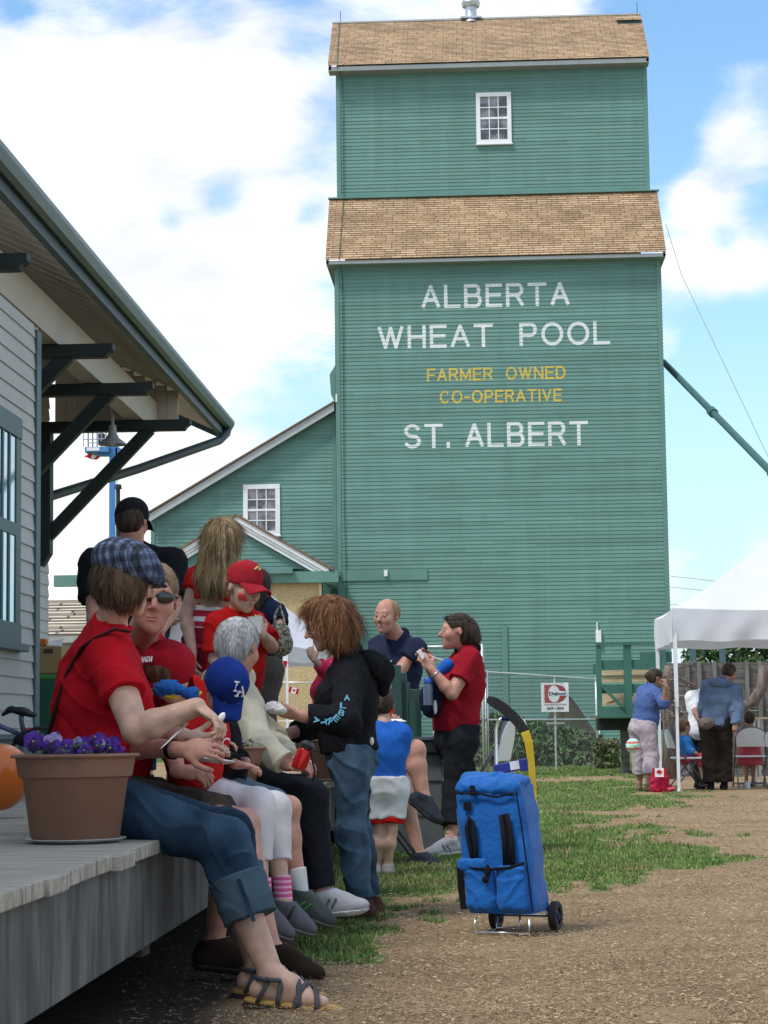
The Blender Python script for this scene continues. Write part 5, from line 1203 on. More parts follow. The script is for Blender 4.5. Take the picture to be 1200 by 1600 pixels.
    def shoes(s, m, sole=None, sides=(1, -1), inf=.006, L=.195, q=None, name='shoe', laces=True, stripe=None):
        q = q or s.sc; out = []
        for sd in sides:
            an, t = (s.aR, s.tR) if sd > 0 else (s.aL, s.tL)
            if an is None: continue
            up = Vector((0, 0, 1)); up = nrm(up - t * t.dot(up)); vx = max(.004, s.vox * .8); v = Vol(vx); s.shoe_vol(v, an, t, up, q, inf, L); w = t.cross(up)
            z0 = an - up * (.100 * q); o = v.mesh(name, m, s.root, cuts=[(an + up * .018 * q + t * .0, (up * 1.0 - t * .22).normalized()), (z0 + up * .014, -up)], wr=.0012, wf=16)
            v = Vol(vx); s.shoe_vol(v, an, t, up, q, inf + .005, L); v.mesh('sole', sole or SOLE, o, cuts=[(z0 + up * .024 * q, up), (z0, -up)]); out.append(o)
            if laces and s.vox < .0105:
                lc = MB()
                for i in range(4):
                    c_ = an + t * (.050 + .019 * i) * q + up * (.0165 + inf - .0115 * i) * q; lc.tube([c_ + w * .024 * q - up * .012 * q, c_ + up * .003, c_ - w * .024 * q - up * .012 * q], .0032 * q, 5)
                lc.build('laces', LACE, o)
            if stripe and s.vox < .0105:
                sp = MB()
                for sg in (-1, 1):
                    for i in range(2): c_ = an - up * .04 * q + t * (.035 + .03 * i) * q + w * sg * (.040 * q + inf); sp.beam(c_ - t * .015 * q - up * .022 * q, c_ + t * .012 * q + up * .022 * q, .005, .010, tuple(w * sg))
                sp.build('side_stripe', stripe, o)
        return out
    def neckband(s, m, r=.064):
        c = s.nk + s.ax * .046 + s.tf * .010; mb_ = MB(); mb_.tube([c + (s.tr * math.cos(a) + s.tf * math.sin(a)) * r - s.ax * (.012 * math.sin(a)) for a in np.linspace(0, 2 * math.pi, 25)], .0075, 8, caps=False); return mb_.build('neck_band', m, s.root, smooth=True)
    def hair(s, m, style='short', strands=0, seed=1, back=.0, extra=None, face=1.0, wr=.003, top=1.0):
        c, f, u, r, hh, _, wd = s.H; h = hh; E = (r, f, u); v = Vol(s.vox); P_ = s.hp
        v.el(P_(0, -.07, .155), (.375 * h * wd, .440 * h, .385 * h * top), rot=E, k=.02)
        if style in ('bob', 'bobshort', 'long', 'curly'):
            v.el(P_(0, -.16, -.06 + (.06 if style == 'bobshort' else 0)), (.39 * h * wd, .36 * h, (.40 if style != 'bobshort' else .32) * h), rot=E, k=.05)
        if style == 'short': v.el(P_(0, -.20, -.05), (.30 * h * wd, .27 * h, .30 * h), rot=E, k=.05)
        if extra: extra(v)
        v.el(P_(0, .44, -.16), (.33 * h * wd * face, .36 * h, .42 * h), rot=E, k=.03, op='s')
        if style == 'short':
            for sg in (-1, 1): v.el(P_(.40 * sg, .04, -.16), (.14 * h, .17 * h, .25 * h), rot=E, k=.03, op='s')
        o = v.mesh('hair', m, s.root, wr=wr, wf=40., seed=seed)
        s.hairobj = o
        if strands: add_strands(o, s, strands, seed, style)
        return o
LACE = mat('lace_grey', (.25, .25, .25), rough=.9)
SOLE = mat('sole_dark', (.03, .03, .03), rough=.8)
def add_strands(o, s, n, seed, style, length=.10, w=.0015):
    me = o.data; r = random.Random(seed); nv = len(me.vertices); vs, fs = [], []
    cen = s.H[0]; up = s.H[2]
    me.calc_normals_split() if hasattr(me, 'calc_normals_split') else None
    for i in range(n):
        v = me.vertices[r.randrange(nv)]; p = v.co.copy(); nn = v.normal.copy()
        if nn.length < .1: continue
        L = length * r.uniform(.4, 1.1) * (.28 if style == 'short' else .5 if style == 'bobshort' else 1.0); d = Vector((0, 0, -1)); wv = r.uniform(0, 6.28); side = nn.cross(d)
        if side.length < .05: side = Vector((r.gauss(0, 1), r.gauss(0, 1), 0))
        side.normalize(); k = 5; q = p + nn * .002; wd = w * (s.vox / .006) ** .5
        for j in range(k + 1):
            tan = (d - nn * d.dot(nn) * .9 + nn * .05 * (r.random() - .3)).normalized() if nn.z < .9 else (side + d * .2).normalized()
            o_ = len(vs); ww = wd * (1 - j / (k + 1)); vs += [q - side * ww, q + side * ww]
            if j: fs.append((o_ - 2, o_ - 1, o_ + 1, o_))
            amp = .35 if style == 'curly' else .12
            q = q + (tan + side * amp * math.sin(wv + j * 1.5) + nn * (.12 if j < 3 else -.05)) * (L / k)
    import bmesh
    b = bmesh.new(); b.from_mesh(me); bv = [b.verts.new(v) for v in vs]
    for f in fs: 
        try: b.faces.new([bv[i] for i in f])
        except ValueError: pass
    b.to_mesh(me); b.free(); me.polygons.foreach_set('use_smooth', [True] * len(me.polygons))
def ballcap(fig, m, bill=None, fwd=(0, 0), h=None, mb_=None, logo=None, name='baseball_cap', tall=1.0, drop=0.0, button=True, bm=None, low=.12, big=1.03):
    """crown and curved bill; fwd turns the bill on the head (degrees)"""
    c, f, u, r, hh, _, wd = fig.H; h = hh; a = R(fwd[0]); ff = f * math.cos(a) + r * math.sin(a); rr = ff.cross(u)
    tilt = R(fwd[1]); f2 = ff * math.cos(tilt) - u * math.sin(tilt); u2 = u * math.cos(tilt) + ff * math.sin(tilt); E = (rr, f2, u2)
    cc = fig.hp(0, -.05, .16 + drop); v = Vol(max(.004, fig.vox * .85)); v.el(cc, (.385 * h * big, .455 * h * big, .41 * h * tall * big), rot=E, k=.01); v.el(cc + u2 * .18 * h + f2 * .10 * h, (.30 * h * big, .30 * h * big, .24 * h * tall * big), rot=E, k=.08 * h)
    o = v.mesh(name, m, fig.root, cuts=[(cc - u2 * low * h, -u2)], wr=.0012, wf=14)
    # bill
    n = 14; vs = []; P0 = cc - u2 * .085 * h
    for j in range(5):
        t = j / 4
        for i in range(n + 1):
            s_ = -1 + 2 * i / n; x = s_ * .365 * h * (1 - .14 * t); y = (.40 * big + (.06 + .30 * math.sqrt(max(0, 1 - (s_ * .96) ** 2))) * t) * h - (.16 * h * s_ * s_) * (1 - t); z = -((.03 + .10 * t) * s_ * s_ + .12 * t) * h
            vs.append(P0 + rr * x + f2 * y + u2 * z)
    m_ = MB(); k = len(vs); vs2 = [p + u2 * .006 for p in vs]; N1 = n + 1
    fs = [(j * N1 + i, (j + 1) * N1 + i, (j + 1) * N1 + i + 1, j * N1 + i + 1) for j in range(4) for i in range(n)]
    fs += [(k + j * N1 + i, k + j * N1 + i + 1, k + (j + 1) * N1 + i + 1, k + (j + 1) * N1 + i) for j in range(4) for i in range(n)]
    fs += [(4 * N1 + i, k + 4 * N1 + i, k + 4 * N1 + i + 1, 4 * N1 + i + 1) for i in range(n)]
    m_.add(vs + vs2, fs); m_.build('bill', bm or m, o, smooth=True)
    if button: m_ = MB(); m_.ell(cc + u2 * .425 * h * tall + f2 * .03 * h, (.008, .008, .005)); m_.build('button', m, o, smooth=True)
    return o, cc, rr, f2, u2
def glasses(fig, m, lens, up=0.0, y=.0, parent=None, name='sunglasses', tilt=0.0, big=1.0):
    h = fig.H[4]; E = Matrix((fig.H[3], fig.H[1], fig.H[2])).transposed(); q = lambda a, b, c_: fig.hp(a, b + y, c_ + up)
    fr = MB()
    fr.tube([q(-.06, .425, .05), q(.06, .425, .05)], .010 * h * 1.4, 6)
    for sg in (-1, 1): fr.tube([q(.235 * sg, .385, .055), q(.34 * sg, .25, .055), q(.36 * sg, -.02, .04)], .011 * h * 1.4, 6)
    o = fr.build(name, m, fig.root, smooth=True)
    for sg in (-1, 1):
        l = MB(); l.ell(q(.145 * sg, .415 - .02, .028), (.105 * h * big, .022 * h, .062 * h * big), 18, 10, rot=E @ Matrix.Rotation(-.22 * sg, 3, 'Z')); l.build('lens', lens, o, smooth=True)
    return o
LENS = mat('dark_lens', (.01, .012, .014), rough=.08, spec=.8, var=.02)
# ================================================================== the people
RED = cloth('red_jersey', (.48, .008, .017)); RED2 = cloth('red_tee', (.50, .010, .010)); MAROON = cloth('dark_red_polo', (.29, .009, .020)); NAVY = cloth('navy_knit', (.012, .018, .045)); BLACKC = cloth('black_cotton', (.010, .011, .014), wf=0) if False else cloth('black_cotton', (.010, .011, .014))
DENIM = cloth('blue_denim', (.035, .070, .115), var=.35, scale=5, col2=(.085, .150, .215)); DENIM2 = cloth('dark_denim', (.012, .032, .062), var=.3, scale=4, col2=(.045, .095, .155)); CUFF = cloth('denim_cuff', (.055, .095, .125), var=.15)
BROWNC = cloth('brown_canvas', (.075, .060, .052)); LEGG = cloth('white_leggings', (.66, .64, .64), bump=.1); PANTB = cloth('black_trousers', (.014, .015, .02)); CREAMJ = cloth('cream_windcheater', (.52, .48, .37), bump=.1); SHORTG = cloth('grey_blue_shorts', (.13, .18, .24))
GREYT = cloth('grey_trousers', (.085, .08, .07)); ROYAL = cloth('royal_blue_tee', (.02, .12, .48)); KNITB = cloth('blue_knit', (.075, .12, .30), var=.25, scale=60); PINKP = cloth('pale_pink_trousers', (.42, .34, .38), var=.15); SLATE = cloth('slate_hoodie', (.11, .155, .24)); DKBR = cloth('dark_brown_trousers', (.022, .017, .014))
WHITEC = cloth('white_cotton', (.75, .75, .78)); REDD = cloth('dusty_red_dress', (.45, .07, .09))
H_BROWN = hairmat('brown_hair', (.075, .045, .028), (.16, .10, .06)); H_AUB = hairmat('auburn_hair', (.105, .045, .02), (.27, .125, .055)); H_BLOND = hairmat('dark_blonde_hair', (.17, .115, .06), (.42, .30, .16)); H_GREY = hairmat('grey_hair', (.42, .42, .42), (.68, .68, .68)); H_DARK = hairmat('dark_hair', (.03, .02, .015), (.07, .05, .035)); H_SAND = hairmat('sandy_hair', (.22, .13, .07), (.36, .24, .14))
def stripe_mat(name, a, b, period, duty=.5, axis='Z', rough=.85, off=0.0):
    m = mat(name, a, rough=rough, bump=.2, bscale=150); t = m.node_tree; L = t.links.new
    tc = t.nodes.new('ShaderNodeTexCoord'); sp = t.nodes.new('ShaderNodeSeparateXYZ'); L(tc.outputs['Object'], sp.inputs[0])
    nz = t.nodes.new('ShaderNodeTexNoise'); nz.inputs['Scale'].default_value = 4; L(tc.outputs['Object'], nz.inputs[0])
    ad = t.nodes.new('ShaderNodeMath'); ad.operation = 'MULTIPLY_ADD'; L(nz.outputs[0], ad.inputs[0]); ad.inputs[1].default_value = period * .9; L(sp.outputs[axis], ad.inputs[2])
    dv = t.nodes.new('ShaderNodeMath'); dv.operation = 'MULTIPLY_ADD'; L(ad.outputs[0], dv.inputs[0]); dv.inputs[1].default_value = 1 / period; dv.inputs[2].default_value = off
    fr = t.nodes.new('ShaderNodeMath'); fr.operation = 'FRACT'; L(dv.outputs[0], fr.inputs[0])
    gt = t.nodes.new('ShaderNodeMath'); gt.operation = 'GREATER_THAN'; L(fr.outputs[0], gt.inputs[0]); gt.inputs[1].default_value = duty
    mx = t.nodes.new('ShaderNodeMix'); mx.data_type = 'RGBA'; L(gt.outputs[0], mx.inputs['Factor']); mx.inputs['A'].default_value = (*a, 1); mx.inputs['B'].default_value = (*b, 1)
    L(mx.outputs['Result'], bsdf(m).inputs['Base Color']); return m
def plaid_mat():
    m = mat('plaid_cap_cloth', (.075, .10, .16), rough=.9, bump=.2, bscale=200); t = m.node_tree; L = t.links.new
    tc = t.nodes.new('ShaderNodeTexCoord'); sp = t.nodes.new('ShaderNodeSeparateXYZ')
    mp = t.nodes.new('ShaderNodeMapping'); mp.inputs['Rotation'].default_value = (0, .15, .5); L(tc.outputs['Object'], mp.inputs[0]); L(mp.outputs[0], sp.inputs[0])
    src = col_src(m)
    def band(sock, k, lo, hi, ph=0.0):
        a = t.nodes.new('ShaderNodeMath'); a.operation = 'MULTIPLY_ADD'; L(sock, a.inputs[0]); a.inputs[1].default_value = k; a.inputs[2].default_value = ph
        s_ = t.nodes.new('ShaderNodeMath'); s_.operation = 'SINE'; L(a.outputs[0], s_.inputs[0])
        r_ = t.nodes.new('ShaderNodeMapRange'); L(s_.outputs[0], r_.inputs[0]); r_.inputs[1].default_value = -.2; r_.inputs[2].default_value = .2; r_.inputs[3].default_value = lo; r_.inputs[4].default_value = hi; return r_.outputs[0]
    fs = [band(sp.outputs['X'], 205, .42, 1.35), band(sp.outputs['Z'], 150, .62, 1.2, 1.0), band(sp.outputs['X'], 690, .8, 1.12, .6), band(sp.outputs['Y'], 240, .7, 1.2)]
    for f in fs:
        v = t.nodes.new('ShaderNodeVectorMath'); v.operation = 'SCALE'; L(src, v.inputs[0]); L(f, v.inputs['Scale']); src = v.outputs[0]
    L(src, bsdf(m).inputs['Base Color']); return m
DV = Vector
def deckp(px, Y, h=.09): p = P(px, 1200, Y); return DV((p.x, Y, DECKZ + h))
def groundp(px, Y, h=.10): p = P(px, 1200, Y); return DV((p.x, Y, h))

def woman_plaid_cap():
    f = Fig((-1.2, 7.15, DECKZ), 'seated woman in a red top and blue plaid cap, jeans cuffed below the knee', 7.1)
    f.head(P(197, 908, 7.05), (.80, .48, -.22), (.05, 0, 1), .222)
    f.torso(P(122, 1243, 7.22), P(170, 992, 7.14), 74, sw=.37, hw=.37, depth=.140, bust=.072, belly=.045)
    f.arms(P(212, 1142, 6.84), P(308, 1104, 6.80), P(218, 1150, 7.45), P(286, 1150, 7.22), r=.057)
    f.legs(P(350, 1318, 6.86), P(424, 1522, 6.78), P(356, 1304, 7.16), P(402, 1508, 7.04), (1, -.12, -.10), (1, -.05, -.06), r=.103)
    f.body(SKIN3, hand_args=[(f.wR, (.80, -.12, -.56), (.5, -.1, .85), dict(curl=.75, side=-1, spread=.22)), (f.wL, (1, -.1, -.02), (0, .2, -1), dict(curl=.35, side=1))], eyes=False, brow=False)
    f.shirt(RED, sleeve=.55, inf=.016, hem=P(112, 1200, 7.2), wr=.0075, k=.06, wf=11)
    f.neckband(RED, .066)
    j = f.pants(DENIM2, length=1.40, inf=.012, wr=.0038)
    for sd, (kn, an) in ((1, (f.kR, f.aR)), (-1, (f.kL, f.aL))):
        v = Vol(f.vox); a, b = kn.lerp(an, .26), kn.lerp(an, .58); d = (an - kn).normalized(); v.rc(a - d * .02, b + d * .05, .098, .090, k=.01, cut=[(b, d), (a, -d)]); v.mesh('cuff', CUFF, j, wr=.003)
        v = Vol(f.vox); m_ = a.lerp(b, .5)
        q = MB(); s_ = Vector((0, -1, 0)); q.beam(a + s_ * .103 + Vector((.02, 0, .0)), b + s_ * .097 + Vector((.02, 0, 0)), .012, .010, (0, -1, 0)); q.build('seam', DENIM2, j)
    def ex(v):
        h = .228; P_ = f.hp; E = (f.H[3], f.H[1], f.H[2]); v.el(P_(0, -.12, -.18), (.40 * h, .35 * h, .26 * h), rot=E, k=.05); v.el(P_(.25, .04, -.12), (.14 * h, .26 * h, .26 * h), rot=E, k=.03)
    f.hair(H_BROWN, 'bobshort', strands=3200, seed=3, extra=ex, face=.95)
    # soft eight-panel cap
    h = .228; P_ = f.hp; E = (f.H[3], f.H[1], f.H[2]); v = Vol(.0045); v.el(P_(0, -.09, .30), (.49 * h, .53 * h, .36 * h), rot=E, k=.02); v.el(P_(0, .02, .10), (.42 * h, .46 * h, .20 * h), rot=E, k=.04); v.el(P_(0, .30, .16), (.34 * h, .26 * h, .16 * h), rot=E, k=.06)
    c = v.mesh('flat_cap', plaid_mat(), f.root, wr=.0022, wf=26, cuts=[(P_(0, 0, .02), -f.H[2])])
    m_ = MB(); m_.rc = None
    m_ = MB(); m_.ell(P_(0, .50, .07), (.27 * h, .17 * h, .03 * h), rot=Matrix(E).transposed()); m_.build('bill', MATS['plaid_cap_cloth'], c, smooth=True)
    m_ = MB(); pts = [f.nk + f.tf * .06 + DV((.02, -.09, .04)), f.nk + DV((-.03, -.14, .035)), f.nk + DV((-.13, -.10, .0))]
    m_.tube([P(203, 987, 6.97), P(180, 983, 6.95), P(150, 996, 6.95), P(128, 1012, 7.0), P(106, 1050, 7.04), P(90, 1095, 7.06), P(72, 1165, 7.1)], .011, 8, flat=.5); m_.build('bag_strap', cloth('dark_strap', (.045, .018, .02)), f.root, smooth=True)
    m_ = MB(); w = f.wR; d = (f.wR - f.eR).normalized(); E2 = d.to_track_quat('Z', 'Y').to_matrix(); m_.lathe(w - d * .012, [(.0285, -.004), (.032, 0), (.0285, .004)], 20, rot=E2); m_.build('bracelet', cloth('bracelet_brown', (.10, .05, .03)), f.root, smooth=True)
    sandals(f, 1); sandals(f, -1)
def sandals(f, sd, m=None, sole=None, L=.26):
    an, t = (f.aR, f.tR) if sd > 0 else (f.aL, f.tL); up = Vector((0, 0, 1)); up = nrm(up - t * t.dot(up)); w = t.cross(up); m = m or cloth('sandal_strap', (.085, .09, .10)); sole = sole or mat('tan_footbed', (.42, .25, .07), rough=.7)
    v = Vol(.0045); z0 = an - up * .102; a = z0 - t * .045 + up * .012; b = z0 + t * .185 + up * .008; b = b + t * .018; v.rc(a, b, .040, .052, k=.01, flat=(up, .36)); o = v.mesh('sandal', sole, f.root)
    v = Vol(.0045); v.rc(a - up * .016, b - up * .014, .043, .055, k=.01, flat=(up, .30)); v.mesh('sole', SOLE, o)
    s = MB()
    def arc(c, rx, rz, n=14, ang=0, r=.0075, tilt=0):
        pts = []
        for i in range(n + 1):
            q = math.pi * i / n; pts.append(c + w * math.cos(q) * rx + up * math.sin(q) * rz + t * (tilt * math.cos(q) + ang * math.sin(q)))
        s.tube(pts, r, 6, flat=.55)
    for k, (x, rx, rz, tl, an_) in enumerate(((.150, .053, .058, .02, .0), (.118, .053, .072, -.02, .005), (.088, .051, .085, .02, .0), (.055, .049, .100, -.015, 0))):
        arc(z0 + t * x + up * .012, rx, rz, tilt=tl, ang=an_, r=.0085)
    s.tube([z0 + t * .15 + up * .055, z0 + t * .09 + up * .080, z0 + t * .05 + up * .10], .008, 6)
    pts = [an + w * math.cos(q) * .050 + t * (math.sin(q) * .05 - .0) - up * .012 for q in np.linspace(0, 2 * math.pi, 20)]; s.tube(pts, .008, 6)
    for sg in (-1, 1): s.tube([z0 + t * -.03 + w * .040 * sg + up * .012, an + w * .043 * sg - t * .0 - up * .02], .008, 6)
    s.build('strap', m, o, smooth=True)
    n_ = MB()
    for i in range(5): n_.ell(z0 + t * (.182 - abs(i - 1.2) * .009) + w * (.028 - .0135 * i) * (1 if sd < 0 else -1) + up * .022, (.0085, .0085, .0085), 10, 6)
    n_.build('toe', SKIN3, f.root, smooth=True)

def man_sunglasses():
    f = Fig((-1.15, 7.7, DECKZ), 'seated man in dark sunglasses and dark red shirt, beside the plaid cap', 7.5)
    f.head(P(238, 936, 7.52), (.24, -.97, -.05), (.10, -.02, 1), .262, nose=.85, wide=.98)
    f.torso(P(160, 1246, 7.95), P(214, 1010, 7.78), 100, sw=.42, hw=.35, depth=.12, belly=.03)
    f.arms(P(188, 1165, 7.22), P(285, 1172, 6.98), P(262, 1140, 7.95), P(278, 1206, 7.5), r=.050)
    f.legs(P(372, 1290, 7.38), P(335, 1474, 7.50), P(382, 1288, 7.78), P(425, 1484, 7.55), (1, -.1, -.1), (1, -.2, -.12), r=.088)
    f.body(SKIN2, hand_args=[(f.wR, (1, -.06, .08), (.0, -.85, .5), dict(curl=.7, side=1, s=1.05)), (f.wL, (1, -.1, -.1), (0, -.5, .8), dict(curl=.8, side=-1, s=1.0))], neck=.062, brow=True)
    f.shirt(MAROON, sleeve=.6, inf=.018, hem=P(180, 1225, 7.8), wr=.004)
    f.pants(BROWNC, length=.86, inf=.028, wr=.004, name='shorts')
    f.hair(H_SAND, 'short', strands=500, seed=5, face=1.05)
    glasses(f, mat('black_plastic', (.012, .012, .014), rough=.3), LENS, big=1.35)
    f.shoes(cloth('dark_suede', (.028, .018, .013)), inf=.008)
    m_ = MB(); d = (f.wR - f.eR).normalized(); m_.lathe(f.wR - d * .055, [(.031, -.011), (.035, -.008), (.035, .008), (.031, .011)], 24, rot=d.to_track_quat('Z', 'Y').to_matrix()); m_.build('wristband', cloth('black_band', (.01, .01, .012)), f.root, smooth=True)
    m_ = MB(); m_.lathe(f.hp(-.03, .485, -.165), [(.0028, -.0008), (.0038, 0), (.0028, .0008)], 12, rot=Matrix.Rotation(1.57, 3, 'X')); m_.build('nose_ring', GALV, f.root)

def child_red_cap():
    f = Fig((-1.0, 8.1, DECKZ), 'small seated child in a red cap, white leggings and pink striped socks', 8.0)
    f.head(P(264, 1050, 7.55), (.52, .74, -.40), (.2, .2, 1), .20)
    f.torso(P(302, 1236, 8.1), P(285, 1100, 7.72), 100, sw=.27, hw=.26, depth=.095, sc=.72)
    f.arms(P(275, 1165, 7.85), P(322, 1165, 7.7), P(300, 1160, 8.3), P(335, 1160, 8.05), r=.034)
    f.legs(P(404, 1256, 7.9), P(410, 1416, 7.85), P(430, 1262, 8.15), P(444, 1412, 8.05), (1, -.35, -.45), (1, -.35, -.40), r=.070)
    f.body(SKIN3, hand_args=[(f.wR, (1, -.1, -.1), (0, 0, 1), dict(curl=.6, side=-1, s=.68)), (f.wL, (1, 0, 0), (0, 0, 1), dict(curl=.6, side=1, s=.68))], neck=.04)
    f.shirt(RED2, sleeve=.9, inf=.014, wr=.003)
    f.pants(LEGG, length=1.56, inf=.006, wr=.0012, name='leggings')
    SK = stripe_mat('pink_sock_knit', (.62, .12, .28), (.78, .45, .55), .022, .62)
    for kn, an in ((f.kR, f.aR), (f.kL, f.aL)):
        v = Vol(f.vox); v.rc(kn.lerp(an, .68), an - DV((0, 0, .03)), .038, .036, k=.01, cut=[(kn.lerp(an, .72), (kn - an).normalized())]); v.mesh('sock', SK, f.root)
    f.shoes(cloth('grey_mesh_shoe', (.12, .12, .135)), inf=.008, q=.78, sole=mat('grey_sole', (.20, .20, .21), rough=.8), laces=False)
    for an, t in ((f.aR, f.tR), (f.aL, f.tL)):
        up = nrm(DV((0, 0, 1)) - t * t.z); w = t.cross(up)
        m_ = MB(); c = an + t * .050 - up * .016; m_.tube([c + w * .038 - up * .022, c + w * .024 + up * .020, c - w * .024 + up * .020, c - w * .038 - up * .022], .015, 8, flat=.4); m_.build('shoe_strap', cloth('shoe_strap_grey', (.06, .06, .07)), f.root, smooth=True)
    ballcap(f, cloth('red_cap_twill', (.36, .010, .022)), fwd=(0, 4), low=.50, drop=-.02, big=1.17, tall=.92)
    h = .205; o = [c for c in f.root.children if c.name.startswith('baseball_cap')][-1]
    f.hair(H_BROWN, 'short', strands=0, seed=2, top=.85); text_obj('lettering', 'CANADA', WHITE, o, f.hp(-.42, -.50, -.06), f.H[3] * .9 - f.H[1] * .12, f.H[2], .105, .024, .003, bold=.03, out=-f.H[1])
    # blue and yellow knitted toy held up against the chest
    t = MB(); BLK = cloth('blue_fleece', (.02, .11, .38), bump=.6, bscale=60); YLK = cloth('yellow_trim', (.75, .60, .02))
    q = lambda a, b: P(a, b, 7.36)
    v = Vol(.005); v.el(q(262, 1074), (.050, .045, .030), k=.01); v.el(q(298, 1084), (.034, .035, .026), k=.01); v.el(q(250, 1080), (.028, .03, .022), k=.015); v.el(q(280, 1078), (.026, .03, .020), k=.01)
    o = v.mesh('plush_toy', BLK, None, wr=.005, wf=40); tag(o, 'blue fleece toy with yellow trim held under the red cap', 'toy')
    v = Vol(.005); v.rc(q(238, 1080), q(262, 1086), .010, .010, k=.006); v.rc(q(262, 1086), q(275, 1090), .009, .006, k=.006); v.rc(q(296, 1092), q(314, 1082), .011, .006, k=.006); v.rc(q(300, 1096), q(314, 1096), .008, .005, k=.006); v.mesh('trim', YLK, o)

def boy_blue_cap():
    f = Fig((-.95, 8.6, DECKZ), 'seated child bowing a royal blue cap with white letters, in grey shorts and white socks', 8.4)
    f.head(P(350, 1076, 8.36), (.40, -.50, -.78), (.40, -.42, .80), .208)
    f.torso(P(338, 1240, 8.72), P(332, 1126, 8.5), 98, sw=.29, hw=.27, depth=.10, sc=.75)
    f.arms(P(330, 1185, 8.25), P(372, 1195, 8.1), P(350, 1190, 8.75), P(385, 1190, 8.5), r=.035)
    f.legs(P(452, 1262, 8.42), P(470, 1396, 8.4), P(440, 1258, 8.7), P(458, 1396, 8.68), (1, -.2, -.42), (1, -.1, -.4), r=.070)
    f.body(SKIN2, hand_args=[(f.wR, (1, -.1, -.1), (0, 0, 1), dict(curl=.6, side=-1, s=.7))], neck=.042)
    f.shirt(cloth('black_jacket', (.012, .012, .016)), sleeve=1.85, inf=.018, wr=.004)
    f.pants(SHORTG, length=.86, inf=.018, wr=.003, name='shorts')
    for kn, an in ((f.kR, f.aR), (f.kL, f.aL)):
        v = Vol(f.vox); v.rc(kn.lerp(an, .6), an - DV((0, 0, .03)), .037, .036, k=.01, cut=[(kn.lerp(an, .70), (kn - an).normalized())]); v.mesh('sock', cloth('white_sock', (.66, .66, .68)), f.root)
    f.shoes(cloth('green_grey_shoe', (.07, .085, .08)), inf=.009, q=.85, stripe=mat('lime_tongue', (.10, .50, .04), rough=.7), sole=mat('grey_sole2', (.14, .14, .14), rough=.8))
    m_ = MB(); t = f.tR; up = nrm(DV((0, 0, 1)) - t * t.z); w = t.cross(up); c = f.aR + t * .05 - up * .02; m_.ell(c, (.03, .022, .014)); m_.build('shoe_tongue', mat('lime_tongue', (.10, .50, .04), rough=.7), f.root, smooth=True)
    f.hair(H_BROWN, 'short', strands=0, seed=8)
    cap, cc, rr, f2, u2 = ballcap(f, cloth('royal_cap_twill', (.010, .035, .22)), fwd=(0, 6), tall=1.06, low=.20, big=1.09)
    # the two interlocked letters on the crown
    h = .208; n = (f2 * .80 + u2 * .60).normalized(); up = nrm(u2 - n * u2.dot(n)); ux = n.cross(up) * -1
    ux = up.cross(n); base = cc + n * (.455 * h)
    g = MB()
    def st(a, b, w=.0075, dz=0.0):
        A = base + ux * a[0] + up * a[1]; B = base + ux * b[0] + up * b[1]; g.beam(A + n * (.005 + dz), B + n * (.005 + dz), w, .008, n)
    s_ = .025
    st((-.8 * s_, 1.15 * s_), (-.8 * s_, -.2 * s_)); st((-1.1 * s_, -.25 * s_), (.25 * s_, -.25 * s_), dz=.001); st((-1.2 * s_, 1.2 * s_), (-.4 * s_, 1.2 * s_), dz=.001, w=.005)
    st((-.35 * s_, -1.1 * s_), (.25 * s_, .55 * s_), dz=.002); st((.25 * s_, .55 * s_), (.95 * s_, -1.1 * s_), dz=.003); st((-.1 * s_, -.45 * s_), (.7 * s_, -.45 * s_), dz=.0015, w=.005); st((-.7 * s_, -1.15 * s_), (0, -1.15 * s_), dz=.0012, w=.005); st((.6 * s_, -1.15 * s_), (1.3 * s_, -1.15 * s_), dz=.0012, w=.005)
    g.build('emblem', WHITE, cap)
    b = MB(); q = lambda a, c_, y=8.02: P(a, c_, y)
    b.prism([q(343, 1128), q(357, 1130), q(360, 1150), q(356, 1180), q(343, 1190)], (0, .012, 0)); b = b.build('souvenir_bag', cloth('bag_red', (.5, .015, .03)), None); tag(b, 'red bag with white letters hanging in front of the blue cap wearer', 'bag')
    text_obj('lettering', 'C', WHITE, b, q(346, 1172, 8.0), (1, 0, -.1), (.1, 0, 1), .03, .05, .003, out=DV((0, -1, 0))); text_obj('lettering', 'A', WHITE, b, q(349, 1142, 8.0), (1, 0, 0), (0, 0, 1), .016, .018, .003, out=DV((0, -1, 0)))

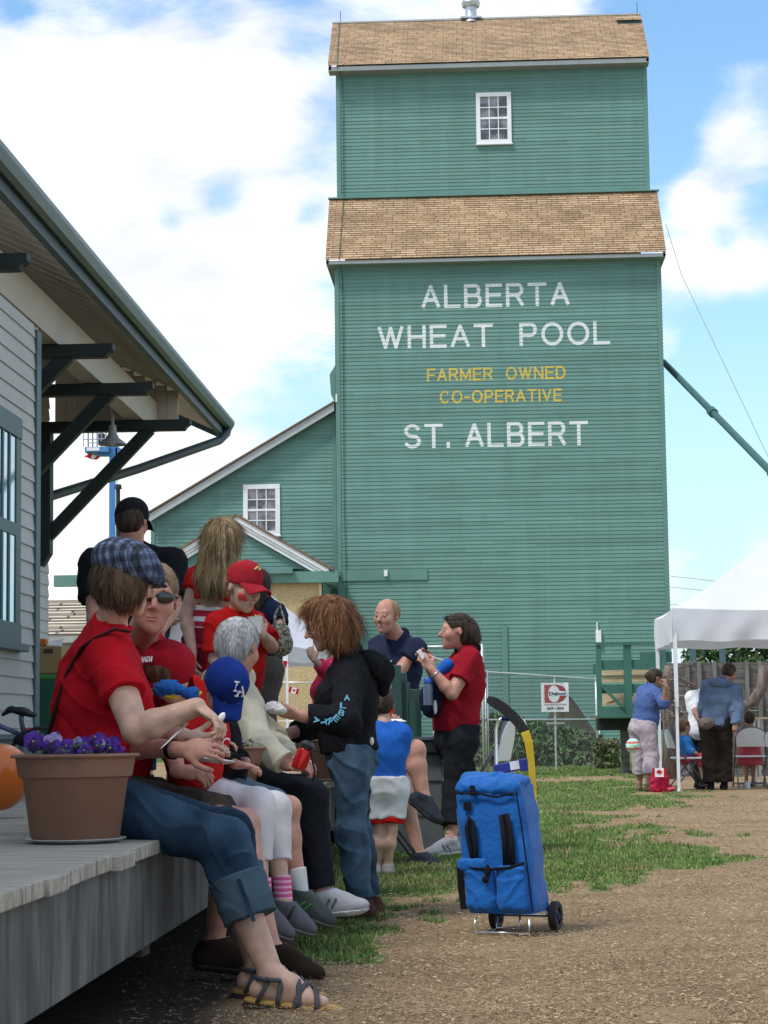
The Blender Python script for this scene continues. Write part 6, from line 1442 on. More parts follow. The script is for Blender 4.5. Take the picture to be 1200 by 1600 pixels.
def old_man():
    f = Fig((-1.1, 9.3, DECKZ), 'grey haired man in a cream jacket and black trousers seated with his back half turned', 9.2)
    f.head(P(372, 1012, 9.15), (.36, .90, -.25), (.05, .1, 1), .250)
    f.torso(P(352, 1222, 9.45), P(364, 1070, 9.3), 62, sw=.42, hw=.38, depth=.14, belly=.05)
    f.arms(P(405, 1165, 9.0), P(450, 1196, 8.95), P(425, 1155, 9.7), P(455, 1192, 9.25), r=.05)
    f.legs(P(482, 1246, 9.12), P(504, 1398, 9.1), P(476, 1240, 9.55), P(494, 1392, 9.5), (1, -.25, .10), (1, 0, -.1), r=.092)
    f.body(SKIN2, hand_args=[(f.wR, (1, -.05, -.05), (.1, -.5, .85), dict(curl=.95, side=-1)), (f.wL, (1, -.25, -.05), (0, .6, .8), dict(curl=.9, side=1))], neck=.06, eyes=False, brow=False)
    f.shirt(CREAMJ, sleeve=1.88, inf=.026, wr=.006, wf=10, name='jacket', arm_inf=.026)
    v = Vol(f.vox); v.rc(f.nk + f.tf * .04 + f.ax * .03, f.nk - f.tf * .05 + f.ax * .045, .066, .066, k=.03); v.mesh('collar', CREAMJ, f.root, wr=.004)
    f.pants(PANTB, length=1.93, inf=.016, wr=.003)
    f.hair(H_GREY, 'short', strands=5000, seed=9, face=1.0, top=1.0)
    f.shoes(cloth('silver_mesh_shoe', (.42, .42, .44)), sides=(1, -1), inf=.008, stripe=mat('shoe_stripe', (.08, .08, .09)), sole=mat('white_sole', (.6, .6, .6), rough=.6))

def hoodie_woman():
    f = Fig((-.63, 10.0, 0), 'standing woman with auburn hair in a black hoodie and blue jeans holding a small wrap', 9.9)
    f.head(P(511, 974, 9.86), (-.93, -.10, -.34), (-.30, 0, 1), .240)
    f.torso(P(549, 1188, 10.0), P(546, 1034, 10.0), -94, sw=.40, hw=.31, depth=.118, belly=.045, bust=.062)
    f.arms(P(520, 1128, 10.35), P(452, 1146, 10.15), P(540, 1128, 9.62), P(470, 1118, 9.58), r=.056)
    f.legs(P(556, 1300, 10.14), P(576, 1404, 10.18), P(549, 1300, 9.86), P(562, 1408, 9.86), (-1, -.1, -.05), (-1, -.25, -.05), r=.086)
    f.body(SKIN2, hand_args=[(f.wL, (-1, -.02, .06), (0, -.35, -1), dict(curl=.62, side=1, s=1.0)), (f.wR, (-.75, -.1, -.55), (-.3, -.7, .6), dict(curl=.35, side=-1, s=1.05))])
    f.shirt(BLACKC, sleeve=1.86, inf=.024, hem=P(548, 1172, 10), wr=.006, wf=10, name='hoodie', arm_inf=.024)
    v = Vol(f.vox); q = lambda x, y, z: P(x, y, z)
    for z in (9.88, 10.16): v.rc(q(545, 1036, z), q(575, 1034, z + (.03 if z < 10 else -.03)), .036, .045, k=.04); v.rc(q(575, 1034, z), q(598, 1052, 10.02), .045, .050, k=.05)
    v.rc(q(580, 1032, 9.95), q(580, 1032, 10.1), .05, .05, k=.05); v.rc(q(590, 1040, 10.0), q(600, 1080, 10.02), .05, .028, k=.05)
    v.mesh('hood', BLACKC, f.root, wr=.006, wf=12)
    f.pants(DENIM, length=1.97, inf=.011, wr=.0065, flare=.014, wf=11)
    def ex(v):
        h = .24; P_ = f.hp; E = (f.H[3], f.H[1], f.H[2]); v.el(P_(0, -.22, .02), (.41 * h, .37 * h, .40 * h), rot=E, k=.05); v.el(P_(0, -.30, -.22), (.37 * h, .29 * h, .28 * h), rot=E, k=.05)
        for sg in (-1, 1): v.el(P_(.34 * sg, -.10, -.12), (.12 * h, .24 * h, .36 * h), rot=E, k=.05)
        v.el(P_(0, .14, .42), (.28 * h, .20 * h, .11 * h), rot=E, k=.05)
    f.hair(H_AUB, 'curly', strands=6500, seed=12, extra=ex, wr=.008, face=1.12)
    glasses(f, mat('thin_metal', (.10, .10, .11), rough=.3), mat('tinted_lens', (.10, .11, .15), rough=.05), big=.85, name='glasses')
    f.shoes(cloth('brown_shoe', (.075, .04, .03)), inf=.008)
    # printed letters following the forearm
    BLt = mat('print_pale_blue', (.17, .50, .68), rough=.7)
    pos = [((543, 1089), 0, 'A'), ((537, 1101), -4, 'L'), ((535, 1113), -25, 'B'), ((527, 1122), -45, 'E'), ((517, 1127), -62, 'R'), ((507, 1129), -78, 'T'), ((496, 1126), -100, 'A')]
    f.hood = None; b = [c for c in f.root.children if c.name.startswith('hoodie')][0]
    me = b.data; co = np.empty(len(me.vertices) * 3, dtype=np.float32); me.vertices.foreach_get('co', co); co = co.reshape(-1, 3)
    for (px, py), rot, ch in pos:
        d = ray(px, py).normalized(); D_ = co - np.array(CAM); t = D_ @ np.array(d); pr = np.linalg.norm(D_ - t[:, None] * np.array(d), axis=1); m_ = pr < .012
        yy = t[m_].min() if m_.any() else 9.5
        p = CAM + d * (yy - .004); a = R(rot); ux = DV((math.cos(a), 0, math.sin(a))); uz = DV((-math.sin(a), 0, math.cos(a))); w = .034
        text_obj('lettering', ch, BLt, b, p - ux * w / 2 - uz * w / 2, ux, uz, w * .85, w * .8, .004, bold=.02, out=DV((0, -1, 0)))
    m_ = MB(); m_.ell(P(581, 1158, 9.80), (.010, .006, .019)); m_.build('belt_tag', WHITE, f.root, smooth=True)
    v = Vol(.005); v.el(P(431, 1107, 9.55), (.052, .04, .026), k=.01); v.el(P(425, 1103, 9.55), (.03, .03, .022), k=.02); v.el(P(440, 1110, 9.53), (.03, .03, .02), k=.02)
    o = v.mesh('food_wrap', mat('clear_wrap', (.60, .58, .56), rough=.25, bump=1, bscale=60, var=.2), None, wr=.004, wf=70); tag(o, 'crumpled clear food wrapping held out in an open palm', 'wrapping')

def polo_woman():
    f = Fig((-.2, 14.7, 0), 'woman in a dark red polo shirt and black capri trousers eating on the grass', 15)
    f.head(P(713, 987, 14.95), (-.97, -.20, .02), (0, 0, 1), .262)
    f.torso(P(713, 1160, 15.0), P(729, 1020, 15.0), -102, sw=.42, hw=.36, depth=.15, belly=.07, bust=.08)
    f.arms(P(694, 1080, 15.35), P(668, 1040, 15.1), P(706, 1084, 14.72), P(674, 1046, 14.70), r=.056)
    f.legs(P(730, 1236, 15.2), P(716, 1312, 15.25), P(712, 1236, 14.9), P(704, 1314, 14.8), (-1, -.2, -.1), (-1, -.3, -.1), r=.098)
    f.body(SKIN2, hand_args=[(f.wL, (-.55, -.05, .80), (.3, -.9, .1), dict(curl=.9, side=1, s=1.1)), (f.wR, (-.4, 0, .8), (.2, .9, .1), dict(curl=.9, side=-1, s=1.1))])
    f.shirt(MAROON, sleeve=.62, inf=.020, hem=P(712, 1142, 15), wr=.006, wf=10)
    m_ = Vol(.008); m_.rc(f.nk + f.tr * .07 + f.ax * .02, f.nk - f.tr * .07 + f.ax * .02, .030, .030, k=.03); m_.rc(f.nk + f.tf * .05 + f.ax * .01, f.nk - f.tf * .06 + f.ax * .04, .045, .045, k=.03); m_.mesh('collar', cloth('collar_navy', (.010, .012, .025)), f.root)
    f.pants(PANTB, length=1.70, inf=.022, wr=.005, flare=.03)
    def ex(v):
        h = .262; P_ = f.hp; E = (f.H[3], f.H[1], f.H[2]); v.el(P_(0, -.34, -.05), (.36 * h, .34 * h, .38 * h), rot=E, k=.05); v.el(P_(0, -.50, -.22), (.26 * h, .18 * h, .14 * h), rot=E, k=.04)
    f.hair(H_DARK, 'short', strands=900, seed=14, extra=ex)
    glasses(f, mat('thin_metal2', (.05, .05, .06)), LENS, up=.36, y=-.07)
    f.shoes(cloth('grey_runner', (.36, .37, .40)), inf=.008, stripe=MATS['shoe_stripe'], sole=MATS['white_sole'])
    for kn, an in ((f.kR, f.aR), (f.kL, f.aL)):
        v = Vol(f.vox); v.rc(kn.lerp(an, .7), an - DV((0, 0, .05)), .047, .046, k=.01, cut=[(kn.lerp(an, .90), (kn - an).normalized())]); v.mesh('sock', MATS['white_sock'], f.root)
    d = (f.wL - f.eL).normalized(); m_ = MB(); m_.lathe(f.wL - d * .04, [(.036, -.004), (.040, 0), (.036, .004)], 20, rot=d.to_track_quat('Z', 'Y').to_matrix()); m_.build('bracelet', GALV, f.root, smooth=True)
    m_ = MB(); m_.prism([P(651, 1018, 14.66), P(657, 1014, 14.66), P(664, 1026, 14.66), P(660, 1032, 14.66)], (0, .06, 0)); o = m_.build('napkin', WHITEC, None, bevel=.004); tag(o, 'folded white napkin with food held up near the mouth of the polo wearer', 'napkin')
    # hip bag with a bottle
    s = empty('sling_bag', P(672, 1090, 14.8), 'navy hip bag slung in front of the dark red polo shirt', 'bag')
    v = Vol(.008); v.el(P(673, 1093, 14.84), (.085, .07, .135), k=.02); v.el(P(682, 1075, 14.9), (.07, .08, .09), k=.04); v.mesh('bag_body', NAVY, s, wr=.005, cuts=[])
    v = Vol(.008); v.rc(P(684, 1052, 14.85), P(699, 1040, 14.86), .034, .05, k=.02); v.mesh('bag_flap', ROYAL, s, wr=.004)
    v = Vol(.008); v.el(P(680, 1105, 14.76), (.016, .01, .055), k=.01); v.mesh('piping', WHITEC, s)
    bt = MB(); c = P(669, 1080, 14.72); bt.lathe(c, [(0, -.10), (.034, -.10), (.036, .03), (.030, .055), (.0, .056)], 20); o = bt.build('water_bottle', mat('smoky_bottle', (.10, .13, .20), rough=.2), None, smooth=True, auto=50); tag(o, 'grey water bottle with a blue cap in the pocket of the hip bag', 'bottle')
    bt = MB(); bt.lathe(c, [(.030, .057), (.034, .06), (.033, .085), (.024, .098), (0, .10)], 20); bt.build('bottle_cap', mat('cap_blue', (.02, .09, .42), rough=.4), o, smooth=True, auto=50)

def boy_blue_tee():
    f = Fig((-.6, 12.9, 0), 'child in royal blue t-shirt and white shorts with red trim', 12.9)
    f.head(P(597, 1102, 12.95), (-.1, .9, -.2), (0, 0, 1), .205); f.torso(P(600, 1234, 12.9), P(601, 1138, 12.9), -12, sw=.27, hw=.26, depth=.10, sc=.72)
    f.arms(P(624, 1182, 13.0), P(614, 1190, 13.2), P(575, 1180, 12.9), P(570, 1200, 13.0), r=.036); f.legs(P(609, 1300, 12.9), P(606, 1352, 12.9), P(590, 1300, 12.9), P(587, 1354, 12.9), (0, 1, -.05), (-.2, 1, -.05), r=.066)
    f.body(SKIN, neck=.04, eyes=False, brow=False, lips=False); f.shirt(ROYAL, sleeve=.75, inf=.022, wr=.004, hem=P(600, 1236, 12.9), arm_inf=.02)
    f.pants(cloth('white_nylon', (.60, .60, .60)), length=.66, inf=.024, flare=.02, name='shorts', wr=.004)
    v = Vol(f.vox)
    for h_, kn in ((f.hiR, f.kR), (f.hiL, f.kL)): v.rc(h_.lerp(kn, .5), kn, .085, .085, k=.02, cut=[(h_.lerp(kn, .78), (kn - h_).normalized()), (h_.lerp(kn, .64), (h_ - kn).normalized())])
    v.mesh('shorts_trim', RED2, f.root); f.hair(H_DARK, 'short', seed=3); f.shoes(cloth('pale_sandal', (.35, .33, .30)), q=.7, inf=.006)
def crossed_leg_man():
    f = Fig((-.75, 14, 0), 'seated person with bare legs crossed and a dark slip-on shoe, beside the grey box', 13.9)
    f.head(P(566, 1052, 14.1), (.9, -.2, -.1), (0, 0, 1), .235); f.torso(P(590, 1200, 14.0), P(575, 1085, 14.1), 85, sw=.42, hw=.38, depth=.13)
    f.arms(P(588, 1150, 13.8), P(604, 1140, 13.7), P(600, 1140, 14.3), P(625, 1140, 14.1), r=.045); f.legs(P(649, 1172, 13.66), P(662, 1243, 13.62), P(625, 1196, 14.0), P(655, 1336, 13.9), (.78, -.25, -.62), (1, -.35, -.12), r=.105)
    f.body(SKIN2, hand_args=[(f.wR, (.4, -.1, .5), (0, -1, 0), dict(curl=1.0, side=1))]); f.shirt(NAVY, sleeve=.8, inf=.02); f.pants(NAVY, length=.52, inf=.02, name='shorts'); f.hair(H_BROWN, 'short', seed=4)
    f.shoes(cloth('navy_slip_on', (.035, .04, .055)), inf=.008, laces=False)
    # paper flag on a stick and a cup
    o = MB(); o.tube([P(601, 1128, 13.7), P(604, 1102, 13.68)], .004, 5); r_ = o.build('hand_flag', WHITE, None); tag(r_, 'small paper flag with a red maple leaf held beside the black hoodie', 'flag')
    def fq(px, py, y=13.67): return P(px, py, y)
    o = MB(); o.prism([fq(602, 1100), fq(606, 1106), fq(611, 1112), fq(606, 1120), fq(600, 1113)], (0, .004, 0)); o.build('flag_field', WHITEC, r_); o = MB(); o.prism([fq(611, 1104, 13.66), fq(617, 1110, 13.66), fq(609, 1120, 13.66), fq(606, 1114, 13.66)], (0, .004, 0)); o.build('flag_band', RED2, r_)
    c = MB(); p = P(618, 1140, 13.6); c.lathe(p, [(0, -.05), (.036, -.05), (.046, .045), (.0, .046)], 20); o = c.build('paper_cup', WHITE, None, smooth=True, auto=40); tag(o, 'white cup with a wide lid beside the blue t-shirt', 'cup'); c = MB(); c.lathe(p, [(0, .047), (.072, .050), (.072, .057), (.03, .07), (0, .07)], 24); c.build('lid', WHITE, o, smooth=True, auto=40)
def navy_man():
    f = Fig((-.6, 14.9, 0), 'balding man in a navy polo shirt looking over behind the green boards', 16.25)
    f.head(P(604, 963, 16.15), (-.42, -.90, -.05), (.03, 0, 1), .278, wide=.90); f.torso(P(618, 1120, 16.35), P(622, 1002, 16.30), -140, sw=.47, hw=.42, depth=.16, belly=.10)
    f.arms(P(588, 1050, 16.05), P(590, 1080, 15.95), P(634, 1034, 16.15), P(616, 1062, 16.07), r=.058); f.legs(P(612, 1230, 16.35), groundp(610, 16.35), P(628, 1230, 16.35), groundp(630, 16.35), (0, -1, 0), (0, -1, 0), r=.1)
    f.body(SKIN2, neck=.072, hand_args=[(f.wL, (-.4, 0, -.8), (0, -1, 0), dict(curl=.5, side=1))]); f.shirt(cloth('navy_polo', (.018, .024, .055)), sleeve=.78, inf=.022, wr=.006, wf=10, arm_inf=.026)
    f.pants(NAVY); f.shoes(cloth('black_leather', (.012, .012, .012)))
    v = Vol(.0075); h = .278; E = (f.H[3], f.H[1], f.H[2])
    v.el(f.hp(0, -.09, .13), (.352 * h, .425 * h, .362 * h), rot=E, k=.02); v.el(f.hp(0, .36, .06), (.5 * h, .33 * h, .46 * h), rot=E, k=.02, op='s'); v.mesh('hair', H_SAND, f.root)
    v = Vol(.0075); v.rc(f.nk + f.tr * .08 + f.ax * .03, f.nk - f.tr * .08 + f.ax * .03, .032, .032, k=.03); v.rc(f.nk + f.tf * .07 + f.ax * .0, f.nk - f.tf * .06 + f.ax * .06, .05, .05, k=.03); v.mesh('collar', MATS['navy_polo'], f.root)
    m_ = MB(); m_.box(f.nk.lerp(f.pel, .25) + f.tf * .19 - f.tr * .09, (.035, .035, .010)); m_.build('shirt_emblem', WHITE, f.root)
def capped_man():
    f = Fig((-2.1, 12.2, DECKZ), 'broad man in a black cap and black shirt standing on the platform', 12.2)
    f.head(P(207, 816, 12.15), (.22, .95, -.05), (0, 0, 1), .250); f.torso(P(205, 1015, 12.2), P(208, 866, 12.2), 5, sw=.55, hw=.44, depth=.17, belly=.06)
    f.arms(P(270, 948, 12.1), P(250, 985, 11.9), P(148, 950, 12.1), P(152, 1010, 12.0), r=.062); f.legs(P(228, 1110, 12.2), deckp(228, 12.2), P(186, 1110, 12.2), deckp(186, 12.2), (0, 1, 0), (0, 1, 0), r=.1)
    f.body(SKIN2, neck=.07, eyes=False, brow=False, lips=False, hand_args=[(f.wR, (-.4, -.2, -.8), (0, -1, 0), dict(curl=.5, side=-1))]); f.shirt(BLACKC, sleeve=.80, inf=.024, wr=.006, wf=9, hem=P(205, 1010, 12.2), arm_inf=.03); f.pants(NAVY); f.shoes(MATS['black_leather'] if 'black_leather' in MATS else BLACKC)
    v = Vol(.008); v.rc(f.nk + f.tr * .08 + f.ax * .03, f.nk - f.tr * .08 + f.ax * .03, .035, .035, k=.03); v.rc(f.nk + f.tf * .07 + f.ax * .0, f.nk - f.tf * .06 + f.ax * .07, .055, .055, k=.03); v.mesh('collar', BLACKC, f.root)
    f.hair(H_DARK, 'short', seed=6); ballcap(f, cloth('black_cap_twill', (.012, .012, .013)), fwd=(8, 4), tall=1.05)
def girl_long_hair():
    f = Fig((-1.45, 10.8, DECKZ), 'girl with long dark blonde hair and a red and white striped top standing turned away', 10.8)
    f.head(P(352, 845, 10.75), (.30, .93, -.1), (0, 0, 1), .235); f.torso(P(338, 1010, 10.8), P(350, 893, 10.8), 8, sw=.34, hw=.34, depth=.12, sc=.9)
    f.arms(P(378, 965, 10.7), P(372, 1015, 10.6), P(290, 962, 10.75), P(301, 1020, 10.65), r=.043); f.legs(P(348, 1110, 10.8), deckp(348, 10.8), P(325, 1110, 10.8), deckp(325, 10.8), (0, 1, 0), (0, 1, 0), r=.08)
    f.body(SKIN, neck=.045, eyes=False, brow=False, lips=False, hand_args=[(f.wL, (.1, 0, -1), (-1, -.2, 0), dict(curl=.45, side=1, s=.9))])
    top = P(345, 940, 10.8); f.shirt(RED2, sleeve=.32, inf=.012, hem=top, wr=.003, arm_inf=.02)
    ST = stripe_mat('red_white_stripe', (.80, .78, .78), (.42, .015, .04), .0585, .44, off=.35)
    v = Vol(f.vox); v.rc(P(346, 930, 10.8), P(336, 1030, 10.8), .135, .195, k=.02, flat=(f.tf, .72)); v.mesh('striped_tunic', ST, f.root, wr=.006, wf=12, cuts=[(top + DV((0, 0, .01)), (0, 0, 1)), (P(335, 1012, 10.8), (.10, 0, -1))])
    f.pants(cloth('burgundy_cloth', (.22, .012, .03)), length=1.9)
    def ex(v):
        h = .235; P_ = f.hp; E = (f.H[3], f.H[1], f.H[2]); v.el(P_(0, -.30, -.12), (.42 * h, .34 * h, .55 * h), rot=E, k=.04); v.el(P_(0, -.36, -.62), (.46 * h, .22 * h, .50 * h), rot=E, k=.05); v.el(P_(-.12, -.36, -.85), (.36 * h, .18 * h, .34 * h), rot=E, k=.05)
    f.hair(H_BLOND, 'long', strands=7000, seed=15, extra=ex, wr=.006)
def boy_red_cap():
    f = Fig((-1.2, 9.95, DECKZ), 'boy in red cap and baggy red t-shirt with painted cheek, holding a cup', 9.9)
    f.head(P(380, 919, 9.88), (.72, -.60, -.34), (.2, -.1, 1), .218); f.torso(P(362, 1075, 10.0), P(371, 966, 9.97), 125, sw=.30, hw=.30, depth=.11, sc=.78)
    f.arms(P(336, 1030, 9.85), P(352, 1056, 9.75), P(424, 1010, 10.0), P(410, 990, 9.80), r=.038); f.legs(P(370, 1150, 9.95), deckp(372, 9.95, .07), P(385, 1150, 10.1), deckp(385, 10.1, .07), (.6, -.8, 0), (.6, -.8, 0), r=.07)
    f.body(SKIN3, neck=.042, hand_args=[(f.wL, (-.25, -.1, .9), (.6, -.8, 0), dict(curl=.8, side=1, s=.75)), (f.wR, (.3, 0, -.9), (0, -1, 0), dict(curl=.4, side=1, s=.75))])
    f.shirt(RED2, sleeve=.85, inf=.024, wr=.008, wf=12, hem=P(362, 1118, 10), arm_inf=.026); f.neckband(RED2, .055); f.pants(cloth('dark_shorts', (.02, .02, .03)), length=.95)
    f.hair(H_SAND, 'short', strands=400, seed=16); RC = cloth('red_cap_faded', (.36, .018, .028)); cap, cc, rr, f2, u2 = ballcap(f, RC, fwd=(0, -12), drop=.03)
    h = .218; n = (f2 * .86 + u2 * .5).normalized(); up = nrm(u2 - n * u2.dot(n)); ux = up.cross(n); c = cc + n * .455 * h
    v = Vol(.0045); v.el(cc, (.392 * h, .462 * h, .418 * h), rot=(rr, f2, u2), k=.01); v.mesh('front_panel', cloth('dark_patch', (.045, .015, .02)), cap, cuts=[(cc + ux * .05, ux), (cc - ux * .035, -ux), (cc - u2 * .01, -u2), (cc + f2 * .04, -f2)])
    v = Vol(.004)
    for a, b in ((-.018, .004), (-.006, .012), (.006, .002), (.018, .010), (.004, .018)): v.el(c + ux * a + up * b + n * .004, (.008, .008, .006), k=.004)
    v.mesh('cap_emblem', mat('gold_thread', (.55, .38, .12), rough=.5), cap)
    o = MB(); q = f.hp(-.17, .355, -.12)
    v = Vol(.004); hm = .218
    for (x, y, z, s_) in ((.20, .265, -.09, .085), (.17, .29, -.14, .075), (.22, .245, -.16, .065), (.14, .31, -.19, .05), (.25, .22, -.10, .06), (-.16, .31, -.12, .05)): v.el(f.hp(x, y, z), (s_ * hm,) * 3, k=.01)
    v.mesh('face_paint', mat('red_face_paint', (.60, .06, .06), rough=.6), f.b)
    c = MB(); p = P(399, 975, 9.72); c.lathe(p, [(0, -.045), (.027, -.045), (.037, .032), (.039, .035), (.035, .034), (.026, -.04), (0, -.04)], 24); o = c.build('paper_cup', WHITE, None, smooth=True, auto=40); tag(o, 'white paper cup in the hand of the boy in the red cap', 'cup')
def purse_woman():
    f = Fig((-1.4, 13.4, DECKZ), 'woman with long dark hair in a navy top and grey trousers carrying a patterned handbag', 13.4)
    f.head(P(404, 917, 13.4), (.5, .8, -.1), (0, 0, 1), .235); f.torso(P(408, 1050, 13.4), P(410, 948, 13.4), 40, sw=.33, hw=.28, depth=.10)
    f.arms(P(440, 988, 13.2), P(426, 1012, 13.0), P(400, 990, 13.6), P(395, 1020, 13.4), r=.046); f.legs(P(414, 1110, 13.4), deckp(416, 13.4, .08), P(404, 1110, 13.5), deckp(406, 13.5, .08), (.3, 1, 0), (.3, 1, 0), r=.078)
    f.body(SKIN, eyes=False, brow=False, lips=False, hand_args=[(f.wR, (-.9, 0, -.1), (0, -.3, 1), dict(curl=.7, side=1))]); f.shirt(NAVY, sleeve=.55, inf=.016); f.pants(GREYT, length=1.97, inf=.018, flare=.02); f.shoes(BLACKC)
    def ex(v): v.el(f.hp(0, -.25, -.5), (.09, .06, .15), rot=(f.H[3], f.H[1], f.H[2]), k=.05)
    f.hair(H_DARK, 'long', strands=700, seed=18, extra=ex)
    SN = mat('snake_leather', (.30, .27, .20), rough=.5, var=.2, scale=60, col2=(.05, .045, .035), mix_lo=.45, mix_hi=.55)
    r = empty('handbag', P(437, 1006, 13.05), 'snakeskin patterned handbag hanging at the elbow of the long haired woman', 'handbag'); v = Vol(.008); v.el(P(438, 1006, 13.05), (.085, .06, .085), k=.02); v.el(P(436, 985, 13.08), (.07, .05, .05), k=.05); v.mesh('bag_body', SN, r, wr=.004)
    m_ = MB(); m_.tube([P(428, 990, 13.0), P(430, 960, 13.1), P(437, 945, 13.2), P(443, 965, 13.1), P(446, 992, 13.0)], .009, 6); m_.build('handle', SN, r, smooth=True)
def far_people():
    f = Fig((2.4, 28.6, 0), 'woman in a blue knitted top and pale pink capris standing by the tent pole eating', 28.6)
    f.head(P(1025, 1060, 28.6), (.92, .2, -.15), (0, 0, 1), .26); f.torso(P(1004, 1140, 28.6), P(1016, 1077, 28.6), 60, sw=.40, hw=.38, depth=.15, belly=.05)
    f.arms(P(1038, 1100, 28.3), P(1041, 1073, 28.2), P(1030, 1100, 28.9), P(1040, 1080, 28.7), r=.06); f.legs(P(1018, 1184, 28.5), groundp(1013, 28.4), P(1000, 1184, 28.7), groundp(998, 28.7), (.8, -.6, 0), (-.1, -1, 0), r=.105)
    f.body(SKIN4, hand_args=[(f.wR, (-.2, 0, 1), (.5, -.8, 0), dict(curl=1, side=-1))], eyes=False); f.shirt(KNITB, sleeve=1.3, inf=.03, wr=.008, hem=P(1005, 1140, 28.6), arm_inf=.02); f.pants(PINKP, length=1.66, inf=.032, flare=.012, wr=.006); f.shoes(cloth('tan_sandal', (.16, .10, .07)), inf=.002)
    def ex(v): v.el(f.hp(0, -.42, .08), (.055, .06, .05), k=.03)
    f.hair(H_DARK, 'short', seed=20, extra=ex); glasses(f, MATS['black_plastic'], LENS)
    v = Vol(.01); v.el(P(989, 1165, 28.2), (.10, .08, .10), k=.01); o = v.mesh('striped_bag', stripe_mat('mint_red_stripe', (.45, .70, .58), (.65, .12, .12), .08, .66), None, wr=.006, wf=20); tag(o, 'mint bag with red stripes hanging behind the blue knit top', 'bag')
    f = Fig((3.35, 28.8, 0), 'man in a slate blue hoodie and dark trousers bending under the right tent', 28.8)
    f.head(P(1139, 1052, 28.9), (.40, .75, -.5), (.2, .25, 1), .265); f.torso(P(1118, 1132, 28.8), P(1128, 1070, 28.8), 12, sw=.45, hw=.38, depth=.14)
    f.arms(P(1153, 1106, 28.7), P(1148, 1140, 28.6), P(1100, 1105, 28.9), P(1098, 1125, 29), r=.07); f.legs(P(1132, 1184, 28.8), groundp(1131, 28.8), P(1110, 1184, 28.8), groundp(1110, 28.8), (0, 1, 0), (0, 1, 0), r=.105)
    f.body(SKIN4, eyes=False, brow=False, lips=False); f.shirt(SLATE, sleeve=1.8, inf=.035, wr=.01, wf=7, hem=P(1118, 1134, 28.8) + DV((0, 0, 0)), arm_inf=.03); f.pants(DKBR, length=1.97, inf=.035, flare=.03, wr=.008, wf=9, top=P(1118, 1136, 28.8)); f.shoes(BLACKC); f.hair(H_DARK, 'short', seed=21)
    v = Vol(.012); v.rc(P(1116, 1066, 28.7), P(1134, 1068, 28.7), .07, .07, k=.05); v.mesh('hood', SLATE, f.root, wr=.01)
    v = Vol(.012); v.el(P(1103, 1130, 28.55), (.12, .09, .09), k=.02); v.mesh('tied_shirt', cloth('grey_bundle', (.16, .13, .11)), f.root, wr=.012, wf=20); v = Vol(.012); v.rc(P(1146, 1110, 28.7), P(1152, 1140, 28.65), .09, .03, k=.02); v.mesh('hoodie_flap', SLATE, f.root, wr=.008)
    f = Fig((3.15, 29.4, 0), 'person in a white t-shirt and black trousers half hidden by the slate hoodie', 29.4)
    f.head(P(1117, 1078, 29.5), (.6, .6, -.3), (0, 0, 1), .24); f.torso(P(1094, 1142, 29.4), P(1100, 1086, 29.4), 30, sw=.44, hw=.36, depth=.13); f.arms(P(1086, 1110, 29.3), P(1092, 1125, 29.2), P(1085, 1110, 29.5), P(1100, 1120, 29.6), r=.055); f.legs(P(1098, 1184, 29.4), groundp(1097, 29.4), P(1088, 1184, 29.5), groundp(1090, 29.5), (0, 1, 0), (0, 1, 0), r=.09)
    f.body(SKIN4, eyes=False, brow=False, lips=False); f.shirt(WHITEC, sleeve=.75, inf=.035, wr=.006, hem=P(1094, 1157, 29.4)); f.pants(PANTB, length=1.97); f.shoes(BLACKC)
    f = Fig((2.75, 29.0, .45), 'small child in a blue jumper seated on the folding chair seen side on', 29.0)
    f.head(P(1069, 1136, 29.0), (.75, .5, -.1), (0, 0, 1), .22); f.torso(P(1073, 1184, 29.0), P(1069, 1154, 29.0), 80, sw=.27, hw=.25, depth=.10, sc=.7); f.arms(P(1076, 1172, 28.85), P(1088, 1176, 28.8), r=.035); f.legs(P(1096, 1184, 28.9), P(1099, 1218, 28.9), P(1096, 1184, 29.1), P(1099, 1218, 29.1), (1, 0, -.1), (1, 0, -.1), r=.065)
    f.body(SKIN3, neck=.04); f.shirt(cloth('sky_blue_jumper', (.04, .22, .55)), sleeve=1.8, inf=.02, hem=P(1072, 1184, 29)); f.pants(REDD, length=1.4, inf=.012); f.hair(hairmat('child_brown_hair', (.14, .07, .04), (.22, .12, .06)), 'short', seed=30); f.shoes(BLACKC, q=.6)
    f = Fig((3.75, 29.9, .45), 'small dark haired child in a dusty red dress on the white backed chair', 29.9)
    f.head(P(1171, 1124, 29.9), (.1, .95, -.2), (0, 0, 1), .225); f.torso(P(1172, 1182, 29.9), P(1171, 1145, 29.9), 0, sw=.29, hw=.3, depth=.11, sc=.75); f.arms(P(1186, 1165, 30), P(1180, 1172, 30.1), P(1156, 1165, 30), P(1162, 1172, 30.1), r=.036); f.legs(P(1177, 1184, 30.2), P(1177, 1222, 30.2), P(1166, 1184, 30.2), P(1166, 1222, 30.2), (0, 1, -.1), (0, 1, -.1), r=.065)
    f.body(SKIN4, neck=.04, eyes=False, brow=False, lips=False); f.shirt(REDD, sleeve=.6, inf=.02, hem=P(1172, 1196, 29.9), skirt=.06); f.hair(H_DARK, 'short', seed=31); f.shoes(BLACKC, q=.6)
    f = Fig((-1.2, 16.2, 0), 'person in a pink red top raising an arm behind the black hoodie', 16.2)
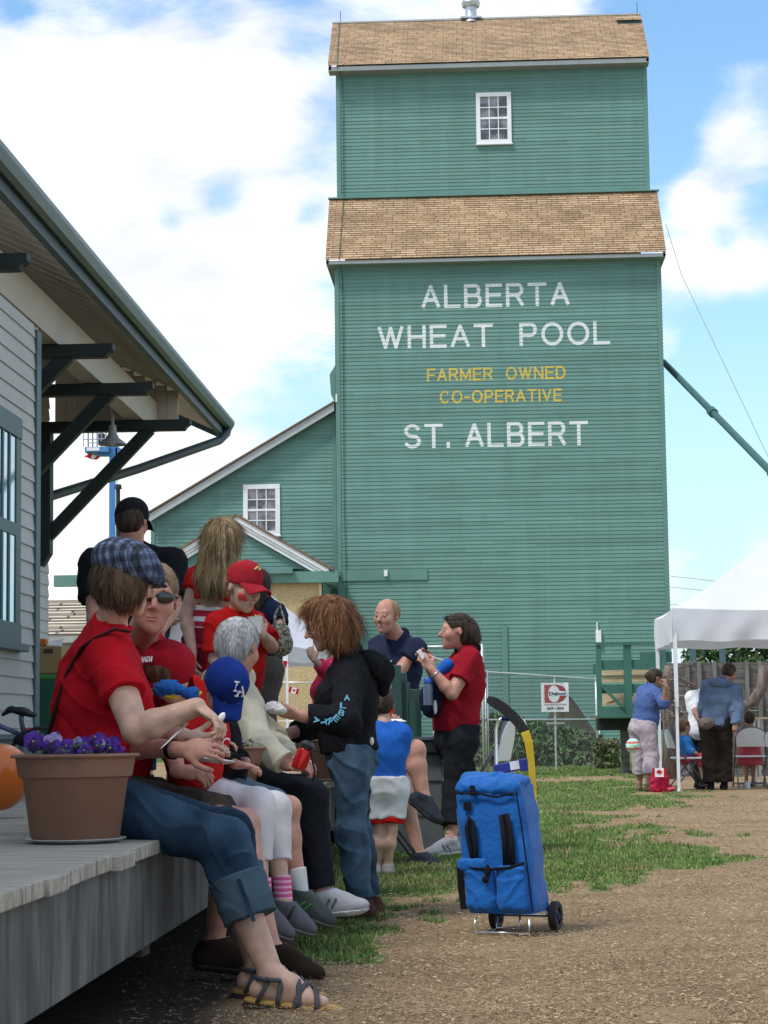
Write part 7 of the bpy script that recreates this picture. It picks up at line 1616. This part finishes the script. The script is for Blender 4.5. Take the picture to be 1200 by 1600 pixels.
    f.head(P(528, 985, 16.2), (-.8, -.3, 0), (0, 0, 1), .23); f.torso(P(518, 1150, 16.2), P(521, 1040, 16.2), -100, sw=.36, hw=.34, depth=.13, bust=.06); f.arms(P(512, 1050, 16.4), P(500, 1040, 16.4), P(508, 1046, 16.0), P(491, 1031, 15.9), r=.042); f.legs(P(518, 1210, 16.2), groundp(518, 16.2), P(524, 1210, 16.3), groundp(524, 16.3), (-1, 0, 0), (-1, 0, 0), r=.1)
    f.body(SKIN, hand_args=[(f.wL, (-.4, 0, 1), (0, -1, 0), dict(curl=1.2, side=1))]); f.shirt(cloth('pink_red_top', (.58, .03, .09)), sleeve=1.6, inf=.02, arm_inf=.025); f.pants(PANTB); f.hair(H_BROWN, 'short', seed=33); f.shoes(BLACKC)
import time as _t
for fn in (woman_plaid_cap, man_sunglasses, child_red_cap, boy_blue_cap, old_man, hoodie_woman, polo_woman, boy_blue_tee, crossed_leg_man, navy_man, capped_man, girl_long_hair, boy_red_cap, purse_woman, far_people):
    _a = _t.time(); fn(); print('built', fn.__name__, round(_t.time() - _a, 1))
# ================================================================== loose objects
def pot_with_pansies(px, Y, label, lab2, rr=.204, hgt=.292, seed=1, n=13, colors=None):
    x = (P(px, 1180, Y)).x; TC = mat('terracotta_plastic', (.235, .118, .075), rough=.55, var=.10, scale=7, bump=.08, bscale=30)
    r = empty('flower_pot', (x, Y, DECKZ), label, 'flower pot', 'terracotta pots along the platform'); c = (x, Y, DECKZ); k = rr / .204; h = hgt; s0 = .012
    m_ = MB(); m_.lathe(c, [(0, s0), (.138 * k, s0), (.146 * k, s0 + .01), (.172 * k, h * .72), (.176 * k, h * .735), (.186 * k, h * .745), (.196 * k, h * .95), (.198 * k, h * .955)], 56); m_.build('pot_body', TC, r, smooth=True, auto=35)
    m_ = MB(); m_.lathe(c, [(.196 * k, h * .952), (.210 * k, h * .957), (.213 * k, h * .975), (.208 * k, h * .995), (.198 * k, h), (.190 * k, h * .99), (.186 * k, h * .88)], 56); m_.build('rim', TC, r, smooth=True, auto=50)
    m_ = MB(); m_.lathe(c, [(0, .003), (.13 * k, .003), (.165 * k, .014), (.168 * k, .016), (.163 * k, .018), (.13 * k, .008), (0, .008)], 48); m_.build('saucer', mat('clear_saucer', (.45, .45, .43), rough=.3), r, smooth=True)
    m_ = MB(); m_.lathe(c, [(.188 * k, h * .90), (.10 * k, h * .915), (0.001, h * .92)], 30); m_.build('shaded_soil', mat('potting_soil', (.03, .02, .014), rough=.95, bump=1, bscale=60), r, smooth=True)
    q = random.Random(seed); pl = empty('pansies', (x, Y, DECKZ + h * .9), lab2, 'pansies', 'purple pansies in the terracotta pots')
    PU = [mat('petal_violet', (.085, .022, .26), rough=.7, var=.3, scale=60), mat('petal_dark', (.025, .010, .075), rough=.7, var=.3, scale=60), mat('petal_lilac', (.32, .26, .52), rough=.7, var=.2, scale=60), mat('petal_eye', (.55, .42, .05), rough=.7), mat('pansy_leaf', (.05, .12, .03), rough=.7, var=.3, scale=40)]
    for i in range(n):
        a = q.uniform(0, 6.28); d = (.17 * k) * q.random() ** .5; b = Vector((x + d * math.cos(a), Y + d * math.sin(a), DECKZ + h + q.uniform(.000, .045))); s = q.uniform(.020, .030)
        nn = Vector((q.uniform(-.6, .9), -1 + q.uniform(-.2, .5), q.uniform(.0, .9))).normalized(); u = nn.cross(Vector((0, 0, 1))).normalized(); w = u.cross(nn); m_ = MB(); big = q.random() < .35
        for j, (aa, sc) in enumerate(((90, 1.0), (35, .95), (145, .95), (-25, .85), (205, .85), (-90, 1.05))):
            t = R(aa); cc = b + (u * math.cos(t) + w * math.sin(t)) * s * .62 + nn * (.002 * j); ring = []
            for e in range(10):
                te = 2 * math.pi * e / 10; ring.append(cc + (u * math.cos(te) + w * math.sin(te)) * s * .62 * sc * (1 + .15 * q.random()) - nn * (.006 * q.random()))
            m_.add(ring + [cc + nn * .002], [(e, (e + 1) % 10, 10) for e in range(10)], (2 if big and j < 3 else 0) if j < 5 else 1)
        m_.ell(b + nn * .014, (s * .14,) * 3, 6, 4, mi=3); m_.tube([b - nn * .002, b - nn * .01 - Vector((0, 0, .05))], .0018, 4, mi=4)
        m_.build('flower', PU, pl)
    m_ = MB()
    for i in range(150):
        a = q.uniform(0, 6.28); d = .185 * k * q.random() ** .5; b = Vector((x + d * math.cos(a), Y + d * math.sin(a), DECKZ + h * .93 + q.uniform(0, .045))); t = q.uniform(0, 6.28); L = q.uniform(.020, .042)
        u = Vector((math.cos(t), math.sin(t), q.uniform(-.1, .6))).normalized(); v = u.cross(Vector((0, 0, 1))).normalized(); m_.add([b, b + u * L * .5 + v * L * .3, b + u * L, b + u * L * .5 - v * L * .3], [(0, 1, 2, 3)])
    m_.build('leaves', PU[4], pl)
pot_with_pansies(118, 6.74, 'large terracotta pot in front of the red top, on a pale saucer', 'purple pansies in the large near pot', n=24)
pot_with_pansies(344, 8.92, 'terracotta pot between the blue cap and the cream jacket', 'dark purple pansies below the blue cap', rr=.195, seed=4, n=9)
pot_with_pansies(503, 14.45, 'terracotta pot farthest along the platform, left of the black hoodie', 'small pansies in the farthest pot', rr=.2, seed=6, n=9)

def balloon():
    c = P(-1, 1214, 8.75); m_ = MB(); r = .137; n = 28
    prof = [(r * math.sin(t) * (1 - .06 * math.cos(t)), c.z - r * 1.04 * math.cos(t)) for t in np.linspace(.03, math.pi - .01, 26)]
    m_.lathe((c.x, c.y, 0), prof, 40); o = m_.build('balloon', mat('orange_latex', (.75, .17, .015), rough=.28, var=.03, spec=.5, coat=.3), None, smooth=True); o.location.z = max(0, DECKZ + .005 - (c.z - r * 1.045))
    tag(o, 'round orange balloon lying on the platform behind the large pot', 'balloon')
    m_ = MB(); b = Vector((c.x + r * .95, c.y, c.z - r * .30)); m_.tube([b, b + Vector((.02, 0, -.03))], [.006, .014], 8); m_.build('knot', mat('green_ribbon', (.03, .22, .06)), o)
balloon()
def bicycle():
    Y = 11.2; q = lambda px, py, y=Y: P(px, py, y); BK = mat('bike_black', (.012, .012, .015), rough=.45); FR = mat('bike_frame', (.10, .11, .20), rough=.3, metal=.3)
    r = empty('bicycle', (q(30, 1200).x, Y, DECKZ), 'small bicycle with a black saddle parked on the platform by the wall', 'bicycle')
    v = Vol(.008); v.rc(q(4, 1117), q(18, 1108), .010, .018, k=.02); v.rc(q(18, 1108), q(34, 1111), .022, .045, k=.03, flat=((0, 0, 1), .45)); v.rc(q(34, 1111), q(50, 1117), .045, .030, k=.02, flat=((0, 0, 1), .5)); v.mesh('saddle', BK, r)
    m_ = MB(); m_.tube([q(34, 1116), q(33, 1124), q(38, 1150)], .014, 8); m_.build('seat_post', FR, r, smooth=True)
    wc1 = Vector((q(66, 1150).x, Y, DECKZ + .2)); wc2 = Vector((q(-62, 1150).x, Y, DECKZ + .2)); bb = Vector((q(26, 1150).x, Y, DECKZ + .17)); st = q(38, 1150); hd = q(-40, 1118)
    m_ = MB(); m_.tube([st, bb], .014, 8); m_.tube([st, hd], .014, 8); m_.tube([bb, hd - Vector((0, 0, .12))], .016, 8); m_.tube([bb, wc1], .009, 6); m_.tube([st, wc1], .008, 6); m_.tube([hd + Vector((0, 0, .05)), wc2], .012, 6); m_.build('frame', FR, r, smooth=True)
    for w in (wc1, wc2):
        m_ = MB(); rot = Matrix.Rotation(R(90), 3, 'X'); m_.lathe(w, [(.178, -.016), (.19, -.02), (.20, 0), (.19, .02), (.178, .016), (.178, -.016)], 32, rot=rot)
        wh = m_.build('wheel', BK, r, smooth=True); m_ = MB()
        for i in range(14):
            a = 2 * math.pi * i / 14; m_.tube([w, w + Vector((math.cos(a), 0, math.sin(a))) * .18], .0015, 3)
        m_.build('spokes', GALV, wh)
    v = Vol(.009); v.el(q(40, 1156), (.07, .05, .035), k=.01); v.mesh('saddle_bag', cloth('bike_bag', (.02, .02, .025)), r)
    m_ = MB(); m_.ell(q(46, 1141), (.022, .012, .016)); m_.build('reflector', mat('reflector_red', (.55, .03, .04), rough=.2), r, smooth=True)
bicycle()
def box_and_bin():
    Y = 14.2; a, b = P(40, 1008, Y), P(96, 1052, Y); bn = empty('recycling_bin', (P(70, 1170, Y).x, Y, DECKZ), 'dark green plastic bin under the cardboard box by the station', 'bin')
    GB = mat('bin_green', (.02, .09, .055), rough=.4, var=.08); m_ = MB(); m_.box(((a.x + b.x) / 2, Y + .2, (DECKZ + b.z) / 2), (b.x - a.x + .02, .42, b.z - DECKZ - .02), taper=1.08); m_.build('bin_body', GB, bn, bevel=.012)
    m_ = MB(); m_.bb(a.x - .03, b.x + .03, Y - .03, Y + .43, b.z - .04, b.z - .005); m_.build('rim', mat('bin_rim', (.05, .22, .05), rough=.4), bn, bevel=.006)
    bx = empty('cardboard_box', (P(70, 1170, Y).x, Y, b.z), 'brown cardboard box with a hand hole standing on the green bin', 'box'); CB = mat('cardboard', (.33, .22, .10), rough=.85, var=.1, scale=4)
    m_ = MB(); m_.bb(a.x, b.x, Y, Y + .36, b.z, a.z - .01); m_.build('box_body', CB, bx, bevel=.004)
    m_ = MB(); h = P(76, 1017, Y); m_.tube([h + Vector((-.03, -.003, 0)), h + Vector((.03, -.003, 0))], .014, 10, flat=1); m_.build('hand_hole', mat('hole_dark', (.05, .03, .02)), bx)
    m_ = MB(); c = P(63, 1004, Y + .1); m_.box(c, (.10, .08, .05)); o = m_.build('orange_packet', mat('orange_paper', (.62, .16, .03), rough=.6), None, bevel=.006); tag(o, 'orange packet on top of the cardboard box', 'packet')
    m_ = MB(); m_.prism([P(73, 1009, Y), P(96, 1010, Y), P(99, 1001, Y + .2), P(80, 1004, Y + .2)], (0, 0, .012)); o = m_.build('paper_bag', WHITE, None); tag(o, 'sheet of white paper on top of the cardboard box', 'paper')
box_and_bin()
def grey_box():
    Y = 15.1; r = empty('storage_box', (P(645, 1170, Y).x, Y, 0), 'grey storage box with a thick black lid on the grass', 'storage box'); GP = mat('grey_plastic', (.12, .13, .13), rough=.6, var=.06)
    x0, x1 = P(560, 1170, Y).x, P(695, 1170, Y).x; z1 = P(640, 1178, Y).z; zt = P(640, 1152, Y).z
    m_ = MB(); m_.bb(x0 + .03, x1 - .02, Y, Y + .45, 0, z1); m_.build('box_body', GP, r, bevel=.01)
    for zz in (.27, .52): m_ = MB(); m_.bb(x0 + .03, x1 - .02, Y - .012, Y, zz, zz + .03); m_.build('rib', GP, r)
    m_ = MB(); m_.bb(x0, x1, Y - .05, Y + .48, z1, zt - .02); m_.build('lid', mat('lid_black', (.012, .013, .018), rough=.5), r, bevel=.012); m_ = MB(); m_.bb(x0 - .01, x1 + .01, Y - .06, Y + .49, zt - .02, zt); m_.build('lid_edge', mat('lid_grey', (.08, .085, .11), rough=.4), r)
    g = empty('board_railing', (P(635, 1170, 15.6).x, 15.6, 0), 'dark green upright boards of stepped heights behind the grey box', 'railing')
    for a, b, t, dy in ((613, 628, 1039, 0), (628.3, 637, 1051, .10), (637.3, 641, 1066, .2), (641.5, 659, 1077, .3), (604, 612.6, 1036, .04)):
        yy = 15.6 + dy; m_ = MB(); m_.bb(P(a, 1170, yy).x, P(b, 1170, yy).x, yy, yy + .05, 0 if t != 1036 else P(600, 1060, yy).z, P(620, t, yy).z); m_.build('board', DKGREEN, g, bevel=.005)
grey_box()
def folding_chair(loc, rz, label, first=[None]):
    CW = mat('chair_plastic', (.78, .78, .78), rough=.45, var=.03); CF = mat('chair_frame', (.14, .15, .17), rough=.35, metal=.5)
    if first[0] is None:
        r = empty('folding_chair', (0, 0, 0)); w = .22
        m_ = MB(); m_.box((0, .02, .445), (.42, .40, .028)); m_.build('seat', CW, r, bevel=.012)
        m_ = MB(); pts = []                                  # rounded back panel, leaning a little
        out = [(-.205, .58), (.205, .58), (.215, .66)] + [(.215 * math.cos(t), .70 + .15 * math.sin(t)) for t in np.linspace(0.05, math.pi - .05, 16)] + [(-.215, .66)]
        m_.prism([(a, -.20 - (b - .58) * .22, b) for a, b in out], (0, -.018, .002)); m_.build('backrest', CW, r, bevel=.006)
        for s in (-1, 1):
            m_ = MB(); m_.tube([(s * w, .26, .0), (s * w, -.10, .50), (s * w, -.225, .70)], .011, 8); m_.build('leg', CF, r, smooth=True)
            m_ = MB(); m_.tube([(s * (w - .025), -.24, .0), (s * (w - .025), .12, .43)], .011, 8); m_.build('leg', CF, r, smooth=True)
        m_ = MB(); m_.tube([(-w, -.225, .70)] + [(w * math.cos(t), -.225 - .035 * math.sin(t), .70 + .165 * math.sin(t)) for t in np.linspace(math.pi - .1, .1, 12)] + [(w, -.225, .70)], .011, 8); m_.build('back_frame', CF, r, smooth=True)
        m_ = MB(); m_.tube([(-w, .22, .06), (w, .22, .06)], .008, 6); m_.build('crossbar', CF, r); m_ = MB(); m_.tube([(-w + .025, -.20, .06), (w - .025, -.20, .06)], .008, 6); m_.build('crossbar', CF, r)
        first[0] = r
    else:
        s = first[0]; r = s.copy(); C.objects.link(r)
        for ch in list(s.children):
            c = ch.copy(); C.objects.link(c); c.parent = r
    r.location = loc; r.rotation_euler = (0, 0, rz); r.scale = (1, 1, 1); tag(r, label, 'folding chair', 'white folding chairs'); return r
_c = folding_chair((P(737, 1170, 15.35).x, 15.35, 0), R(78), 'white folding chair just right of the dark red polo shirt')
_c.scale = (1.12,) * 3
folding_chair((P(1072, 1170, 29.0).x, 29.0, 0), R(-82), 'white folding chair seen side on, holding the child in blue')
folding_chair((P(1171, 1170, 29.9).x, 29.9, 0), R(0), 'white folding chair with its rounded back to the camera, under the tent')
folding_chair((P(1228, 1170, 29.2).x, 29.2, 0), R(-30), 'white folding chair cut by the right edge of the picture')
folding_chair((P(592, 1170, 14.05).x, 14.05, 0), R(-80), 'white folding chair under the person with crossed legs')
def trolley():
    B0 = P(727, 1427, 9.10); a = R(-17); u = Vector((math.cos(a), math.sin(a), 0)); v = Vector((-math.sin(a), math.cos(a), 0)); w = Vector((-.07, .02, 1)); W_, D_, H_ = .315, .27, .56
    BLU = cloth('blue_nylon', (.012, .115, .40), rough=.55, bump=.25, bscale=45, var=.08, scale=6, sheen=.1); WEB = cloth('black_webbing', (.012, .012, .016)); CHR = mat('chrome_tube', (.7, .71, .73), rough=.22, metal=.9)
    L = lambda x, y, z: B0 + u * (x * W_) + v * (y * D_) + w * (z * H_)
    r = empty('shopping_trolley', (B0.x + .15, 9.2, 0), 'blue shopping trolley bag on two wheels with a hockey stick tied to it', 'trolley')
    n = 72; rows = 34; mb = MB(); vs = []
    for j in range(rows + 1):
        t = j / rows
        for i in range(n):
            th = 2 * math.pi * i / n; c_, s_ = math.cos(th), math.sin(th); e = .26; X = math.copysign(abs(c_) ** e, c_); Yv = math.copysign(abs(s_) ** e, s_)
            k = .5 * (1 - .035 * t) * (1 if .02 < t < .99 else .96); bul = 1 + .025 * math.sin(math.pi * t)
            x = .5 + X * k * bul; y = .5 + Yv * k * bul; p = L(x - .04 * t, y, t)
            nrm_ = (u * X + v * Yv).normalized(); p += nrm_ * (.010 * mnoise.noise(p * 9) + .007 * mnoise.noise(Vector((p.x * 22, p.y * 22, p.z * 10))) + .004 * mnoise.noise(p * 45)); vs.append(p)
    mb.add(vs, [(j * n + i, j * n + (i + 1) % n, (j + 1) * n + (i + 1) % n, (j + 1) * n + i) for j in range(rows) for i in range(n)] + [tuple(range(n - 1, -1, -1)), tuple(rows * n + i for i in range(n))])
    bag = mb.build('bag', BLU, r, smooth=True, auto=50)
    V = Vol(.006); V.rc(L(.12, .15, .995), L(.80, .15, .985), .032, .028, k=.05); V.rc(L(.08, .75, 1.0), L(.75, .8, 1.01), .040, .035, k=.05); V.rc(L(.08, .07, .965), L(.85, .06, .955), .016, .014, k=.05); V.rc(L(.1, .45, 1.01), L(.7, .45, 1.0), .05, .05, k=.06); V.rc(L(.75, .2, .975), L(.95, .5, 1.02), .04, .02, k=.05)
    V.mesh('lid_flap', BLU, bag, wr=.008, wf=14)
    for (x0, x1) in ((.05, .47), (.50, .93)):
        V = Vol(.006)
        for xx in (.24, .5, .74): V.rc(L(x0 + (x1 - x0) * xx, -.0, .085), L(x0 + (x1 - x0) * xx, -.0, .31), .040, .036, k=.015, flat=(tuple(v), .85))
        V.rc(L(x0 + .05, -.06, .345), L(x1 - .04, -.06, .35), .011, .011, k=.02); V.mesh('pocket', BLU, bag, wr=.005, wf=16)
    V = Vol(.006); V.rc(L(.03, -.10, .395), L(.34, -.11, .40), .020, .020, k=.02, flat=(tuple(v), .5)); V.rc(L(.03, -.10, .36), L(.36, -.11, .365), .018, .018, k=.02, flat=(tuple(v), .5)); V.mesh('pocket_flap', BLU, bag, wr=.004, wf=25)
    def strap(pts, wd=.020, nm='strap'):
        m_ = MB(); 
        for p, q in zip(pts, pts[1:]): m_.beam(p, q, wd, .006, tuple(-v), ext=.003)
        m_.build(nm, WEB, bag)
    f = -.075
    m_ = MB(); m_.tube([L(.21, f + .03, .37), L(.17, f, .52), L(.15, f, .66), L(.20, f + .01, .745), L(.24, f + .01, .70), L(.25, f, .5), L(.24, f, .40)], .011, 8); m_.build('handle', WEB, bag, smooth=True)
    m_ = MB(); m_.tube([L(.66, f + .03, .37), L(.68, f, .55), L(.67, f, .76), L(.74, f, .77), L(.78, f, .55), L(.76, f, .38)], .013, 8, flat=.6); m_.build('handle', WEB, bag, smooth=True)
    m_ = MB(); m_.tube([L(.05, -.10, .39), L(.2, -.12, .355), L(.45, -.13, .345), L(.72, -.11, .36), L(.93, -.05, .395)], .007, 6); m_.build('cord', WEB, bag, smooth=True)
    m_ = MB(); m_.ell(L(.42, -.16, .335), (.014, .012, .028)); m_.ell(L(.38, -.17, .27), (.016, .014, .016)); m_.build('toggle', WEB, bag, smooth=True)
    strap([L(-.035, .05, .36), L(-.05, .08, .18), L(-.04, .1, .03)], .03); strap([L(.27, -.04, .985), L(.27, -.05, .915)], .022); m_ = MB(); m_.box(L(.17, -.035, .83), (.034, .012, .036)); m_.build('buckle', WEB, bag)
    m_ = MB(); m_.tube([L(.90, -.035, .94), L(.94, -.035, .6), L(.965, -.03, .3), L(.985, -.03, .02)], .0035, 6); m_.tube([L(.0, -.04, .93), L(.35, -.055, .93), L(.60, -.05, .90), L(.85, -.03, .93)], .005, 6); m_.build('piping', WEB, bag)
    # wire stand, wheels and frame
    m_ = MB(); z = .012
    g = lambda x, y, zz: Vector(((B0 + u * x * W_ + v * y * D_).x, (B0 + u * x * W_ + v * y * D_).y, zz))
    m_.tube([g(.14, .0, .075), g(.14, 0, z), g(.92, .0, z), g(.92, 0, .075)], .0055, 8); m_.tube([g(.36, .35, .08), g(.36, .35, z + .012), g(.70, .35, z + .012), g(.70, .35, .08)], .0055, 8); m_.tube([g(.36, .0, z), g(.36, .35, z + .012)], .0045, 6); m_.build('wire_stand', CHR, r, smooth=True)
    for k_, (x, y) in enumerate(((1.07, .95), (.20, .95))):
        c = g(x, y, .066); rot = Matrix((Vector((0, 0, 1)), -v, u)).transposed(); rot = Matrix((v, Vector((0, 0, 1)), u)).transposed()
        m_ = MB(); m_.lathe(c, [(.036, -.016), (.056, -.020), (.065, -.014), (.0665, 0), (.065, .014), (.056, .020), (.036, .016)], 32, rot=rot); wh = m_.build('wheel', mat('tyre_black', (.02, .02, .024), rough=.7), r, smooth=True, auto=40)
        m_ = MB(); m_.lathe(c, [(.0, -.014), (.012, -.020), (.014, -.010), (.037, -.009), (.037, .009), (.014, .010), (.012, .020), (0, .014)], 24, rot=rot); m_.build('hub', mat('hub_navy', (.03, .035, .07), rough=.5), wh, smooth=True, auto=40)
    m_ = MB(); m_.tube([g(.20, .95, .066), g(1.07, .95, .066)], .006, 8); m_.build('axle', CHR, r)
    q = lambda px, py, y: P(px, py, y)
    m_ = MB(); m_.tube([g(.30, .98, .07), q(776, 1240, 9.42), q(775, 1180, 9.44), q(775, 1140, 9.45), q(779, 1126, 9.45), q(788, 1121, 9.44)], .0085, 10); m_.tube([g(.95, .98, .07), q(834, 1235, 9.40), q(826, 1195, 9.41), q(824, 1150, 9.42), q(818, 1126, 9.42), q(808, 1121, 9.42)], .0085, 10); m_.build('handle_frame', CHR, r, smooth=True)
    m_ = MB(); m_.tube([q(785, 1122, 9.44), q(812, 1122, 9.42)], .013, 12); m_.build('grip', mat('grip_navy', (.015, .02, .10), rough=.5), r, smooth=True)
    m_ = MB(); m_.beam(q(772, 1203, 9.42), q(827, 1192, 9.39), .045, .018, (0, -1, 0)); m_.beam(q(812, 1196, 9.37), q(826, 1194, 9.36), .055, .02, (0, -1, 0)); bd = m_.build('handle_band', mat('band_blue', (.02, .035, .25), rough=.5), r, bevel=.004)
    m_ = MB(); m_.beam(q(797, 1197, 9.39), q(812, 1194.5, 9.385), .038, .004, (0, -1, 0)); m_.build('label_tag', WHITE, bd)
    s = empty('hockey_stick', q(833, 1240, 9.34), 'yellow hockey stick with a black taped blade strapped upright to the blue trolley', 'hockey stick')
    sh = [q(834, 1262, 9.33), q(833, 1235, 9.33), q(830, 1190, 9.32), q(826, 1160, 9.31), q(820, 1143, 9.31)]
    m_ = MB(); vs = []
    def ribbon(pts, ws, th, nm, mt, parent=s):
        vs = []; k = len(pts)
        for i, p in enumerate(pts):
            d = (pts[min(i + 1, k - 1)] - pts[max(0, i - 1)]).normalized(); sd = Vector((d.z, 0, -d.x)).normalized(); yv = Vector((0, 1, 0))
            vs += [p - sd * ws[i] - yv * th, p + sd * ws[i] - yv * th, p + sd * ws[i] + yv * th, p - sd * ws[i] + yv * th]
        fs = [(i * 4 + j, i * 4 + (j + 1) % 4, (i + 1) * 4 + (j + 1) % 4, (i + 1) * 4 + j) for i in range(k - 1) for j in range(4)] + [(3, 2, 1, 0), tuple((k - 1) * 4 + j for j in range(4))]
        m_ = MB(); m_.add(vs, fs); return m_.build(nm, mt, parent, bevel=.003, fix=True)
    ribbon(sh, [.015, .015, .0155, .019, .020], .010, 'shaft', mat('stick_yellow', (.62, .42, .025), rough=.4, var=.08, scale=12))
    ribbon([q(821, 1145, 9.31), q(812, 1131, 9.31), q(800, 1118, 9.31), q(785, 1105, 9.31), q(770, 1096, 9.31), q(761, 1092, 9.31)], [.021, .023, .024, .024, .023, .014], .008, 'taped_blade', mat('hockey_tape', (.022, .022, .022), rough=.9, var=.2, scale=80, bump=.4, bscale=120))
trolley()
def small_things():
    m_ = MB(); m_.prism([P(249, 1171, 6.78), P(254, 1168, 6.74), P(290, 1134, 6.8), P(284, 1134, 6.84)], (.01, .02, .01)); o = m_.build('paper_plate', WHITE, None, bevel=.003); tag(o, 'white paper plate edge held in the hands of the woman in the plaid cap', 'plate')
    v = Vol(.004); v.rc(P(331, 1140, 6.80), P(343, 1126, 6.80), .0045, .0045, k=.004); v.el(P(346, 1121, 6.80), (.011, .008, .020), rot=(nrm((.8, 0, -.5)), (0, 1, 0), nrm((.5, 0, .8))), k=.006); o = v.mesh('plastic_spoon', WHITE, None); tag(o, 'white plastic spoon lifted from the plate', 'spoon')
    m_ = MB(); m_.lathe(P(330, 1191, 7.4), [(0, 0), (.06, .0), (.085, .012), (.088, .014), (.06, .004), (0, .004)], 28, rot=Matrix.Rotation(R(8), 3, 'Y')); o = m_.build('paper_plate', WHITE, None, smooth=True, auto=40); tag(o, 'white paper plate held level above the brown shorts', 'plate')
    b = empty('drink_bottle', P(472, 1185, 8.95), 'red drink bottle with a black lid in the hands of the grey haired man', 'bottle'); a, c = P(466, 1200, 8.93), P(478, 1170, 8.93)
    m_ = MB(); m_.tube([a, a.lerp(c, .8), c], [.034, .034, .026], 16); m_.build('bottle_body', mat('bottle_red', (.50, .015, .015), rough=.15, metal=.4, var=.04), b, smooth=True, auto=40); d = (c - a).normalized(); m_ = MB(); m_.tube([c, c + d * .02, c + d * .035], [.030, .032, .018], 16); m_.build('lid', mat('lid_dark', (.02, .02, .022), rough=.4), b, smooth=True, auto=40)
    m_ = MB(); m_.tube([P(484, 1170, 8.9), P(487, 1185, 8.9), P(492, 1205, 8.88), P(489, 1220, 8.88)], .004, 6); m_.build('cord', BLACKC, b)
    t = MB(); q = P(455, 1187, 14.0); t.box(q, (.16, .16, .035), taper=1.1); t = t.build('foam_tray', WHITE, None, bevel=.006); tag(t, 'white food tray on the platform left of the farthest pot', 'tray')
    # flags
    leaf = [(0, 1), (.13, .72), (.32, .80), (.26, .42), (.5, .60), (.56, .46), (.85, .48), (.76, .26), (.9, .16), (.45, -.18), (.5, -.36), (.06, -.28), (.04, -.7)]; leaf = leaf + [(-a_, b_) for a_, b_ in reversed(leaf[1:])]
    def flag(c, w, h, Y, label, parent=None, rot=0.0):
        u = Vector((math.cos(rot), 0, math.sin(rot))); z = Vector((-math.sin(rot), 0, math.cos(rot))); pt = lambda a_, b_, d=0: c + u * a_ * w + z * b_ * h + Vector((0, -d, 0))
        m_ = MB(); m_.prism([pt(-.25, -.5), pt(.25, -.5), pt(.25, .5), pt(-.25, .5)], (0, .006, 0)); o = m_.build('small_flag', WHITEC, parent)
        if parent is None: tag(o, label, 'flag')
        for x in (-.5, .251):
            m_ = MB(); m_.prism([pt(x, -.5), pt(x + .249, -.5), pt(x + .249, .5), pt(x, .5)], (0, .006, 0)); m_.build('flag_band', RED2, o)
        m_ = MB(); m_.prism([pt(a_ * .20 * h / w * 1.6, b_ * .32, .002) for a_, b_ in leaf], (0, .001, 0)); m_.build('maple_leaf', RED2, o); return o
    flag(P(459, 1079, 35.6), .17, .10, 35.6, 'small maple leaf flag fixed to the pole of the far tent', rot=-.3)
    m_ = MB(); m_.prism([P(441, 1032, 35.7), P(449, 1033, 35.7), P(447, 1045, 35.7)], (0, .01, 0)); o = m_.build('pennant', RED2, None); tag(o, 'tiny red pennant under the edge of the far tent', 'pennant')
    v = Vol(.012); v.el(P(1031, 1218, 28.2), (.13, .09, .15), k=.02); v.rc(P(1022, 1232, 28.2), P(1044, 1233, 28.2), .06, .07, k=.05); o = v.mesh('tote_bag', cloth('tote_red', (.45, .02, .06)), None, wr=.014, wf=16, cuts=[((0, 0, .0), (0, 0, -1))]); tag(o, 'red tote bag with a white maple leaf patch on the ground by the tent pole', 'bag')
    m_ = MB(); c = P(1030, 1207, 28.07); m_.box(c, (.15, .01, .12)); pa = m_.build('flag_patch', WHITEC, o); m_ = MB(); m_.prism([c + Vector((a_ * .045, -.012, b_ * .045)) for a_, b_ in leaf], (0, .003, 0)); m_.build('maple_leaf', RED2, pa)
    for x in (-.085, .065): m_ = MB(); m_.box(c + Vector((x + .01, -.001, 0)), (.028, .012, .12)); m_.build('patch_band', RED2, pa)
    m_ = MB(); m_.lathe((P(1166, 1170, 29.1).x, 29.1, 0), [(0, .0), (.04, .0), (.05, .11), (.047, .11), (0, .10)], 16); o = m_.build('plastic_cup', mat('clear_cup', (.55, .56, .60), rough=.2), None, smooth=True, auto=40); tag(o, 'clear plastic cup standing on the ground under the white backed chair', 'cup')
    v = Vol(.014); v.el(P(1050, 1233, 28.0), (.07, .05, .03), k=.02); o = v.mesh('cloth_bundle', REDD, None, wr=.01, wf=20); tag(o, 'small dusty red cloth lying on the chips beside the tent pole', 'cloth')
    r = empty('side_table', (P(1210, 1170, 31).x, 31, 0), 'table with a tan top at the right edge under the tent', 'table'); m_ = MB(); m_.box((P(1215, 1170, 31).x, 31, P(1200, 1122, 31).z), (.7, .6, .03)); m_.build('table_top', LUMBER, r)
    for sx in (-.3, .3):
        for sy in (-.25, .25): m_ = MB(); m_.tube([(P(1215, 1170, 31).x + sx, 31 + sy, 0), (P(1215, 1170, 31).x + sx, 31 + sy, P(1200, 1123, 31).z)], .015, 6); m_.build('leg', GALV, r)
small_things()
